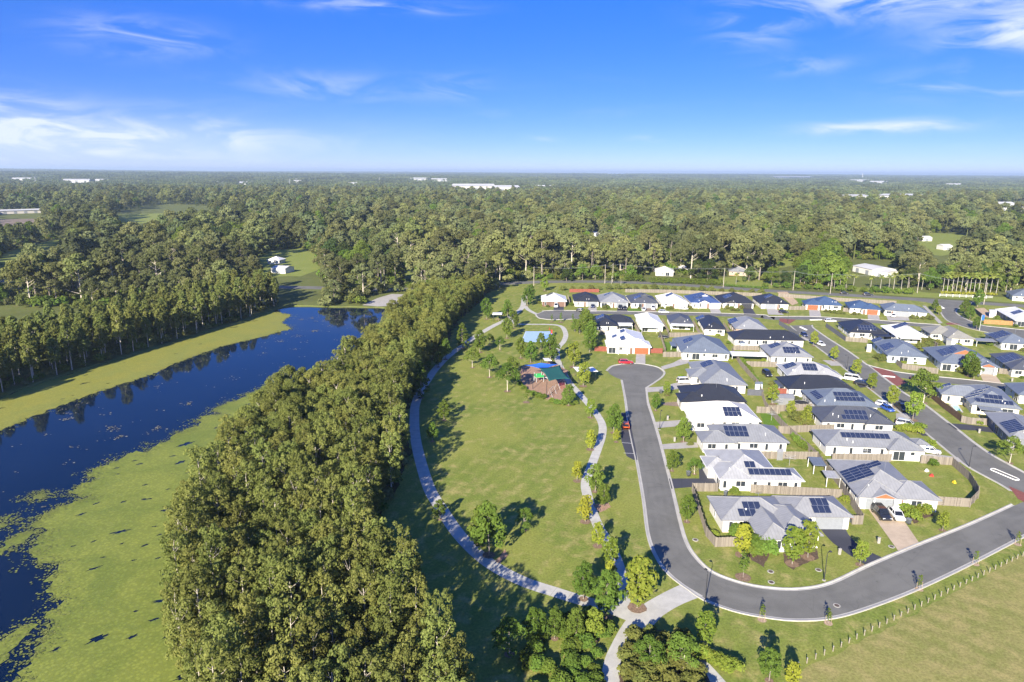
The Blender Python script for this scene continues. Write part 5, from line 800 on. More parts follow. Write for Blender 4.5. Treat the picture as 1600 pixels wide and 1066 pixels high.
for ln, sd, lb in ((DATA['ROADA_W'], -1, 'pale kerb along the park side of the street'), (DATA['ROADA_E'], 1, 'wide pale kerb along the house side of the bend'),
                   (DATA['ROADB_W'], -1, 'kerb on the near houses side of the diagonal street'), (DATA['ROADB_E'], 1, 'kerb on the island side of the diagonal street'),
                   (DATA['BULB'], 1, 'curved kerb round the turning circle'), (DATA['SIDE_N'], 1, 'kerb in front of the orange-gabled house'),
                   (DATA['NORTH_N'], 1, 'kerb in front of the far row of houses'), (DATA['NORTH_BULB'][1:8], 1, 'kerb round the far turning head'),
                   (DATA['ROADC_W'][3:], -1, 'kerb on the inside of the connecting road'), (DATA['ROADC_E'][1:], 1, 'kerb on the outside of the connecting road')):
    kerb(ln, sd, lb)


def path(line, w, z, label, mat=None):
    a, b = midline(line, w)
    o = tag(ribbon('path', a, b, z, mat or M_CONC), label, 'path', kind='structure')
    # saw-cut joints between the bays
    mb = MB()
    ln = smooth_line(line, 2.2)
    A_, B_ = offset_line(ln, w / 2 - .02), offset_line(ln, -w / 2 + .02)
    for i in range(1, len(ln) - 1):
        t_ = Vector((ln[i + 1][0] - ln[i - 1][0], ln[i + 1][1] - ln[i - 1][1])).normalized() * .022
        p, q = A_[i], B_[i]
        mb.poly([(q[0] - t_.x, q[1] - t_.y, z + .004), (q[0] + t_.x, q[1] + t_.y, z + .004), (p[0] + t_.x, p[1] + t_.y, z + .004), (p[0] - t_.x, p[1] - t_.y, z + .004)])
    mb.build('joints', M_JOINT, o)['kind'] = 'stuff'
    return o


M_JOINT = simple('joint_dirt', (0.20, 0.19, 0.17), 0.9)
path(DATA['PATH_W'], 2.4, 0.040, 'pale concrete path curving along the tree belt')
path(DATA['PATH_E'], 1.9, 0.046, 'winding concrete path past court and playground')
tag(ribbon('path', resample(smooth_line(DATA['PATH_IN_L']), 40), resample(smooth_line(DATA['PATH_IN_R']), 40), 0.052, M_CONC), 'broad concrete park entrance path from the street bend', 'path', kind='structure')
path(DATA['PATH_S'], 2.6, 0.040, 'short shaded concrete path at the bottom edge')
path(DATA['NORTHPATH'], 2.0, 0.052, 'link path to the far turning head')
tag(sheet('path', DATA['COURT'], 0.036, M_COURT), 'pale blue basketball half court', 'court', kind='structure')
tag(sheet('playground_floor', DATA['BARK'], 0.056, M_BARK, jag=.25, seg=.8), 'brown bark softfall under the shade sails', 'bark floor', kind='structure')
tag(sheet('parking_bay', DATA['BAY'], 0.034, M_BITUMEN), 'dark parking bay beside the park kerb', 'parking bay', kind='structure')

# ------------------------------------------------------------------ vegetation
def foliage_mat(name, lo, hi, var=0.35, trans=0.22, patch=0.0):
    m, t = mat_new(name)
    g = t.n('ShaderNodeNewGeometry')
    oi = t.n('ShaderNodeObjectInfo')
    c = t.mix(g.outputs['Random Per Island'], lo, hi)
    if patch:                      # stands of different species
        n = t.noise(g.outputs['Position'], patch, 3, 0.5)
        c = t.mix(t.math('MULTIPLY', t.ramp(n, 0.50, 0.66), 0.75), c, t.mix(1.0, c, (1.08, 1.14, 0.86), 'MULTIPLY'))
        c = t.mix(t.math('MULTIPLY', t.ramp(n, 0.48, 0.34), 0.75), c, t.mix(1.0, c, (0.72, 0.76, 0.78), 'MULTIPLY'))
    k = t.math('ADD', t.math('MULTIPLY', oi.outputs['Random'], 2 * var), 1 - var)
    kk = t.n('ShaderNodeCombineColor', inp={0: k, 1: k, 2: k}).outputs[0]
    c = t.mix(1.0, c, kk, 'MULTIPLY')
    h = t.n('ShaderNodeHueSaturation', inp={'Color': c, 'Hue': t.math('ADD', t.math('MULTIPLY', t.math('FRACT', t.math('MULTIPLY', oi.outputs['Random'], 7.31)), 0.034), 0.489),
                                            'Saturation': 1.0, 'Value': 1.0}).outputs[0]
    a = t.n('ShaderNodeBsdfDiffuse', inp={0: h, 1: 0.5})
    b = t.n('ShaderNodeBsdfTranslucent', inp={0: t.mix(1.0, h, (1.3, 1.4, 0.6), 'MULTIPLY')})
    mx = t.n('ShaderNodeMixShader', inp={0: trans, 1: a.outputs[0], 2: b.outputs[0]})
    t.n('ShaderNodeOutputMaterial', inp={0: mx.outputs[0]})
    return m


F_PAPER = foliage_mat('paperbark_leaves', (0.108, 0.125, 0.030), (0.200, 0.208, 0.060), 0.24)
F_BANK = foliage_mat('bank_paperbark_leaves', (0.095, 0.115, 0.030), (0.180, 0.190, 0.058), 0.25)
F_GUM = foliage_mat('gum_leaves', (0.098, 0.110, 0.042), (0.190, 0.195, 0.082), 0.38, patch=0.013)
F_GREEN = foliage_mat('green_leaves', (0.070, 0.105, 0.018), (0.130, 0.180, 0.034), 0.25)
F_LIME = foliage_mat('lime_leaves', (0.110, 0.150, 0.022), (0.195, 0.225, 0.038), 0.18)
F_YELLOW = foliage_mat('yellow_leaves', (0.185, 0.205, 0.024), (0.300, 0.300, 0.040), 0.15)
F_DARK = foliage_mat('dark_leaves', (0.038, 0.060, 0.018), (0.075, 0.100, 0.030), 0.3)
F_OLIVE = foliage_mat('olive_shrub_leaves', (0.085, 0.098, 0.026), (0.160, 0.165, 0.046), 0.2)
F_FAR = foliage_mat('far_leaves', (0.080, 0.098, 0.044), (0.142, 0.158, 0.072), 0.45, patch=0.004)
F_PALM = foliage_mat('palm_fronds', (0.130, 0.160, 0.030), (0.230, 0.250, 0.065), 0.2)
F_RED = foliage_mat('red_leaves', (0.20, 0.05, 0.02), (0.34, 0.10, 0.03), 0.2)
B_PALE = simple('pale_bark', (0.46, 0.41, 0.34), 0.9, 0.25, 2.0)
B_GREY = simple('grey_bark', (0.22, 0.19, 0.16), 0.9, 0.3, 2.0)
B_PALM = simple('palm_trunk', (0.34, 0.32, 0.28), 0.9, 0.2, 2.0)
B_STAKE = simple('timber_stake', (0.36, 0.27, 0.18), 0.9, 0.2, 3.0)


def leaf_mesh(name, seed, clumps, size, per_area, mat, droop=0.0, tilt=0.75, shell=(0.72, 1.05)):
    """clumps: (cx,cy,cz,rx,ry,rz). Small leaf-spray faces spread through the shells of the clumps."""
    g = np.random.default_rng(seed)
    V, n_tot = [], 0
    for (cx, cy, cz, rx, ry, rz) in clumps:
        n = max(6, int(per_area * 4 * math.pi * ((rx * ry + rx * rz + ry * rz) / 3)))
        dv = g.normal(size=(n, 3))
        dv /= np.linalg.norm(dv, axis=1)[:, None]
        dv[:, 2] = np.where((dv[:, 2] < -0.25) & (g.random(n) < .7), -dv[:, 2], dv[:, 2])
        rad = g.uniform(shell[0], shell[1], n)[:, None]
        p = np.array([cx, cy, cz]) + dv * rad * np.array([rx, ry, rz])
        nrm = dv / np.array([rx, ry, rz])
        nrm /= np.linalg.norm(nrm, axis=1)[:, None]
        nrm = nrm + g.normal(size=(n, 3)) * tilt * 0.6 + np.array([0, 0, 0.15])
        nrm /= np.linalg.norm(nrm, axis=1)[:, None]
        u = np.cross(nrm, g.normal(size=(n, 3)))
        u /= np.linalg.norm(u, axis=1)[:, None]
        w = np.cross(nrm, u)
        s = size * g.uniform(0.55, 1.35, n)[:, None]
        a = p + u * s
        b = p + w * s * 0.62 + nrm * s * .16
        c = p - u * s * .9
        d_ = p - w * s * 0.62 + nrm * s * .10
        V.append(np.stack([a, b, c, d_], 1).reshape(-1, 3))
        n_tot += n
    V = np.concatenate(V)
    me = bpy.data.meshes.new(name)
    me.vertices.add(len(V))
    me.vertices.foreach_set('co', V.astype(np.float32).ravel())
    me.loops.add(n_tot * 4)
    me.loops.foreach_set('vertex_index', np.arange(n_tot * 4, dtype=np.int32))
    me.polygons.add(n_tot)
    me.polygons.foreach_set('loop_start', np.arange(0, n_tot * 4, 4, dtype=np.int32))
    me.materials.append(mat)
    me.update(calc_edges=True)
    return me


def trunk_mesh(name, seed, h, r, limbs, mat, lean=0.3, k=6):
    """tapered, slightly bent trunk with limbs that reach into the clumps"""
    r_ = random.Random(seed)
    mb = MB()
    bx, by = r_.uniform(-lean, lean), r_.uniform(-lean, lean)
    spine = [(bx * (i / 5) ** 1.5 + r_.uniform(-.06, .06) * h * .1, by * (i / 5) ** 1.5 + r_.uniform(-.06, .06) * h * .1, h * i / 5) for i in range(6)]
    spine[0] = (0, 0, -0.25)
    mb.tube(spine, r, r * .28, k)
    for (x, y, z) in limbs:
        zf = max(h * .22, min(h * .92, z - math.hypot(x, y) * .75))
        i = min(4, int(zf / h * 5))
        t_ = zf / h * 5 - i
        s = tuple(spine[i][q] + (spine[i + 1][q] - spine[i][q]) * t_ for q in range(3))
        mid = ((s[0] + x) / 2 + r_.uniform(-.2, .2), (s[1] + y) / 2 + r_.uniform(-.2, .2), s[2] + (z - s[2]) * .42)
        mb.tube([s, mid, (x, y, z)], r * .42 * (1 - .5 * zf / h), r * .08, 4, cap=False)
    return mb.mesh(name, mat, True)


PROTO = {}


def proto(kind, i, clumps, h, tr, leaf, per, fmat, bmat, limbs=8, **kw):
    sd = sum(map(ord, kind)) * 31 + i
    r_ = random.Random(sd)
    cm = leaf_mesh('crown', sd, clumps, leaf, per, fmat, **kw)
    ends = [(c[0], c[1], c[2]) for c in r_.sample(clumps, min(limbs, len(clumps)))]
    tm = trunk_mesh('trunk', sd, h * .86, tr, ends, bmat)
    PROTO.setdefault(kind, []).append((cm, tm))


def clumps_column(sd, n, z0, z1, R0, cr, top=0.35, stretch=1.35):
    r_ = random.Random(sd)
    out = []
    for k in range(n):
        t_ = (k + r_.random()) / n
        z = z0 + (z1 - z0) * t_
        rr = R0 * (1 - (1 - top) * t_ ** 1.7) * (0.55 + .45 * min(1, t_ * 4))
        a = k * 2.4 + r_.uniform(-.5, .5)
        q = rr * math.sqrt(r_.uniform(.25, 1))
        c = cr * r_.uniform(.7, 1.25) * (1 - .3 * t_)
        out.append((q * math.cos(a), q * math.sin(a), z, c, c, c * stretch * r_.uniform(.8, 1.2)))
    out.append((0, 0, z1 - .3, cr * .7, cr * .7, cr * 1.1))
    return out


def clumps_spread(sd, n, z0, z1, R0, cr, flat=0.7):
    r_ = random.Random(sd)
    out = []
    for k in range(n):
        a = k * 2.4 + r_.uniform(-.6, .6)
        q = R0 * math.sqrt((k + .5) / n) * r_.uniform(.8, 1.1)
        z = z1 - (z1 - z0) * (q / R0) ** 1.6 * r_.uniform(.5, 1.1) - r_.uniform(0, .18) * (z1 - z0)
        c = cr * r_.uniform(.65, 1.3)
        out.append((q * math.cos(a), q * math.sin(a), z, c, c * r_.uniform(.8, 1.2), c * flat * r_.uniform(.8, 1.2)))
    return out


for i in range(7):
    proto('paperbark', i, clumps_column(100 + i, 50, 3.4, 11.9, 2.25, .68, .60, 1.12), 11.5, .15, .165, 15, F_PAPER, B_PALE, 9)
for i in range(3):
    proto('paperbark_gum', i, clumps_spread(150 + i, 44, 6.0, 13.2, 3.3, .76, .95), 12.3, .20, .165, 15, F_PAPER, B_PALE, 14)
for i in range(5):
    proto('bank', i, clumps_column(200 + i, 20, 6.0, 15.0, 2.3, 1.15), 14.0, .19, .42, 3.6, F_BANK, B_PALE, 6)
for i in range(6):
    proto('gum', i, clumps_spread(300 + i, 30, 7.0, 18.5, 6.2, 1.65, .75), 17.0, .36, .46, 3.6, F_GUM, B_PALE if i % 2 else B_GREY, 11)
for i in range(3):
    proto('gum_dark', i, clumps_spread(340 + i, 30, 3.5, 14.0, 5.4, 1.8, .9), 13.0, .30, .46, 3.6, F_DARK if i == 0 else F_GREEN, B_GREY, 8)
for i in range(3):
    proto('round', i, clumps_column(400 + i, 24, 1.7, 6.2, 1.9, .72, .4, 1.1), 5.6, .10, .21, 15, F_GREEN, B_GREY, 7)
for i in range(2):
    proto('round_lime', i, clumps_column(420 + i, 20, 1.2, 4.3, 1.25, .55, .45, 1.1), 3.9, .07, .19, 17, F_LIME, B_GREY, 6)
for i in range(2):
    proto('yellow', i, clumps_column(440 + i, 16, 1.0, 3.8, .95, .48, .45, 1.2), 3.4, .06, .18, 17, F_YELLOW, B_GREY, 6)
for i in range(2):
    proto('pyramid', i, clumps_column(460 + i, 34, 1.0, 9.0, 2.7, .75, .08, .8), 8.4, .16, .24, 11, F_GREEN, B_GREY, 8)
for i in range(3):
    proto('loose', i, clumps_spread(480 + i, 18, 2.0, 5.8, 2.4, .80, .8), 5.0, .10, .19, 14, F_GREEN, B_PALE, 10)
for i in range(3):
    proto('sapling', i, clumps_column(500 + i, 9, .9, 2.7, .42, .28, .5, 1.3), 2.5, .035, .13, 20, F_GREEN, B_GREY, 4)
for i in range(3):
    proto('shrub', i, clumps_spread(520 + i, 12, .35, 1.25, .85, .48, .9), 1.0, .05, .17, 20, (F_GREEN, F_OLIVE, F_LIME)[i], B_GREY, 4)
for i in range(2):
    proto('far_gum', i, clumps_spread(560 + i, 12, 7.0, 16.5, 5.2, 2.2, .8), 15.0, .35, .95, .85, F_FAR, B_PALE, 4)

TREE_CAT = {}


def plant(name, kind, x, y, sc=1.0, label=None, cat='tree', group=None, var=None, rz=None, sz=None):
    crown, trunk = PROTO[kind][rng.randrange(len(PROTO[kind])) if var is None else var % len(PROTO[kind])]
    e = empty(name, (x, y, 0), rng.uniform(0, 6.28) if rz is None else rz, label, cat, group)
    e.scale = (sc, sc, sc * (sz or 1.0))
    inst('crown', crown, e)
    inst('trunk', trunk, e)
    return e


def poisson(poly, dmin, n_try, seed, ok=None):
    r_ = random.Random(seed)
    xs, ys = [p[0] for p in poly], [p[1] for p in poly]
    x0, x1, y0, y1 = min(xs), max(xs), min(ys), max(ys)
    cell = {}
    out = []
    for _ in range(n_try):
        x, y = r_.uniform(x0, x1), r_.uniform(y0, y1)
        if not inpoly(x, y, poly) or (ok and not ok(x, y)):
            continue
        i, j = int(x // dmin), int(y // dmin)
        if any((x - a) ** 2 + (y - b) ** 2 < dmin * dmin for di in (-1, 0, 1) for dj in (-1, 0, 1) for a, b in cell.get((i + di, j + dj), ())):
            continue
        cell.setdefault((i, j), []).append((x, y))
        out.append((x, y))
    return out


def in_view(x, y, m=1.12):
    return y > 40 and abs(x) < y * .75 * m + 14


# the belt of paperbarks between lake and park
pts = [p for p in poisson(DATA['BELT'], 2.95, 80000, 11) if in_view(*p)]
pts.sort(key=lambda p: p[1])
N_BELT = 320
BELT_REST = pts[N_BELT:]
for k, (x, y) in enumerate(pts[:N_BELT]):
    kind = 'paperbark_gum' if vnoise(x, y, 17, .7) > .28 else 'paperbark'
    plant('paperbark_tree', kind, x, y, rng.uniform(.80, 1.08), 'paperbark tree packed into the belt between lake and park path', 'paperbark tree', 'paperbarks of the belt between lake and park',
          sz=rng.uniform(.94, 1.10))

# paperbarks on the far bank of the lake
pts = [p for p in poisson(DATA['BANK'], 4.3, 30000, 12, ok=lambda x, y: not inpoly(x, y, SHORE)) if in_view(*p)]
pts.sort(key=lambda p: p[1])
for x, y in pts[:270]:
    plant('bank_tree', 'bank', x, y, rng.uniform(.68, .95), 'slender pale-trunked paperbark standing along the far lake bank', 'bank tree', 'paperbarks along the far lake bank', sz=rng.uniform(.9, 1.1))


# open forest: the nearest as trees of their own, the rest as one mass
CLEAR = [c[0] for c in DATA['CLEARINGS']]
KEEP = DATA['NOTREE']


def forest_ok(x, y):
    if not in_view(x, y, 1.3):
        return False
    for q in KEEP:
        if inpoly(x, y, q):
            return False
    for q in CLEAR:
        for k in (1.0, 1.09, 1.18, 1.27, 1.36):
            if inpoly(x * k, y * k, q):
                return False
    return True


def forest_points():
    r_ = random.Random(77)
    near = poisson([(-420, 300), (420, 300), (900, 900), (-900, 900)], 8.9, 34000, 78, forest_ok)
    near = [p for p in near if vnoise(p[0], p[1], 60, 3.3) > -.93]
    near.sort(key=lambda p: math.hypot(*p))
    return near


near = forest_points()
IND = 290
seen = [q for q in near if in_view(q[0], q[1], 1.03)][:IND]
rest = [q for q in near if q not in set(seen)]
for x, y in seen:
    dark = vnoise(x, y, 35, 5.0) > .45
    plant('gum_tree', 'gum_dark' if dark else 'gum', x, y, rng.choice((.7, .85, .95, 1.05, 1.2, 1.45)) * rng.uniform(.92, 1.08) * (.82 if x < -70 and y < 470 else 1), 'dense dark-green bushy tree in the woods behind lake and estate' if dark
          else 'tall grey-green gum tree in the woods behind lake and estate', 'gum tree', 'woods behind the lake and the estate')

SRC = bpy.data.collections.new('forest_tree_kinds')


def src_obj(name, mesh):
    o = bpy.data.objects.new(name, mesh)
    SRC.objects.link(o)
    return o


def joined(cm, tm):
    """crown and trunk in one mesh so that one point makes one tree"""
    bm = bmesh.new()
    bm.from_mesh(cm)
    n = len(bm.faces)
    bm.from_mesh(tm)
    bm.faces.ensure_lookup_table()
    for f in bm.faces[n:]:
        f.material_index = 1
    me = bpy.data.meshes.new('forest_tree')
    bm.to_mesh(me)
    bm.free()
    me.materials.clear()
    me.materials.append(cm.materials[0])
    me.materials.append(tm.materials[0])
    return me


for cm, tm in PROTO['gum'][:4] + PROTO['gum_dark'][:2] + PROTO['far_gum']:
    src_obj('forest_tree', joined(cm, tm))
SRC3 = bpy.data.collections.new('belt_tree_kinds')
for cm, tm in PROTO['paperbark'][:4] + PROTO['paperbark_gum'][:2]:
    SRC3.objects.link(bpy.data.objects.new('belt_tree', joined(cm, tm)))

SRC2 = bpy.data.collections.new('forest_patch_kinds')
for i in range(4):
    r_ = random.Random(900 + i)
    cl = []
    for k in range(34):
        x, y, h, s = r_.uniform(-34, 34), r_.uniform(-34, 34), r_.uniform(9, 17), r_.uniform(3.2, 5.6)
        for q in range(3):
            cl.append((x + r_.gauss(0, s * .45), y + r_.gauss(0, s * .45), h - r_.uniform(0, s) * 1.1, s * .7, s * .7, s * .62))
    SRC2.objects.link(bpy.data.objects.new('forest_patch', leaf_mesh('forest_patch', 950 + i, cl, 1.7, .16, F_FAR)))


def scatter(name, pts3, scales, coll, label):
    """one object: a cloud of points that carries an instance of a tree on each"""
    me = bpy.data.meshes.new(name)
    me.from_pydata(pts3, [], [])
    at = me.attributes.new('size', 'FLOAT', 'POINT')
    at.data.foreach_set('value', scales)
    o = link(bpy.data.objects.new(name, me))
    ng = bpy.data.node_groups.new(name, 'GeometryNodeTree')
    ng.interface.new_socket('Geometry', in_out='INPUT', socket_type='NodeSocketGeometry')
    ng.interface.new_socket('Geometry', in_out='OUTPUT', socket_type='NodeSocketGeometry')
    N = ng.nodes.new
    gi, go = N('NodeGroupInput'), N('NodeGroupOutput')
    ci = N('GeometryNodeCollectionInfo')
    ci.inputs['Collection'].default_value = coll
    ci.inputs['Separate Children'].default_value = True
    ci.inputs['Reset Children'].default_value = True
    ip = N('GeometryNodeInstanceOnPoints')
    ip.inputs['Pick Instance'].default_value = True
    rv = N('FunctionNodeRandomValue')
    rv.data_type = 'FLOAT_VECTOR'
    rv.inputs[0].default_value = (0, 0, 0)
    rv.inputs[1].default_value = (0, 0, 6.283)
    na = N('GeometryNodeInputNamedAttribute')
    na.data_type = 'FLOAT'
    na.inputs[0].default_value = 'size'
    L = ng.links.new
    L(gi.outputs[0], ip.inputs['Points'])
    L(ci.outputs[0], ip.inputs['Instance'])
    L(rv.outputs[0], ip.inputs['Rotation'])
    L(na.outputs[0], ip.inputs['Scale'])
    L(ip.outputs[0], go.inputs[0])
    md = o.modifiers.new('scatter', 'NODES')
    md.node_group = ng
    return tag(o, label, 'forest', kind='stuff')


r_ = random.Random(5)
scatter('paperbark_forest', [(x, y, 0) for x, y in BELT_REST], [r_.uniform(.74, 1.1) for _ in BELT_REST], SRC3, 'far end of the paperbark belt seen as one canopy')
P3, S3 = [], []
for x, y in rest:
    P3.append((x, y, 0))
    S3.append(r_.choice((.7, .85, .95, 1.1, 1.35)) * r_.uniform(.92, 1.08))
# 900 m to 1700 m: wider spaced
for x, y in poisson([(-1000, 850), (1000, 850), (1800, 1750), (-1800, 1750)], 11.5, 48000, 79, forest_ok):
    if vnoise(x, y, 110, 1.3) > -.85:
        P3.append((x, y, hill_z(x, y)))
        S3.append(r_.choice((.8, .95, 1.1, 1.45)) * r_.uniform(.92, 1.08))
scatter('forest', P3, S3, SRC, 'open gum forest stretching back behind the nearest trees')
P3, S3 = [], []
y = 1720.0
while y < 15000:
    st = 52 if y < 3500 else (75 if y < 7000 else 130)
    x = -y * .95
    while x < y * .95:
        xx, yy = x + r_.uniform(-.4, .4) * st, y + r_.uniform(-.4, .4) * st
        if vnoise(xx, yy, 300, 2.2) > -.72 and all(not inpoly(xx, yy, q) for q in CLEAR) and all(not inpoly(xx, yy, q) for q in KEEP):
            P3.append((xx, yy, hill_z(xx, yy) - 1.0))
            S3.append(r_.uniform(.85, 1.2) * (1 if y < 3500 else (1.2 if y < 7000 else 1.6)))
        x += st
    y += st
scatter('forest', P3, S3, SRC2, 'distant forest mass reaching the horizon')
print('near', len(near), 'patches', len(P3), 'belt', len(BELT_REST))

# ------------------------------------------------------------------ houses
def roof_mat(name, col, rough=0.45):
    m, t = mat_new(name)
    uv = t.n('ShaderNodeUVMap').outputs[0]
    p = wpos(t)
    sp_ = t.n('ShaderNodeSeparateXYZ', inp={0: uv})
    w = t.math('PINGPONG', sp_.outputs[0], 0.30)
    ribs = t.ramp(w, 0.0, 0.10)
    n = t.noise(p, 0.7, 5, 0.65, 0.4)
    c = t.mix(t.ramp(n, 0.3, 0.7), tuple(x * 0.90 for x in col), tuple(min(.9, x * 1.08) for x in col))
    c = t.mix(t.math('MULTIPLY', t.math('SUBTRACT', 1.0, ribs), 0.40), c, tuple(x * 0.6 for x in col))
    finish(t, c, rough, ribs, 0.35, 0.03, 0.35)
    return m


RC = {'white': (.74, .74, .72), 'cream': (.64, .61, .56), 'pale': (.45, .455, .46), 'grey': (.325, .335, .35), 'grey2': (.29, .30, .315), 'grey3': (.345, .35, .36),
      'steel': (.28, .295, .315), 'bluegrey': (.185, .218, .27), 'bluegrey2': (.255, .28, .315), 'dark': (.110, .118, .138), 'black': (.040, .044, .056),
      'royal': (.065, .11, .27), 'blue': (.075, .125, .235), 'beige': (.34, .33, .285)}
ROOF = {k: roof_mat('roof_' + k, tuple(x * (.9 if k in ('white', 'cream') else .68) for x in v)) for k, v in RC.items()}
WC = {'white': (.60, .585, .55), 'brick': (.13, .075, .058), 'brickpale': (.42, .30, .23), 'cream': (.62, .56, .46), 'dark': (.16, .17, .19), 'paleblue': (.50, .57, .66)}
WALL = {k: simple('wall_' + k, v, .85, .06, .8, bump=.1) for k, v in WC.items()}
GARC = {'white': (.74, .73, .70), 'grey': (.22, .235, .255), 'brown': (.16, .095, .07), 'orange': (.28, .085, .035), 'black': (.035, .036, .042)}
GAR = {k: simple('garage_' + k, v, .5, .05, 2) for k, v in GARC.items()}
GABM = {'white': WALL['white'], 'orange': simple('gable_orange', (.31, .105, .045), .7, .1, 2), 'dark': ROOF['dark'], 'black': simple('gable_black', (.05, .05, .055), .7)}
M_TRIM = simple('white_trim', (.76, .76, .74), .5, .04)
M_FRAME = simple('window_frame', (.62, .62, .62), .4, .05)
M_GLASS, t = mat_new('window_glass')
finish(t, (0.030, 0.036, 0.044), 0.06, spec=0.6)
M_PANEL, t = mat_new('solar_glass')
p = t.n('ShaderNodeTexCoord').outputs['Object']
br = t.n('ShaderNodeTexBrick', offset=0.0, inp={0: p, 'Scale': 1.0, 'Mortar Size': 0.007, 'Brick Width': .163, 'Row Height': .163, 'Color1': (.012, .018, .046, 1),
                                             'Color2': (.016, .023, .055, 1), 'Mortar': (.06, .075, .11, 1)})
finish(t, br.outputs[0], 0.12, spec=0.5)
M_PFRAME = simple('solar_frame', (.34, .36, .40), .35, .05, metal=.6)

EZ, PT, OV = 2.6, 0.44, 0.45
AL = math.atan(PT)


def hip_faces(x0, y0, x1, y1, z):
    w, d_ = x1 - x0, y1 - y0
    if w >= d_:
        r = d_ / 2
        a, b = (x0 + r, y0 + r, z + r * PT), (x1 - r, y0 + r, z + r * PT)
        if w - d_ < .01:
            b = (a[0] + .01, a[1], a[2])
        F = [('x', [(x0, y0, z), (x1, y0, z), b, a]), ('x', [(x1, y1, z), (x0, y1, z), a, b]), ('y', [(x0, y1, z), (x0, y0, z), a]), ('y', [(x1, y0, z), (x1, y1, z), b])]
        E_ = [((x0, y0, z), a), ((x0, y1, z), a), ((x1, y0, z), b), ((x1, y1, z), b), (a, b)]
    else:
        r = w / 2
        a, b = (x0 + r, y0 + r, z + r * PT), (x0 + r, y1 - r, z + r * PT)
        F = [('x', [(x0, y0, z), (x1, y0, z), a]), ('x', [(x1, y1, z), (x0, y1, z), b]), ('y', [(x0, y1, z), (x0, y0, z), a, b]), ('y', [(x1, y0, z), (x1, y1, z), b, a])]
        E_ = [((x0, y0, z), a), ((x1, y0, z), a), ((x0, y1, z), b), ((x1, y1, z), b), (a, b)]
    return F, E_


def uv_roof(me, kinds):
    uv = me.uv_layers.new(name='UVMap')
    for p_, k in zip(me.polygons, kinds):
        for li in p_.loop_indices:
            v = me.vertices[me.loops[li].vertex_index].co
            uv.data[li].uv = (v.x, v.y) if k == 'x' else (v.y, v.x)


def window_meshes():
    out = {}
    for key, (w, h) in {'wide': (1.9, 1.2), 'tall': (.75, 1.6), 'slide': (2.5, 2.1), 'small': (.95, .85)}.items():
        fr = MB()
        z = -h / 2
        for (a, b, c, d_) in ((-w / 2, z, w / 2, z + .07), (-w / 2, -z - .07, w / 2, -z), (-w / 2, z + .07, -w / 2 + .07, -z - .07), (w / 2 - .07, z + .07, w / 2, -z - .07)):
            fr.box(a, -.05, b, c, .02, d_)
        if w > 1:
            fr.box(-.03, -.045, z + .07, .03, .02, -z - .07)
        pn = MB().box(-w / 2 + .07, -.012, z + .07, w / 2 - .07, .012, -z - .07)
        out[key] = (fr.mesh('window', M_FRAME), pn.mesh('pane', M_GLASS), h)
    return out


WIN = window_meshes()
pm = MB()
pm.box(-.47, -.795, .02, .47, .795, .042, 0)
for q in ((-.5, -.825, .5, -.795), (-.5, .795, .5, .825), (-.5, -.795, -.47, .795), (.47, -.795, .5, .795)):
    pm.box(q[0], q[1], 0, q[2], q[3], .045, 1)
PANEL = pm.mesh('solar_panel', [M_PANEL, M_PFRAME])
vm = MB().tube([(0, 0, -.2), (0, 0, .45)], .06, .06, 6)
vm.tube([(0, 0, .45), (0, 0, .55)], .13, .05, 6)
VENT = vm.mesh('roof_vent', M_TRIM)
wb = MB()
for k in range(10):
    a0, a1 = k * .628, k * .628 + .5
    wb.poly([(.08 * math.cos(a0), .08 * math.sin(a0), .12), (.2 * math.cos(a0), .2 * math.sin(a0), .28), (.2 * math.cos(a1), .2 * math.sin(a1), .28), (.08 * math.cos(a1), .08 * math.sin(a1), .12)])
    wb.poly([(.2 * math.cos(a0), .2 * math.sin(a0), .28), (.05 * math.cos(a0), .05 * math.sin(a0), .44), (.05 * math.cos(a1), .05 * math.sin(a1), .44), (.2 * math.cos(a1), .2 * math.sin(a1), .28)])
wb.tube([(0, 0, -.2), (0, 0, .14)], .12, .12, 8)
WHIRL = wb.mesh('turbine_vent', M_TRIM)
am = MB().tube([(0, 0, -.2), (0, 0, 1.8)], .025, .02, 4)
am.tube([(-.6, 0, 1.7), (.6, 0, 1.7)], .018, .018, 4)
for k in range(5):
    am.tube([(-.5 + k * .25, -.3 + .03 * k, 1.7), (-.5 + k * .25, .3 - .03 * k, 1.7)], .012, .012, 4)
ANT = am.mesh('antenna', M_PFRAME)

# awnings and verandah roofs, in the house's own frame: x0, y0, x1, y1, height at the house, colour
AWN = {'r2c': [(.3, -3.4, 9.0, .25, 2.52, 'white')], 'r2a': [(9.6, 2.2, 15.0, 6.8, 2.45, 'white')], 'r2b': [(.5, -2.4, 6.5, .25, 2.5, 'white')], 'r3b': [(-2.2, 10.0, .2, 15.0, 2.4, 'bluegrey')],
       'e1': [(-12.0, 1.0, -.5, 6.0, 2.35, 'white')], 'i1': [(7.5, -4.2, 13.6, .2, 2.5, 'black')], 'i2': [(1.0, -2.6, 8, .2, 2.45, 'white')], 'i3': [(9.0, -1.0, 16.5, 3.0, 2.4, 'grey')],
       'e3': [(-1.6, 3.0, .2, 8.0, 2.4, 'dark')], 's1': [(1.5, -2.6, 6.5, .25, 2.45, 'bluegrey2')], 'e7': [(-2.6, 9.0, .2, 12.0, 2.3, 'pale'), (-3.2, 15.0, -.6, 19.0, 2.2, 'bluegrey')], 'r1d': [(0.0, 16.4, 12.5, 20.0, 2.5, 'white')]}


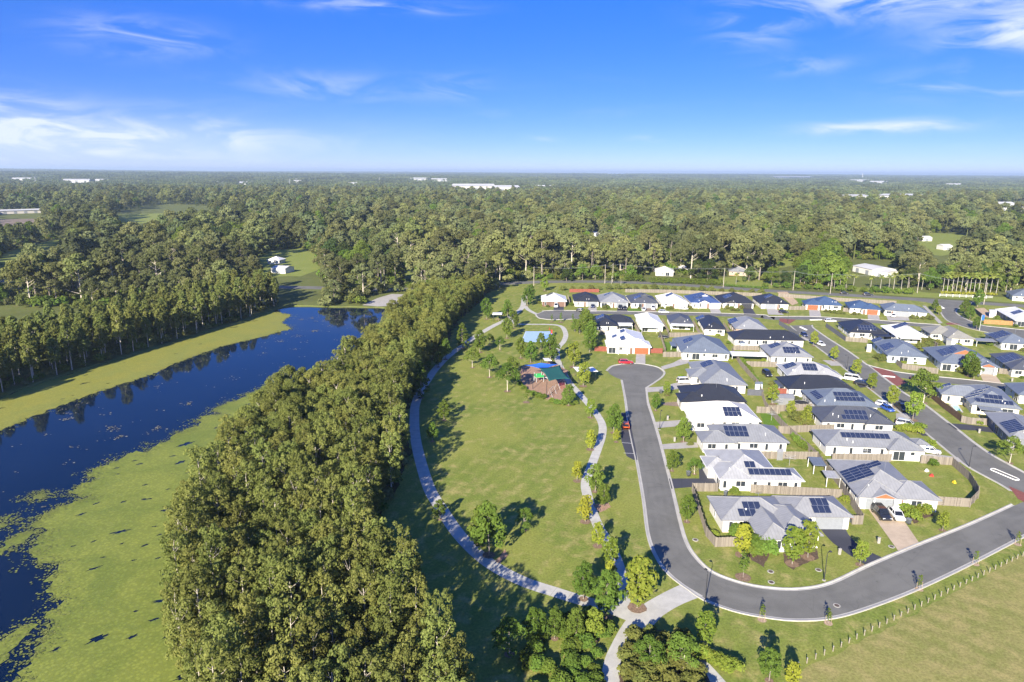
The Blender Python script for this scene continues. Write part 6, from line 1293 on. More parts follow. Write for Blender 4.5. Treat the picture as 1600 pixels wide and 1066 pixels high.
def build_house(hid, org, ang, rects, roofc, wallc, arrays, gables, garage, label):
    h = empty('house', (org[0], org[1], 0), R(ang), label, 'house')
    rr = random.Random(sum(map(ord, hid)) * 7)
    # walls
    mb = MB()
    for k, (x0, y0, x1, y1) in enumerate(rects):
        i_ = OV + .004 * k
        mb.box(x0 + i_, y0 + i_, -.1, x1 - i_, y1 - i_, EZ - .06 - .004 * k)
    mb.build('wall', WALL[wallc], h)
    # roof
    mb, kinds, caps = MB(), [], MB()
    for k, (x0, y0, x1, y1) in enumerate(rects):
        z = EZ + .004 * k
        F, E_ = hip_faces(x0, y0, x1, y1, z)
        for kd, pts_ in F:
            mb.poly(pts_)
            kinds.append(kd)
        c4 = [(x0, y0), (x1, y0), (x1, y1), (x0, y1)]
        for i in range(4):
            a, b = c4[i], c4[(i + 1) % 4]
            mb.poly([(a[0], a[1], z - .18), (b[0], b[1], z - .18), (b[0], b[1], z), (a[0], a[1], z)])
            kinds.append('x')
        mb.poly([(x0, y1, z - .10), (x1, y1, z - .10), (x1, y0, z - .10), (x0, y0, z - .10)])
        kinds.append('x')
        for a, b in E_:
            caps.tube([(a[0], a[1], a[2] + .02), (b[0], b[1], b[2] + .02)], .085, .085, 5)
    gtri = []
    for gi_, (gx0, gx1, gy, _dp, gc) in enumerate(gables):
        xc, hw = (gx0 + gx1) / 2, (gx1 - gx0) / 2
        ys = min(r[1] for r in rects if r[0] <= xc <= r[2])
        if gy > ys + 1:
            ys = min([r[1] for r in rects if r[0] <= xc <= r[2] and r[3] > gy + hw] or [ys])
        z0 = EZ + max(0.0, gy - ys) * PT + .03
        zr = z0 + hw * PT
        yb = max(gy, ys) + hw + .1
        for sx, x_ in ((1, gx0), (-1, gx1)):
            q = [(x_, gy, z0), (xc, gy, zr), (xc, yb, zr), (x_, max(gy, ys) + .02, z0)]
            mb.poly(q[::-1] if sx > 0 else q)
            kinds.append('y')
            mb.poly([(x_, gy, z0 - .16), (xc, gy, zr - .16), (xc, gy, zr), (x_, gy, z0)])
            kinds.append('y')
        gtri.append(([(gx0 + .3, gy + .12, z0 - .02), (gx1 - .3, gy + .12, z0 - .02), (xc, gy + .12, zr - .12)], gc, gy < ys))
        caps.tube([(xc, gy, zr + .02), (xc, yb, zr + .02)], .085, .085, 5)
    rf = mb.build('roof', ROOF[roofc], h)
    uv_roof(rf.data, kinds)
    cp_ = caps.build('ridge_capping', ROOF[roofc], rf)
    cp_.data.uv_layers.new(name='UVMap')
    for tri, gc, proud in gtri:
        g_ = MB()
        a, b, c = tri
        g_.poly([a, b, c])
        g_.poly([(a[0], a[1] + .06, a[2]), (c[0], c[1] + .06, c[2]), (b[0], b[1] + .06, b[2])])
        g_.build('gable', GABM[gc], h)
        if proud:
            for x_ in (a[0] + .2, b[0] - .2):
                MB().box(x_ - .12, a[1] - .1, 0, x_ + .12, a[1] + .14, EZ).build('porch_post', M_TRIM, h)
    # gutters along the eaves
    mb = MB()
    for k, (x0, y0, x1, y1) in enumerate(rects):
        zt = EZ + .012 + .004 * k
        mb.box(x0 - .10, y0 - .10, zt - .12, x1 + .10, y0 - .005, zt)
        mb.box(x0 - .10, y1 + .005, zt - .12, x1 + .10, y1 + .10, zt)
        mb.box(x0 - .10, y0 - .005, zt - .12, x0 - .005, y1 + .005, zt)
        mb.box(x1 + .005, y0 - .005, zt - .12, x1 + .10, y1 + .005, zt)
    mb.build('gutter', M_TRIM if roofc in ('white', 'cream', 'pale', 'royal') else ROOF[roofc], h)

    def front(x):
        c = [r[1] for r in rects if r[0] + .9 <= x <= r[2] - .9]
        return min(c) + OV if c else None

    def west(y):
        c = [r[0] for r in rects if r[1] + .9 <= y <= r[3] - .9]
        return min(c) + OV if c else None

    def east(y):
        c = [r[2] for r in rects if r[1] + .9 <= y <= r[3] - .9]
        return max(c) - OV if c else None
    if garage:
        gx0, gx1, gc = garage
        fy = front((gx0 + gx1) / 2)
        mb = MB()
        n = 5
        for k in range(n):
            z0 = .05 + k * .43
            mb.box(gx0, fy - .05, z0, gx1, fy - .008, z0 + .415)
        mb.build('garage_door', GAR[gc], h)
        mb = MB()
        mb.box(gx0 - .09, fy - .035, .0, gx0 - .005, fy - .006, 2.3)
        mb.box(gx1 + .005, fy - .035, .0, gx1 + .09, fy - .006, 2.3)
        mb.box(gx0 - .09, fy - .035, 2.205, gx1 + .09, fy - .006, 2.3)
        mb.build('garage_frame', M_TRIM, h)

    def add_window(kind, x, y, rz):
        fr, pn, hh = WIN[kind]
        w_ = inst('window', fr, h, (x, y, (2.15 - hh / 2) if kind != 'slide' else 1.12), rz)
        inst('pane', pn, w_)
    xa, xb = min(r[0] for r in rects), max(r[2] for r in rects)
    x = xa + 1.7 + rr.uniform(0, .8)
    seq = ['wide', 'tall', 'slide', 'small', 'wide', 'tall', 'tall']
    k = rr.randrange(7)
    while x < xb - 1.4:
        fy = front(x)
        if fy is not None and not (garage and garage[0] - 1.4 < x < garage[1] + 1.4):
            f1, f2 = front(x - 1.1), front(x + 1.1)
            kd = seq[k % 7]
            if f1 != fy or f2 != fy:
                kd = 'tall'
            add_window(kd, x, fy - .022, 0)
        k += 1
        x += rr.uniform(2.4, 3.6)
    ya, yb_ = min(r[1] for r in rects), max(r[3] for r in rects)
    for fn, rz, sg in ((west, -math.pi / 2, -1), (east, math.pi / 2, 1)):
        y = ya + 2.4
        while y < yb_ - 2:
            fx = fn(y)
            if fx is not None and fn(y - 1.1) == fx and fn(y + 1.1) == fx:
                add_window(seq[k % 7], fx + sg * .022, y, rz)
            k += 1
            y += rr.uniform(3.2, 5.0)
    # front door beside the garage
    if garage:
        dx = garage[0] - 1.1 if garage[0] > 3 else garage[1] + 1.1
        fy = front(dx)
        if fy is not None:
            MB().box(dx - .45, fy - .05, .02, dx + .45, fy - .006, 2.1).build('door', GAR['brown'], h)
    # solar panels
    ca, sa = math.cos(AL), math.sin(AL)
    for face, ax, ay, ah, nc, nr in arrays:
        ex, up = {'S': ((1, 0), (0, 1)), 'N': ((-1, 0), (0, -1)), 'W': ((0, -1), (1, 0)), 'E': ((0, 1), (-1, 0))}[face]
        X = Vector((ex[0], ex[1], 0))
        Y = Vector((up[0] * ca, up[1] * ca, sa))
        Z = X.cross(Y)
        c0 = Vector((ax, ay, EZ + ah * PT)) + Z * .10
        for i in range(nc):
            for j in range(nr):
                pt = c0 + X * ((i - (nc - 1) / 2) * 1.03) + Y * ((j - (nr - 1) / 2) * 1.68)
                o = inst('solar_panel', PANEL, h)
                o.matrix_local = Matrix(((X.x, Y.x, Z.x, pt.x), (X.y, Y.y, Z.y, pt.y), (X.z, Y.z, Z.z, pt.z), (0, 0, 0, 1)))
    # small things on the roof
    r0 = rects[0]
    for q in range(rr.choice((1, 2, 2, 3))):
        fx, fy = rr.uniform(r0[0] + 2, r0[2] - 2), rr.uniform(.8, 2.2)
        inst(*rr.choice((('roof_vent', VENT), ('roof_vent', VENT), ('turbine_vent', WHIRL))), h, (fx, r0[1] + fy, EZ + fy * PT))
    if rr.random() < .3 or hid in ('r3d', 'r3g'):
        fy = (r0[3] - r0[1]) / 2 * .8
        inst('antenna', ANT, h, ((r0[0] + r0[2]) / 2 + 1, r0[1] + fy, EZ + min(fy, (r0[2] - r0[0]) / 2) * PT))
    for (x0, y0, x1, y1, z, c) in AWN.get(hid, ()):
        mb = MB()
        mb.v = [(x0, y0, z - .22), (x1, y0, z - .22), (x1, y1, z), (x0, y1, z), (x0, y0, z - .30), (x1, y0, z - .30), (x1, y1, z - .08), (x0, y1, z - .08)]
        mb.f = [(0, 1, 2, 3), (7, 6, 5, 4), (0, 4, 5, 1), (1, 5, 6, 2), (2, 6, 7, 3), (3, 7, 4, 0)]
        mb.m = [0] * 6
        aw = mb.build('awning', ROOF[c], h)
        uv_roof(aw.data, ['x'] * 6)
        for px2, py2 in ((x0 + .15, y0 + .15), (x1 - .15, y0 + .15)) + (((x0 + .15, y1 - .15),) if y1 - y0 > 3 and x1 <= 0 else ()):
            MB().box(px2 - .05, py2 - .05, 0, px2 + .05, py2 + .05, z - .27).build('awning_post', M_TRIM, h)
    return h


for hd in DATA['HOUSES']:
    build_house(*hd)

# ------------------------------------------------------------------ driveways, beds, paving
DM = {'tan': M_TANDRIVE, 'dark': M_BITUMEN, 'conc': M_DRIVE, 'brown': simple('brown_paving', (.22, .165, .125), .9, .2, 3), 'lush': M_LUSH, 'sand': M_SAND, 'bed': M_BED, 'bark': M_BARK, 'red': M_PAVERED}
DN = {'lush': 'lawn', 'sand': 'sand_patch', 'bed': 'garden_bed', 'bark': 'mulch_bed', 'red': 'paving'}
for i, (k, pl, lb) in enumerate(DATA['DRIVES']):
    q = pl
    if k in ('tan', 'dark', 'conc', 'brown') and len(pl) > 5:
        q = smooth_line(pl + [pl[0]], .8)[:-1] if False else pl
    tag(sheet(DN.get(k, 'driveway'), q, (0.060 if k != 'red' else 0.040) + .0012 * (i % 9), DM[k], jag=.18 if k in ('bed', 'bark', 'lush') else 0, seg=.8), lb,
        {'lush': 'lawn', 'sand': 'sand', 'bed': 'garden bed', 'bark': 'mulch', 'red': 'paving'}.get(k, 'driveway'), kind='structure')
tag(sheet('garden_bed', DATA['ROCKS'], 0.045, M_DRIVE), 'pale concrete and rock apron at the lake end', 'rock apron', kind='structure')

# worn and dry patches in the lawns
def paint(name, pts_, z, mat, label, cat='road marking'):
    return tag(sheet(name, pts_, z, mat), label, cat, kind='structure')


def stadium(a, b, r, n=8):
    t_ = math.atan2(b[1] - a[1], b[0] - a[0])
    out = []
    for c, s in ((b, -math.pi / 2), (a, math.pi / 2)):
        for k in range(n + 1):
            an = t_ + s + math.pi * k / n
            out.append((c[0] + r * math.cos(an), c[1] + r * math.sin(an)))
    return out


def median(a, b, r, label, filled=False):
    o = empty('traffic_island', ((a[0] + b[0]) / 2, (a[1] + b[1]) / 2, 0), 0, label, 'traffic island')
    mx, my = o.location.x, o.location.y
    out, inn = [(x - mx, y - my) for x, y in stadium(a, b, r)], [(x - mx, y - my) for x, y in stadium(a, b, r - .16)]
    n = len(out)
    mb = MB()
    mb.v = [(x, y, .02) for x, y in out] + [(x, y, .15) for x, y in stadium((a[0] - mx, a[1] - my), (b[0] - mx, b[1] - my), r - .05)] + [(x, y, .15) for x, y in inn] + [(x, y, .05) for x, y in inn]
    for k in range(3):
        for i in range(n):
            j = (i + 1) % n
            mb.f.append((k * n + i, k * n + j, (k + 1) * n + j, (k + 1) * n + i))
            mb.m.append(0)
    mb.build('kerb_ring', M_PAINT, o)
    sheet('island_top', inn, .12 if filled else .055, M_PAINT if filled else M_ASPHALT, o)


for (a, b), r, lb, fl in zip(DATA['MEDIANS'], (.75, .55, .55, .5, .6, .55), ('long white-edged island on the diagonal street near the corner', 'white island in the street bend by the far row', 'short white island beside the navy hatchback',
                             'white island in the red side-street threshold', 'white island at the mouth of the connecting road', 'white island on the main road junction'), (False, True, True, True, True, True)):
    median(a, b, r, lb, fl)
for k, (a, b) in enumerate(DATA['BAYLINES']):
    ln = [a, b]
    A_, B_ = offset_line(ln, .05), offset_line(ln, -.05)
    tag(ribbon('bay_line', A_, B_, .042, M_PAINT), ['upper white line across the parking bay', 'lower white line across the parking bay'][k], 'road marking', kind='structure')
# half court key and ring line
c = DATA['COURT']
lerp2 = lambda a, b, t_: (a[0] + (b[0] - a[0]) * t_, a[1] + (b[1] - a[1]) * t_)
u0, u1 = lerp2(c[1], c[2], .32), lerp2(c[1], c[2], .68)
v0, v1 = lerp2(c[0], c[3], .32), lerp2(c[0], c[3], .68)
paint('court_key', [lerp2(v0, u0, .62), lerp2(v1, u1, .62), lerp2(v1, u1, .99), lerp2(v0, u0, .99)], .042, M_COURT2, 'darker blue key of the basketball court', 'court marking')
for (a, b), lb in (((lerp2(c[0], c[1], .03), lerp2(c[3], c[2], .03)), 'white end line of the basketball court'), ((lerp2(c[0], c[3], .04), lerp2(c[1], c[2], .04)), 'white side line of the court on the far side'),
                   ((lerp2(c[0], c[3], .96), lerp2(c[1], c[2], .96)), 'white side line of the court on the near side')):
    A_, B_ = offset_line([a, b], .04), offset_line([a, b], -.04)
    tag(ribbon('court_line', A_, B_, .047, M_PAINT), lb, 'court marking', kind='structure')

# ------------------------------------------------------------------ fences
M_TIMBER, t = mat_new('weathered_palings')
p = wpos(t)
ri = t.n('ShaderNodeNewGeometry').outputs['Random Per Island']
n_ = t.noise(p, 3.0, 4, .6)
cc = t.mix(ri, (.125, .105, .082), (.255, .22, .18))
finish(t, t.mix(t.math('MULTIPLY', n_, .5), cc, (.19, .175, .155)), .9)
FM = {'red': simple('red_metal_fence', (.20, .060, .040), .6), 'dark': simple('slate_metal_fence', (.085, .09, .11), .5), 'brown': simple('brown_fence', (.10, .062, .045), .8),
      'orange': simple('new_timber', (.33, .175, .07), .85, .2, 3)}


def fence(kind, line, label):
    o = empty('fence', (line[0][0], line[0][1], 0), 0, label, 'fence')
    ox, oy = line[0]
    rr = random.Random(int(abs(ox * 13 + oy * 7)))
    pal, rails, posts = MB(), [MB(), MB()], []
    for a, b in zip(line, line[1:]):
        L = math.hypot(b[0] - a[0], b[1] - a[1])
        an = math.atan2(b[1] - a[1], b[0] - a[0])
        M = Matrix.Translation((a[0] - ox, a[1] - oy, 0)) @ Matrix.Rotation(an, 4, 'Z')
        if kind in ('paling', 'orange', 'brown'):
            w = .125
            n = max(1, int(L / w))
            for k in range(n):
                h = 1.8 + rr.uniform(-.04, .03)
                y = rr.uniform(-.012, .012)
                pal.box(k * L / n + .006, y - .02, .03, (k + 1) * L / n - .006, y - .002, h, 0, M)
        else:
            n = max(1, int(L / .11))
            for k in range(n):
                y0, y1 = (.0, .035) if k % 2 else (.035, .0)
                q = [(k * L / n, y0, .04), ((k + 1) * L / n, y1, .04), ((k + 1) * L / n, y1, 1.8), (k * L / n, y0, 1.8)]
                pal.poly([tuple(M @ Vector(v)) for v in q])
        for q, z in enumerate((.45, 1.45)):
            rails[q].box(0, .022 if kind in ('paling', 'orange', 'brown') else .045, z - .05, L, .07 if kind in ('paling', 'orange', 'brown') else .085, z + .05, 0, M)
        m_ = max(1, round(L / 2.4))
        for k in range(m_ + 1):
            posts.append(M @ Vector((k * L / m_, .115, 0)))
    mt = M_TIMBER if kind == 'paling' else FM[kind]
    pal.build('palings' if kind in ('paling', 'orange', 'brown') else 'metal_sheet', mt, o)['kind'] = 'stuff'
    for q in rails:
        q.build('rail', mt, o)
    pm_ = POSTM.get(kind)
    if pm_ is None:
        pm_ = POSTM[kind] = MB().box(-.045, -.045, -.1, .045, .045, 1.84).mesh('post', mt)
    for v in posts:
        inst('post', pm_, o, tuple(v), 0)
    return o


POSTM = {}
for k, ln, lb in DATA['FENCES']:
    fence(k, ln, lb)

# ------------------------------------------------------------------ cars
CC = {'white': (.72, .72, .71), 'black': (.018, .019, .022), 'red': (.36, .012, .018), 'orange': (.60, .13, .015), 'navy': (.02, .03, .09), 'silver': (.46, .48, .50), 'blue': (.03, .085, .36)}
M_CAR = {}
for k, v in CC.items():
    m, t = mat_new('car_paint_' + k)
    finish(t, v, .28, spec=.5, extra={'Coat Weight': .6, 'Coat Roughness': .08})
    M_CAR[k] = m
M_CGLASS, t = mat_new('car_glass')
finish(t, (.012, .014, .017), .05, spec=.7)
M_TYRE = simple('tyre', (.02, .02, .021), .9)
M_RIM = simple('alloy_rim', (.42, .43, .45), .3, .05, metal=.7)
M_HEAD = simple('headlight_glass', (.70, .72, .74), .1)
M_TAIL = simple('tail_light', (.34, .012, .010), .2)
# length, width, height, belt height, bonnet end, windscreen top, roof end, rear glass foot (fractions of the length from the front)
CK = {'hatch': (4.1, 1.75, 1.48, .92, .24, .42, .84, .95), 'wagon': (4.75, 1.82, 1.50, .92, .26, .42, .88, .97), 'suv': (4.8, 1.88, 1.78, 1.08, .24, .38, .92, .98),
      'van': (4.9, 1.9, 1.98, 1.15, .13, .27, .96, .99), 'ute': (5.2, 1.86, 1.76, 1.05, .22, .34, .58, .63)}


def car_meshes(kind, col):
    L, Wd, H_, bt, b1, w1, r1, r2 = CK[kind]
    x = lambda f: L / 2 - f * L
    hw = Wd / 2
    # lower body: stations along the car, each a rounded section; the front and tail pull in
    mb = MB()
    st = [(0, .80, .42, bt * .70), (.03, .90, .28, bt * .80), (.10, .98, .22, bt * .87), (b1, 1.0, .20, bt * .97), (.45, 1.0, .20, bt), (.8, 1.0, .20, bt), (.93, .98, .24, bt * .98), (.985, .92, .32, bt * .92), (1, .84, .42, bt * .82)]
    for f, w, zb, zt in st:
        y = hw * w
        mb.v += [(x(f), -y * .86, zb), (x(f), -y, zb + .16), (x(f), -y * .99, zt - .12), (x(f), -y * .88, zt), (x(f), y * .88, zt), (x(f), y * .99, zt - .12), (x(f), y, zb + .16), (x(f), y * .86, zb)]
    for i in range(len(st) - 1):
        for j in range(8):
            a, b = i * 8 + j, i * 8 + (j + 1) % 8
            mb.f.append((a, a + 8, b + 8, b))
            mb.m.append(0)
    mb.f += [tuple(range(7, -1, -1))[::-1], tuple(range((len(st) - 1) * 8, len(st) * 8))]
    mb.m += [0, 0]
    body = mb.mesh('body', M_CAR[col], True)
    # glasshouse and roof
    gl = MB()
    yb, yr = hw * .87, hw * .70
    pf = [(x(b1), bt * .95), (x(w1), H_ - .06), (x(r1), H_ - .07), (x(r2), bt * .97)]
    for sgn in (-1, 1):
        q = [(pf[0][0], sgn * yb, pf[0][1]), (pf[1][0], sgn * yr, pf[1][1]), (pf[2][0], sgn * yr, pf[2][1]), (pf[3][0], sgn * yb, pf[3][1])]
        gl.poly(q if sgn > 0 else q[::-1])
    gl.poly([(pf[0][0], -yb, pf[0][1]), (pf[0][0], yb, pf[0][1]), (pf[1][0], yr, pf[1][1]), (pf[1][0], -yr, pf[1][1])][::-1])
    gl.poly([(pf[3][0], -yb, pf[3][1]), (pf[3][0], yb, pf[3][1]), (pf[2][0], yr, pf[2][1]), (pf[2][0], -yr, pf[2][1])])
    glass = gl.mesh('windows', M_CGLASS)
    rf = MB()
    xa, xb = x(w1) + .06, x(r1) - .06
    rr = [(xa, yr * .92, H_ - .075), (xa - .25, yr * 1.01, H_ - .02), (xb + .25, yr * 1.01, H_ - .025), (xb, yr * .92, H_ - .085)]
    for i in range(3):
        a, b = rr[i], rr[i + 1]
        rf.poly([(a[0], -a[1], a[2]), (a[0], a[1], a[2]), (b[0], b[1], b[2]), (b[0], -b[1], b[2])][::-1])
        for s in (-1, 1):
            q = [(a[0], s * a[1], a[2]), (b[0], s * b[1], b[2]), (b[0], s * (b[1] + .02), b[2] - .06), (a[0], s * (a[1] + .02), a[2] - .06)]
            rf.poly(q if s < 0 else q[::-1])
    for s in (-1, 1):                      # pillars
        for (xa_, za_, xb_, zb_) in ((pf[0][0], pf[0][1], pf[1][0], pf[1][1]), (pf[3][0], pf[3][1], pf[2][0], pf[2][1]), (x(.56 if kind != 'ute' else .47), bt, x(.56 if kind != 'ute' else .47), H_ - .06)):
            rf.tube([(xa_, s * (yb + .005), za_), (xb_, s * (yr + .005), zb_)], .04, .04, 4)
    roof = rf.mesh('roof', M_CAR[col])
    return body, glass, roof


ty = MB()
for k in range(14):
    a0, a1 = k * 2 * math.pi / 14, (k + 1) * 2 * math.pi / 14
    for (r0, y0, r1, y1) in ((.20, -.105, .32, -.105), (.32, -.105, .335, 0), (.335, 0, .32, .105), (.32, .105, .20, .105)):
        ty.poly([(r0 * math.cos(a0), y0, r0 * math.sin(a0)), (r0 * math.cos(a1), y0, r0 * math.sin(a1)), (r1 * math.cos(a1), y1, r1 * math.sin(a1)), (r1 * math.cos(a0), y1, r1 * math.sin(a0))])
TYRE = ty.mesh('wheel', M_TYRE)
rm = MB()
for k in range(10):
    a0, a1 = k * 2 * math.pi / 10, (k + 1) * 2 * math.pi / 10
    for y in (-.09, .09):
        rm.poly([(0, y * 1.05, 0), (.205 * math.cos(a0), y, .205 * math.sin(a0)), (.205 * math.cos(a1), y, .205 * math.sin(a1))])
RIM = rm.mesh('rim', M_RIM)
CARM = {}
for kind, col, (x, y), ang, lb in DATA['CARS']:
    L, Wd, H_, bt = CK[kind][:4]
    if (kind, col) not in CARM:
        CARM[(kind, col)] = car_meshes(kind, col)
        if kind not in CARM:
            CARM[kind] = (MB().box(L / 2 - .16, -.2, bt * .62, L / 2 - .02, .2, bt * .76).mesh('headlight', M_HEAD), MB().box(-L / 2 - .01, -.14, bt * .72, -L / 2 + .10, .14, bt * .92).mesh('tail_light', M_TAIL))
    e = empty('parked_car', (x, y, .065), R(ang), lb, 'car')
    b_, g_, r__ = CARM[(kind, col)]
    inst('body', b_, e)
    inst('windows', g_, e)
    inst('roof', r__, e)
    for fx in (.18, .80):
        for s in (-1, 1):
            w_ = inst('wheel', TYRE, e, (L / 2 - fx * L, s * (Wd / 2 - .10), .335))
            inst('rim', RIM, w_)
    for s in (-1, 1):
        inst('headlight', CARM[kind][0], e, (0, s * (Wd / 2 - .34), 0))
        inst('tail_light', CARM[kind][1], e, (0, s * (Wd / 2 - .28), 0))
    if kind == 'ute':
        tb = MB()
        tb.box(-L / 2 + .12, -Wd / 2 + .12, bt + .02, -L / 2 + 1.75, Wd / 2 - .12, bt + .06)
        tb.build('tray_cover', M_TYRE, e)

# ------------------------------------------------------------------ lamps, poles, posts
M_POLE = simple('dark_lamp_pole', (.030, .031, .036), .5)
M_GALV = simple('galvanised_steel', (.42, .43, .44), .45, .08, metal=.3)
M_WOODPOLE = simple('power_pole_timber', (.36, .32, .27), .9, .2, 2)
LL = ['street lamp beside the park entrance path', 'street lamp on the verge before the nearest house', 'street lamp on the diagonal street outside the corner fence', 'street lamp between two lime street trees', 'street lamp on the red paving at the bend', 'street lamp opposite the parking bay']
pl_ = MB().tube([(0, 0, -.2), (0, 0, 1.4)], .085, .08, 8).tube([(0, 0, 1.4), (0, 0, 4.35), (.06, 0, 4.58), (.28, 0, 4.72), (.6, 0, 4.74)], .06, .04, 8).mesh('pole', M_POLE)
hd_ = MB()
for k in range(10):
    a0, a1 = k * .628, (k + 1) * .628
    hd_.poly([(.78 + .05 * math.cos(a0), .05 * math.sin(a0), 4.82), (.78 + .05 * math.cos(a1), .05 * math.sin(a1), 4.82), (.78 + .26 * math.cos(a1), .26 * math.sin(a1), 4.62), (.78 + .26 * math.cos(a0), .26 * math.sin(a0), 4.62)][::-1])
hd_.poly([(.78 + .26 * math.cos(k * .628), .26 * math.sin(k * .628), 4.62) for k in range(10)][::-1])
hd_ = hd_.mesh('lamp_head', M_POLE)
bs_ = MB().tube([(0, 0, -.05), (0, 0, .07)], .28, .26, 12).mesh('footing', M_KERB)
for ((x, y), az), lb in zip(DATA['LAMPS'], LL):
    e = empty('street_lamp', (x, y, 0), R(az), lb, 'street lamp')
    inst('pole', pl_, e)
    inst('lamp_head', hd_, e)
    inst('footing', bs_, e)
bp = MB().box(-.045, -.045, -.2, .045, .045, .80)
bpm = bp.mesh('bollard_post', simple('pale_timber_post', (.28, .245, .19), .9, .2, 4))
cpm = MB().box(-.055, -.055, .80, .055, .055, .83).mesh('cap', M_GALV)
for x, y in DATA['POSTS']:
    o = inst('bollard_post', bpm, None, (x, y, 0), .5 + rng.uniform(-.1, .1))
    o.rotation_euler = (rng.uniform(-.03, .03), rng.uniform(-.03, .03), .5)
    tag(o, 'short pale timber post in the line along the field', 'post', 'posts along the field')
    inst('cap', cpm, o)
stk = MB().tube([(0, 0, -.1), (0, 0, 1.45)], .03, .03, 5).mesh('stake', B_STAKE)
ring = simple('mulch_ring', (.34, .25, .17), .95, .3, 5)
SLB = ['staked sapling on the outer verge nearest the entrance', 'staked sapling on the outer verge beside the drain cover', 'staked sapling on the outer verge, third along', 'staked sapling on the outer verge, fourth along', 'staked sapling on the outer verge nearest the picture edge']
for (x, y), lb in zip(DATA['STAKED'], SLB):
    e = plant('staked_sapling', 'sapling', x, y, .85, lb, 'sapling')
    for s in (-1, 1):
        inst('stake', stk, e, (s * .45, 0, 0))
    sheet('mulch_ring', [(.7 * math.cos(k * .5), .7 * math.sin(k * .5)) for k in range(12)], .03, ring, e)

pp = MB().tube([(0, 0, -.3), (0, 0, 10.6)], .17, .12, 8).mesh('pole', M_WOODPOLE)
pa = MB().box(-1.1, -.05, 10.0, 1.1, .05, 10.14)
for k in (-1.0, -.4, .4, 1.0):
    pa.tube([(k, 0, 10.14), (k, 0, 10.36)], .05, .04, 5)
pa = pa.mesh('crossarm', M_WOODPOLE)
PL = ['power pole beside the lime tree at the park end', 'power pole left of the hedge, taller one', 'power pole left of the hedge, second one', 'power pole at the end of the long hedge', 'power pole left of the loose palms', 'power pole behind the blue roofs', 'power pole at the palm avenue gate',
      'power pole above the lake end', 'power pole in the woods left of the lake end', 'power pole beside the connecting road junction']
mr = DATA['MAIN']
for (x, y), lb in zip(DATA['PPOLES'], PL):
    e = empty('power_pole', (x, y, 0), R(70), lb, 'power pole')
    inst('pole', pp, e)
    inst('crossarm', pa, e)
order = sorted(DATA['PPOLES'][:7] + [DATA['PPOLES'][9]], key=lambda q: q[0])
wm = MB()
for a, b in zip(order, order[1:]):
    for off in (-.9, .9):
        n = 8
        wm.tube([(a[0] + (b[0] - a[0]) * k / n + off * .3, a[1] + (b[1] - a[1]) * k / n + off, 10.3 - 4 * (k / n) * (1 - k / n) * 1.1) for k in range(n + 1)], .025, .025, 3, cap=False)
tag(wm.build('power_line', M_GALV), 'sagging power lines strung along the main road', 'power line')

# ------------------------------------------------------------------ park trees, shrubs, hedges, palms
RINGM = MB()
RINGM.poly([(.75 * math.cos(k * .45) * (1 + .1 * math.sin(k * 3.1)), .75 * math.sin(k * .45) * (1 + .1 * math.sin(k * 2.3)), .04) for k in range(14)])
RINGM = RINGM.mesh('mulch_ring', simple('tree_mulch', (.20, .135, .09), .95, .35, 5))
for name, kind, (x, y), sc, lb, cat in DATA['TREES']:
    e = plant(name, kind, x, y, sc, lb, cat)
    if name != 'tall_bush':
        inst('mulch_ring', RINGM, e, (0, 0, .03))
for x, y, sc in DATA['ROADSIDE']:
    plant('roadside_tree', 'gum_dark', x, y, sc, 'dense green roadside tree standing across the main road', 'roadside tree', 'roadside trees across the main road')
for kind, sc, lb, gp, spots in DATA['SHRUBS']:
    for x, y in spots:
        plant('shrub', 'shrub', x, y, sc * rng.uniform(.75, 1.25), lb, 'shrub', gp, var=kind)

for kind, line, h, w, lb in DATA['HEDGES']:
    cl = []
    ox, oy = line[0]
    rr = random.Random(int(ox))
    for a, b in zip(line, line[1:]):
        L = math.hypot(b[0] - a[0], b[1] - a[1])
        n = int(L / (w * .55))
        for k in range(n):
            for z in ((h * .32, h * .72) if h > 2 else (h * .5,)):
                f = (k + rr.random()) / n
                cl.append((a[0] + (b[0] - a[0]) * f - ox, a[1] + (b[1] - a[1]) * f - oy + rr.uniform(-.2, .2), z, w * .55, w * .55, h * .30 if h > 2 else h * .5))
    e = empty('hedge', (ox, oy, 0), 0, lb, 'hedge')
    inst('foliage', leaf_mesh('foliage', int(ox), cl, .38, 3.2, F_YELLOW if kind == 'yellow' else F_GREEN), e)
    st = MB()
    for q in cl[::4]:
        st.tube([(q[0], q[1], -.1), (q[0], q[1], h * .5)], .06, .03, 4)
    inst('stems', st.mesh('stems', B_GREY), e)


def palm_meshes(seed):
    r_ = random.Random(seed)
    tr = MB().tube([(0, 0, -.3), (.1, .05, 3), (.05, .1, 6.4), (0, 0, 9.0)], .17, .11, 8).mesh('trunk', B_PALM, True)
    mb = MB()
    for k in range(22):
        an = k * 2.4 + r_.uniform(-.2, .2)
        el = r_.uniform(-.15, 1.1)
        Ln = r_.uniform(2.9, 3.6)
        pts_ = []
        for q in range(6):
            f = q / 5
            pts_.append(Vector((math.cos(an) * math.cos(el) * Ln * f, math.sin(an) * math.cos(el) * Ln * f, 9.0 + math.sin(el) * Ln * f - 1.5 * f * f)))
        side = Vector((-math.sin(an), math.cos(an), 0))
        wd = [.12, .55, .8, .75, .5, .1]
        for q in range(5):
            for s in (-1, 1):
                e0 = pts_[q] + side * s * wd[q] - Vector((0, 0, .35 * wd[q]))
                e1 = pts_[q + 1] + side * s * wd[q + 1] - Vector((0, 0, .35 * wd[q + 1]))
                mb.poly([tuple(pts_[q]), tuple(pts_[q].lerp(pts_[q + 1], .8)), tuple(e0.lerp(e1, .8)), tuple(e0)])
    return mb.mesh('fronds', F_PALM), tr


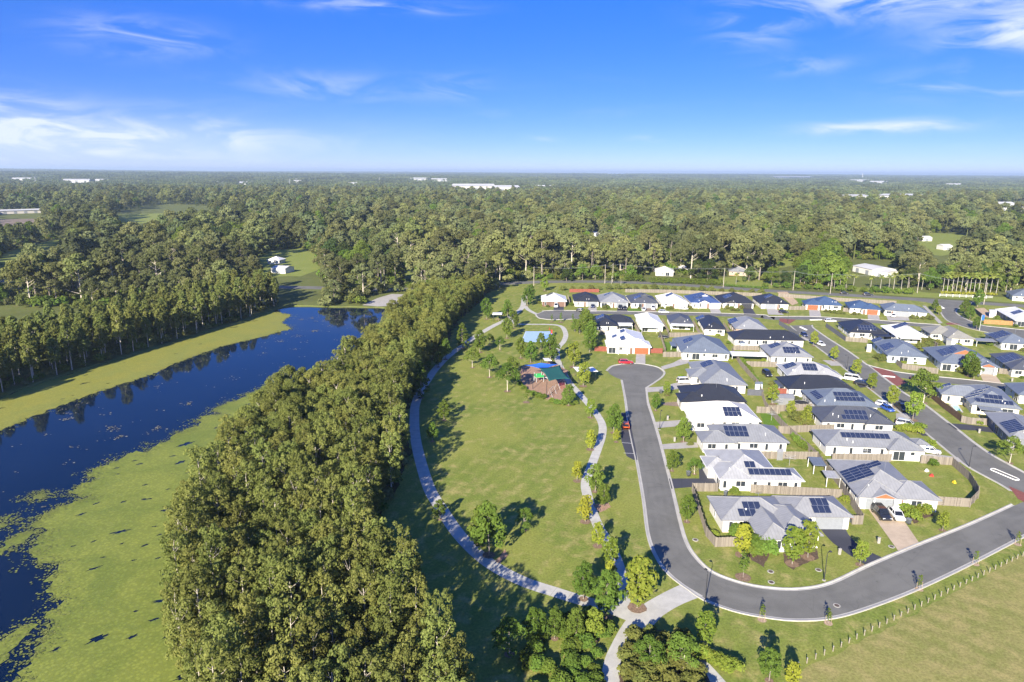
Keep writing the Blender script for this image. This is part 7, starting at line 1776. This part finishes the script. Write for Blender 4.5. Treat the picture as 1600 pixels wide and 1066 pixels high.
PALM = [palm_meshes(i) for i in range(3)]
PALMSPOTS = [(q[:2], q[2], lb, gp) for lb, gp, spots in DATA['PALMS'] for q in spots]
for k, ((x, y), sc, lb, gp) in enumerate(PALMSPOTS):
    e = empty('palm_tree', (x, y, 0), k * 1.1, lb, 'palm', gp)
    e.scale = (sc, sc, sc)
    inst('fronds', PALM[k % 3][0], e)
    inst('trunk', PALM[k % 3][1], e)
# white rail fence under the palms
a, b = DATA['RAILFENCE'][0], DATA['RAILFENCE'][1]
e = empty('rail_fence', (a[0], a[1], 0), math.atan2(b[1] - a[1], b[0] - a[0]), 'white post-and-rail fence below the yellow hedge', 'fence')
L = math.hypot(b[0] - a[0], b[1] - a[1])
for z in (.5, .9, 1.3):
    MB().box(0, -.03, z - .04, L, .03, z + .04).build('rail', M_TRIM, e)
pmm = MB().box(-.08, -.08, -.1, .08, .08, 1.45).mesh('post', M_TRIM)
for k in range(int(L / 3) + 1):
    inst('post', pmm, e, (k * 3, 0, 0))

# ------------------------------------------------------------------ playground, court, shelters
M_SAILB = simple('blue_sail', (.02, .11, .50), .8, .08, 2)
M_SAILG = simple('green_sail', (.012, .085, .075), .8, .08, 2)


def sail(name, c4, zs, mat, label, sag=.45):
    mb = MB()
    n = 10
    for i in range(n + 1):
        for j in range(n + 1):
            u, v = i / n, j / n
            # edges curve inward like tensioned cloth
            uu = .5 + (u - .5) * (1 - .16 * 4 * v * (1 - v))
            vv = .5 + (v - .5) * (1 - .16 * 4 * u * (1 - u))
            q = [(1 - uu) * (1 - vv), uu * (1 - vv), uu * vv, (1 - uu) * vv]
            mb.v.append((sum(q[k] * c4[k][0] for k in range(4)), sum(q[k] * c4[k][1] for k in range(4)), sum(q[k] * zs[k] for k in range(4)) - sag * 4 * u * (1 - u) * 4 * v * (1 - v) * .25))
    for i in range(n):
        for j in range(n):
            a = i * (n + 1) + j
            mb.f.append((a, a + n + 1, a + n + 2, a + 1))
            mb.m.append(0)
    o = mb.build(name, mat, None, True)
    md = o.modifiers.new('cloth', 'SOLIDIFY')
    md.thickness = .015
    return tag(o, label, 'shade sail')


sail('shade_sail', DATA['SAILS']['blue'], (4.5, 4.9, 4.3, 4.0), M_SAILB, 'bright blue shade sail over the playground')
sail('shade_sail', DATA['SAILS']['green'], (4.9, 4.6, 4.0, 4.4), M_SAILG, 'dark green shade sail over the playground')
spm = MB().tube([(0, 0, -.2), (0, 0, 4.75)], .09, .07, 8).mesh('pole', M_POLE)
SP = ['shade sail post at the left of the bark', 'shade sail post between blue and green sail', 'shade sail post at the near tip of the green sail', 'shade sail post beside the paved path', 'shade sail post behind the green sail', 'shade sail post behind the blue sail']
for (x, y), lb in zip(DATA['SAILPOSTS'], SP):
    tag(inst('sail_post', spm, None, (x, y, 0)), lb, 'post')
M_PG = simple('play_green', (.03, .30, .09), .5)
M_PY = simple('play_steel', (.40, .42, .44), .4)
M_PR = simple('play_red', (.46, .04, .03), .5)
px0, py0 = DATA['PLAY'][0]
e = empty('play_tower', (px0, py0, .06), .3, 'play tower with green panels and slide on the bark', 'play equipment')
MB().box(-1.2, -1.0, 1.3, 1.2, 1.0, 1.4).build('deck', B_STAKE, e)
for sx in (-1.15, 1.15):
    for sy in (-.95, .95):
        MB().box(sx - .06, sy - .06, -.1, sx + .06, sy + .06, 2.6).build('tower_post', M_PY, e)
for q in ((-1.2, -1.02, 1.2, -.97), (-1.2, .97, 1.2, 1.02), (-1.22, -.9, -1.17, .9)):
    MB().box(q[0], q[1], 1.42, q[2], q[3], 2.1).build('panel', M_PG, e)
sl = MB()
for k in range(6):
    xk, zk = 1.2 + k * .45, 1.4 - 1.25 * k / 5
    sl.v += [(xk, -.35, zk + .22), (xk, -.3, zk), (xk, .3, zk), (xk, .35, zk + .22)]
for k in range(5):
    for j in range(3):
        sl.f.append((k * 4 + j, k * 4 + 4 + j, k * 4 + 5 + j, k * 4 + 1 + j))
        sl.m.append(0)
sl.build('slide', M_PY, e)
ld = MB()
for k in range(5):
    ld.tube([(-1.6, -.4, .2 + k * .28), (-1.6, .4, .2 + k * .28)], .03, .03, 5)
ld.tube([(-1.9, -.4, 0), (-1.2, -.4, 1.5)], .03, .03, 5).tube([(-1.9, .4, 0), (-1.2, .4, 1.5)], .03, .03, 5)
ld.build('ladder', M_PY, e)
px0, py0 = DATA['PLAY'][1]
e = empty('climbing_frame', (px0, py0, .06), .8, 'steel climbing frame with net beside the paved path', 'play equipment')
cf = MB()
for s in (-1.4, 1.4):
    cf.tube([(s, -1.0, 0), (s, 0, 2.2), (s, 1.0, 0)], .05, .05, 6)
cf.tube([(-1.4, 0, 2.2), (1.4, 0, 2.2)], .05, .05, 6)
cf.build('frame', M_PY, e)
nt = MB()
for k in range(7):
    f = k / 6
    nt.tube([(-1.4 + 2.8 * f, -1.0, .05), (-1.4 + 2.8 * f, 0, 2.15)], .018, .018, 4)
    nt.tube([(-1.4, -1 + f, .1 + 2.05 * f), (1.4, -1 + f, .1 + 2.05 * f)], .018, .018, 4)
nt.build('net', M_PR, e)
px0, py0 = DATA['PLAY'][2]
e = empty('swing_set', (px0, py0, .06), 1.2, 'swing set at the near end of the bark', 'play equipment')
cf = MB()
for s in (-1.7, 1.7):
    cf.tube([(s, -.8, 0), (s, 0, 2.3), (s, .8, 0)], .05, .05, 6)
cf.tube([(-1.7, 0, 2.3), (1.7, 0, 2.3)], .05, .05, 6)
cf.build('frame', M_PY, e)
for s in (-.7, .7):
    sw = MB().box(s - .25, -.12, .5, s + .25, .12, .54)
    for q in (-.22, .22):
        sw.tube([(s + q, 0, .54), (s + q, 0, 2.3)], .012, .012, 4)
    sw.build('swing_seat', M_TYRE, e)
hx, hy = DATA['HOOP']
e = empty('basketball_hoop', (hx, hy, 0), math.pi, 'red and blue padded basketball hoop at the court end', 'basketball hoop')
MB().tube([(-.3, 0, -.1), (-.3, 0, 2.9), (.5, 0, 3.3)], .09, .07, 8).build('pole', M_POLE, e)
MB().box(-.5, -.22, .03, -.08, .22, 1.5).build('blue_pad', M_SAILB, e)
MB().box(-.52, -.24, 1.5, -.06, .24, 2.9).build('red_pad', M_PR, e)
MB().box(.5, -.9, 2.75, .56, .9, 3.85).build('backboard', M_PR, e)
MB().tube([(.56 + .25 + .23 * math.cos(k * .5236), .23 * math.sin(k * .5236), 3.05) for k in range(13)], .02, .02, 5).build('ring', M_PR, e)

for c4, h, lb in DATA['SHELTERS']:
    cx, cy = sum(q[0] for q in c4) / 4, sum(q[1] for q in c4) / 4
    e = empty('picnic_shelter', (cx, cy, 0), 0, lb, 'shelter')
    loc = [(q[0] - cx, q[1] - cy) for q in c4]
    mb = MB()
    zt = [h - .15, h - .15, h + .25, h + .25]
    mb.v = [(loc[i][0], loc[i][1], zt[i]) for i in range(4)] + [(loc[i][0], loc[i][1], zt[i] - .14) for i in range(4)]
    mb.f = [(3, 2, 1, 0), (4, 5, 6, 7)] + [(i, (i + 1) % 4, 4 + (i + 1) % 4, 4 + i) for i in range(4)]
    mb.m = [0] * 6
    mb.build('roof', M_TRIM, e)
    for q in loc:
        MB().box(q[0] * .82 - .06, q[1] * .82 - .06, 0, q[0] * .82 + .06, q[1] * .82 + .06, h - .2).build('post', M_POLE, e)
    MB().box(-.9, -.4, .70, .9, .4, .76).box(-.5, -.1, 0, -.4, .1, .70).box(.4, -.1, 0, .5, .1, .70).build('table', B_STAKE, e)
    for s in (-.75, .75):
        MB().box(-.9, s - .14, .42, .9, s + .14, .46).box(-.5, s - .05, 0, -.4, s + .05, .42).box(.4, s - .05, 0, .5, s + .05, .42).build('bench', B_STAKE, e)

# ------------------------------------------------------------------ yard things
M_NET = simple('trampoline_net', (.03, .032, .036), .8)
for (x, y), lb in zip(DATA['TRAMP'], ('round netted trampoline in the green yard', 'black netted trampoline beside the grey shed')):
    e = empty('trampoline', (x, y, 0), 0, lb, 'trampoline')
    ringp = [(1.9 * math.cos(k * .3927), 1.9 * math.sin(k * .3927), .75) for k in range(17)]
    MB().tube(ringp, .05, .05, 5).build('frame', M_GALV, e)
    MB().tube([(q[0], q[1], 2.35) for q in ringp], .03, .03, 5).build('top_ring', M_NET, e)
    mat_ = MB()
    mat_.poly([(q[0] * .95, q[1] * .95, .74) for q in ringp[:-1]])
    mat_.build('jump_mat', M_NET, e)
    nt = MB()
    for k in range(48):
        an = k * 2 * math.pi / 48
        nt.tube([(1.85 * math.cos(an), 1.85 * math.sin(an), .75), (1.85 * math.cos(an), 1.85 * math.sin(an), 2.35)], .016, .016, 3)
    for z in (1.1, 1.45, 1.8, 2.1):
        nt.tube([(q[0] * .97, q[1] * .97, z) for q in ringp], .014, .014, 3)
    nt.build('net', M_NET, e)
    for k in range(0, 16, 4):
        q = ringp[k]
        MB().tube([(q[0], q[1], 0), (q[0], q[1], .75)], .04, .04, 5).build('leg', M_GALV, e)
for (pl, h, c, lb) in DATA['SHEDS']:
    cx, cy = sum(q[0] for q in pl) / 4, sum(q[1] for q in pl) / 4
    e = empty('garden_shed', (cx, cy, 0), 0, lb, 'shed')
    loc = [(q[0] - cx, q[1] - cy) for q in pl]
    mb = MB()
    for i in range(4):
        a, b = loc[i], loc[(i + 1) % 4]
        mb.poly([(a[0] * .94, a[1] * .94, 0), (b[0] * .94, b[1] * .94, 0), (b[0] * .94, b[1] * .94, h), (a[0] * .94, a[1] * .94, h)])
    mb.build('wall', WALL['paleblue'] if c == 'blue' else (ROOF['grey'] if c == 'grey' else WALL['white']), e)
    mb = MB()
    r1, r2 = lerp2(loc[0], loc[3], .5), lerp2(loc[1], loc[2], .5)
    z1 = h + .45
    mb.poly([(loc[0][0], loc[0][1], h), (loc[1][0], loc[1][1], h), (r2[0], r2[1], z1), (r1[0], r1[1], z1)])
    mb.poly([(loc[2][0], loc[2][1], h), (loc[3][0], loc[3][1], h), (r1[0], r1[1], z1), (r2[0], r2[1], z1)])
    mb.poly([(loc[1][0], loc[1][1], h), (loc[2][0], loc[2][1], h), (r2[0], r2[1], z1)])
    mb.poly([(loc[3][0], loc[3][1], h), (loc[0][0], loc[0][1], h), (r1[0], r1[1], z1)])
    o = mb.build('roof', ROOF[{'blue': 'bluegrey', 'grey': 'grey', 'white': 'white'}[c]], e)
    uv_roof(o.data, ['x'] * 4)
hp = MB().tube([(0, 0, -.1), (0, 0, 2.1)], .04, .035, 6).mesh('pole', M_GALV)
ha = MB()
for k in range(4):
    an = k * math.pi / 2
    ha.tube([(0, 0, 1.75), (1.6 * math.cos(an), 1.6 * math.sin(an), 2.05)], .02, .02, 4)
    for f in (.5, .75, 1.0):
        b2 = an + math.pi / 2
        ha.tube([(1.6 * f * math.cos(an), 1.6 * f * math.sin(an), 1.75 + .3 * f), (1.6 * f * math.cos(b2), 1.6 * f * math.sin(b2), 1.75 + .3 * f)], .012, .012, 3)
ha = ha.mesh('line_frame', M_GALV)
for (x, y), lb in DATA['HOISTS']:
    e = empty('clothes_line', (x, y, 0), .4, lb, 'clothes line')
    inst('pole', hp, e)
    inst('line_frame', ha, e)
M_POOL, t = mat_new('pool_water')
finish(t, (.10, .40, .46), .05, spec=.5)
pl = DATA['POOL']
cx, cy = sum(q[0] for q in pl) / len(pl), sum(q[1] for q in pl) / len(pl)
e = empty('swimming_pool', (cx, cy, 0), 0, 'turquoise swimming pool behind the dark brown fence', 'pool')
loc = [(q[0] - cx, q[1] - cy) for q in pl]
sheet('pool_surround', [(q[0] * 1.5, q[1] * 1.5) for q in loc], .06, M_KERB, e)
sheet('pool_water', loc, .075, M_POOL, e)
cop = MB()
for i in range(len(loc)):
    a, b = loc[i], loc[(i + 1) % len(loc)]
    cop.tube([(a[0], a[1], .08), (b[0], b[1], .08)], .07, .07, 5)
cop.build('coping', M_TRIM, e)

bb = MB()
bb.v = [(-.24, -.27, .06), (.24, -.27, .06), (.24, .27, .06), (-.24, .27, .06), (-.30, -.34, .95), (.30, -.34, .95), (.30, .34, .95), (-.30, .34, .95)]
bb.f = [(0, 3, 2, 1), (4, 5, 6, 7), (0, 1, 5, 4), (1, 2, 6, 5), (2, 3, 7, 6), (3, 0, 4, 7)]
bb.m = [0] * 6
BIN = bb.mesh('body', simple('bin_grey', (.075, .085, .09), .6))
LIDS = {'red': M_PR, 'yellow': simple('bin_yellow', (.6, .45, .03), .5), 'grey': simple('bin_lid_grey', (.16, .17, .18), .5)}
LIDM = {k: MB().box(-.32, -.36, .955, .32, .38, 1.03).mesh('lid', v) for k, v in LIDS.items()}
BWH = MB().tube([(-.3, .28, .1), (.3, .28, .1)], .1, .1, 8).mesh('wheel', M_TYRE)
for (x, y), c, lb in DATA['BINS']:
    e = empty('wheelie_bin', (x, y, .06), rng.uniform(0, 6), lb, 'bin')
    inst('body', BIN, e)
    inst('lid', LIDM[c], e)
    inst('wheel', BWH, e)
mh = MB()
mh.poly([(.5 * math.cos(k * .3927), .5 * math.sin(k * .3927), .055) for k in range(16)])
for k in range(16):
    a0, a1 = k * .3927, (k + 1) * .3927
    mh.poly([(.5 * math.cos(a0), .5 * math.sin(a0), .0), (.5 * math.cos(a1), .5 * math.sin(a1), .0), (.5 * math.cos(a1), .5 * math.sin(a1), .055), (.5 * math.cos(a0), .5 * math.sin(a0), .055)])
MHR = mh.mesh('manhole_cover', M_KERB)
ml = MB()
ml.poly([(.34 * math.cos(k * .3927), .36 * math.sin(k * .3927), .062) for k in range(16)])
MHL = ml.mesh('lid', simple('manhole_iron', (.10, .075, .06), .7))
for (x, y), lb in DATA['MANHOLES']:
    o = tag(inst('manhole_cover', MHR, None, (x, y, 0)), lb, 'manhole cover')
    inst('lid', MHL, o)
# toys on the corner lawn, letterboxes, advertising flag
for (x, y), lb, q in DATA['TOYS']:
    tb = MB().box(-.35, -.2, .05, .35, .2, .35).box(-.2, -.15, .35, .1, .15, .6)
    tb.tube([(-.25, -.25, .12), (-.25, .25, .12)], .12, .12, 8).tube([(.25, -.25, .12), (.25, .25, .12)], .12, .12, 8)
    o = tb.build('ride_on_toy', (GAR['white'], LIDS['yellow'], M_PR)[q])
    o.location = (x, y, .02)
    o.rotation_euler = (0, 0, q * 1.1 + .4)
    tag(o, lb, 'toy')
lbx = MB().box(-.17, -.14, 0, .17, .14, 1.0).box(-.21, -.18, 1.0, .21, .18, 1.06)
LBM = lbx.mesh('letterbox', M_DRIVE)
for (x, y), lb in DATA['LETTERBOX']:
    tag(inst('letterbox', LBM, None, (x, y, .02), .4), lb, 'letterbox')
x, y = DATA['FLAG']
e = empty('flag_pole', (x, y, 0), 0, 'blue flag on a white pole beside the connecting road', 'flag')
MB().tube([(0, 0, -.1), (0, 0, 6.5)], .06, .04, 6).build('pole', M_TRIM, e)
fl = MB()
for k in range(5):
    fl.v += [(.05 + k * .28, .08 * math.sin(k * 1.7), 4.2), (.05 + k * .28, .08 * math.sin(k * 1.7), 6.3)]
for k in range(4):
    fl.f.append((2 * k, 2 * k + 2, 2 * k + 3, 2 * k + 1))
    fl.m.append(0)
fl.build('flag', M_SAILB, e)

# ------------------------------------------------------------------ buildings beyond the estate
M_FARW = simple('far_white_roof', (.46, .46, .45), .7, .08, .05)
M_FARWALL = simple('far_wall', (.50, .47, .43), .9, .1, .05)


def shed(a, b, depth, h, label, roofm, wallm, doors=True):
    L = math.hypot(b[0] - a[0], b[1] - a[1])
    e = empty('shed' if h < 8 else 'warehouse', (a[0], a[1], hill_z(*a)), math.atan2(b[1] - a[1], b[0] - a[0]), label, 'shed' if h < 8 else 'building')
    hw = h * .74
    MB().box(0, 0, -2, L, depth, hw).build('wall', wallm, e)
    o = .02 * L
    mb = MB()
    mb.poly([(-o, -o, hw), (L + o, -o, hw), (L + o, depth / 2, h), (-o, depth / 2, h)])
    mb.poly([(L + o, depth + o, hw), (-o, depth + o, hw), (-o, depth / 2, h), (L + o, depth / 2, h)])
    mb.poly([(-o, depth + o, hw), (-o, -o, hw), (-o, depth / 2, h)])
    mb.poly([(L + o, -o, hw), (L + o, depth + o, hw), (L + o, depth / 2, h)])
    q = mb.build('roof', roofm, e)
    q.data.uv_layers.new(name='UVMap')
    if doors:
        n = max(1, int(L / (hw * 2.2)))
        dm = MB().box(-hw * .42, -.08, 0, hw * .42, -.01, hw * .72).mesh('door', GAR['grey'])
        for k in range(n):
            inst('door', dm, e, ((k + .5) * L / n, 0, 0))


for a, b, depth, h, kind, lb in DATA['BUILDINGS']:
    L = math.hypot(b[0] - a[0], b[1] - a[1])
    an = math.degrees(math.atan2(b[1] - a[1], b[0] - a[0]))
    dist = math.hypot(*a)
    if kind in ('whitehouse', 'brickhouse', 'bluehouse'):
        build_house('n' + lb[:3], a, an, [(0, 0, round(L, 2), float(depth))], {'whitehouse': 'white', 'brickhouse': 'grey', 'bluehouse': 'bluegrey'}[kind], {'brickhouse': 'brickpale'}.get(kind, 'white'), [], [], None, lb)
    elif kind == 'longshed':
        shed(a, b, depth, h, lb, M_FARW, M_FARWALL if h > 5.5 else WALL['white'])
    else:
        h = max(5.0, min(16.0, dist * 3.2 / 1067))
        shed(a, b, min(depth, 90), h + 6, lb, M_FARW, M_FARW)
x, y = DATA['STACK']
sk = MB().tube([(0, 0, -5), (0, 0, 58)], 3.2, 2.0, 12)
o = sk.build('chimney_stack', M_FARW)
o.location = (x, y, hill_z(x, y))
tag(o, 'tall white chimney stack on the right skyline', 'chimney stack')
MB().tube([(0, 0, 58), (0, 0, 60)], 2.4, 2.4, 12).build('rim', M_FARWALL, o)
tw = MB()
for sx in (-1, 1):
    for sy in (-1, 1):
        tw.tube([(sx * 2.6, sy * 2.6, 0), (sx * .5, sy * .5, 26), (sx * .25, sy * .25, 34)], .22, .16, 4)
for k in range(7):
    z0, z1 = k * 4.6, (k + 1) * 4.6
    w0, w1 = 2.6 - 2.2 * z0 / 34, 2.6 - 2.2 * z1 / 34
    for sy in (-1, 1):
        tw.tube([(-w0, sy * w0, z0), (w1, sy * w1, z1)], .1, .1, 4).tube([(w0, sy * w0, z0), (-w1, sy * w1, z1)], .1, .1, 4)
TWM = tw.mesh('lattice', M_GALV)
ta = MB()
for z in (22, 27, 32):
    ta.tube([(-4.6, 0, z), (4.6, 0, z)], .22, .22, 4)
TAM = ta.mesh('crossarm', M_GALV)
for k, (x, y) in enumerate(DATA['PYLONS']):
    e = empty('power_pylon', (x, y, hill_z(x, y)), .4, ['far pylon at the left edge of the forest', 'far pylon above the white clearing house, left of two', 'far pylon above the white clearing house, right of two', 'far pylon above the lake end', 'far pylon right of the white warehouses',
              'pole tower above the palm avenue', 'slim tower above the hedge house', 'slim tower at the right forest edge'][k], 'pylon')
    e.scale = (1, 1, 1) if k < 5 else (.3, .3, .4)
    inst('lattice', TWM, e)
    inst('crossarm', TAM, e)

# undergrowth below the woods
UG = bpy.data.collections.new('undergrowth_kinds')
for i in range(3):
    UG.objects.link(bpy.data.objects.new('bush', leaf_mesh('bush', 700 + i, clumps_spread(700 + i, 8, .6, 2.4, 1.9, 1.0, .8), .5, 2.6, (F_GREEN, F_GUM, F_OLIVE)[i])))
r_ = random.Random(9)
P3, S3 = [], []
for x, y in poisson([(-420, 300), (420, 300), (620, 620), (-620, 620)], 4.6, 26000, 91, forest_ok):
    P3.append((x, y, 0))
    S3.append(r_.uniform(.7, 1.9))
scatter('undergrowth', P3, S3, UG, 'scrubby undergrowth below the gum trees')
P3, S3 = [], []
for pl, d_, n_ in ((DATA['BELT'], 3.4, 9000), (DATA['BANK'], 3.0, 9000)):
    for x, y in poisson(pl, d_, n_, 92, lambda x, y: in_view(x, y) and not inpoly(x, y, SHORE)):
        P3.append((x, y, 0))
        S3.append(r_.uniform(.4, .9))
scatter('undergrowth', P3, S3, UG, 'low scrub under the paperbarks')

# ------------------------------------------------------------------ the air between here and the horizon
m, t = mat_new('haze_air')
pv = t.n('ShaderNodeVolumePrincipled', inp={'Color': (.66, .84, 1.0, 1), 'Density': 0.0001, 'Anisotropy': 0.2})
pv.inputs['Density Attribute'].default_value = ''
t.n('ShaderNodeOutputMaterial', inp={1: pv.outputs[0]})
hz = MB().box(-27000, -3500, -4, 27000, 27000, 130).build('haze', m)
tag(hz, 'thin bluish haze lying over the whole landscape', 'haze', kind='stuff')
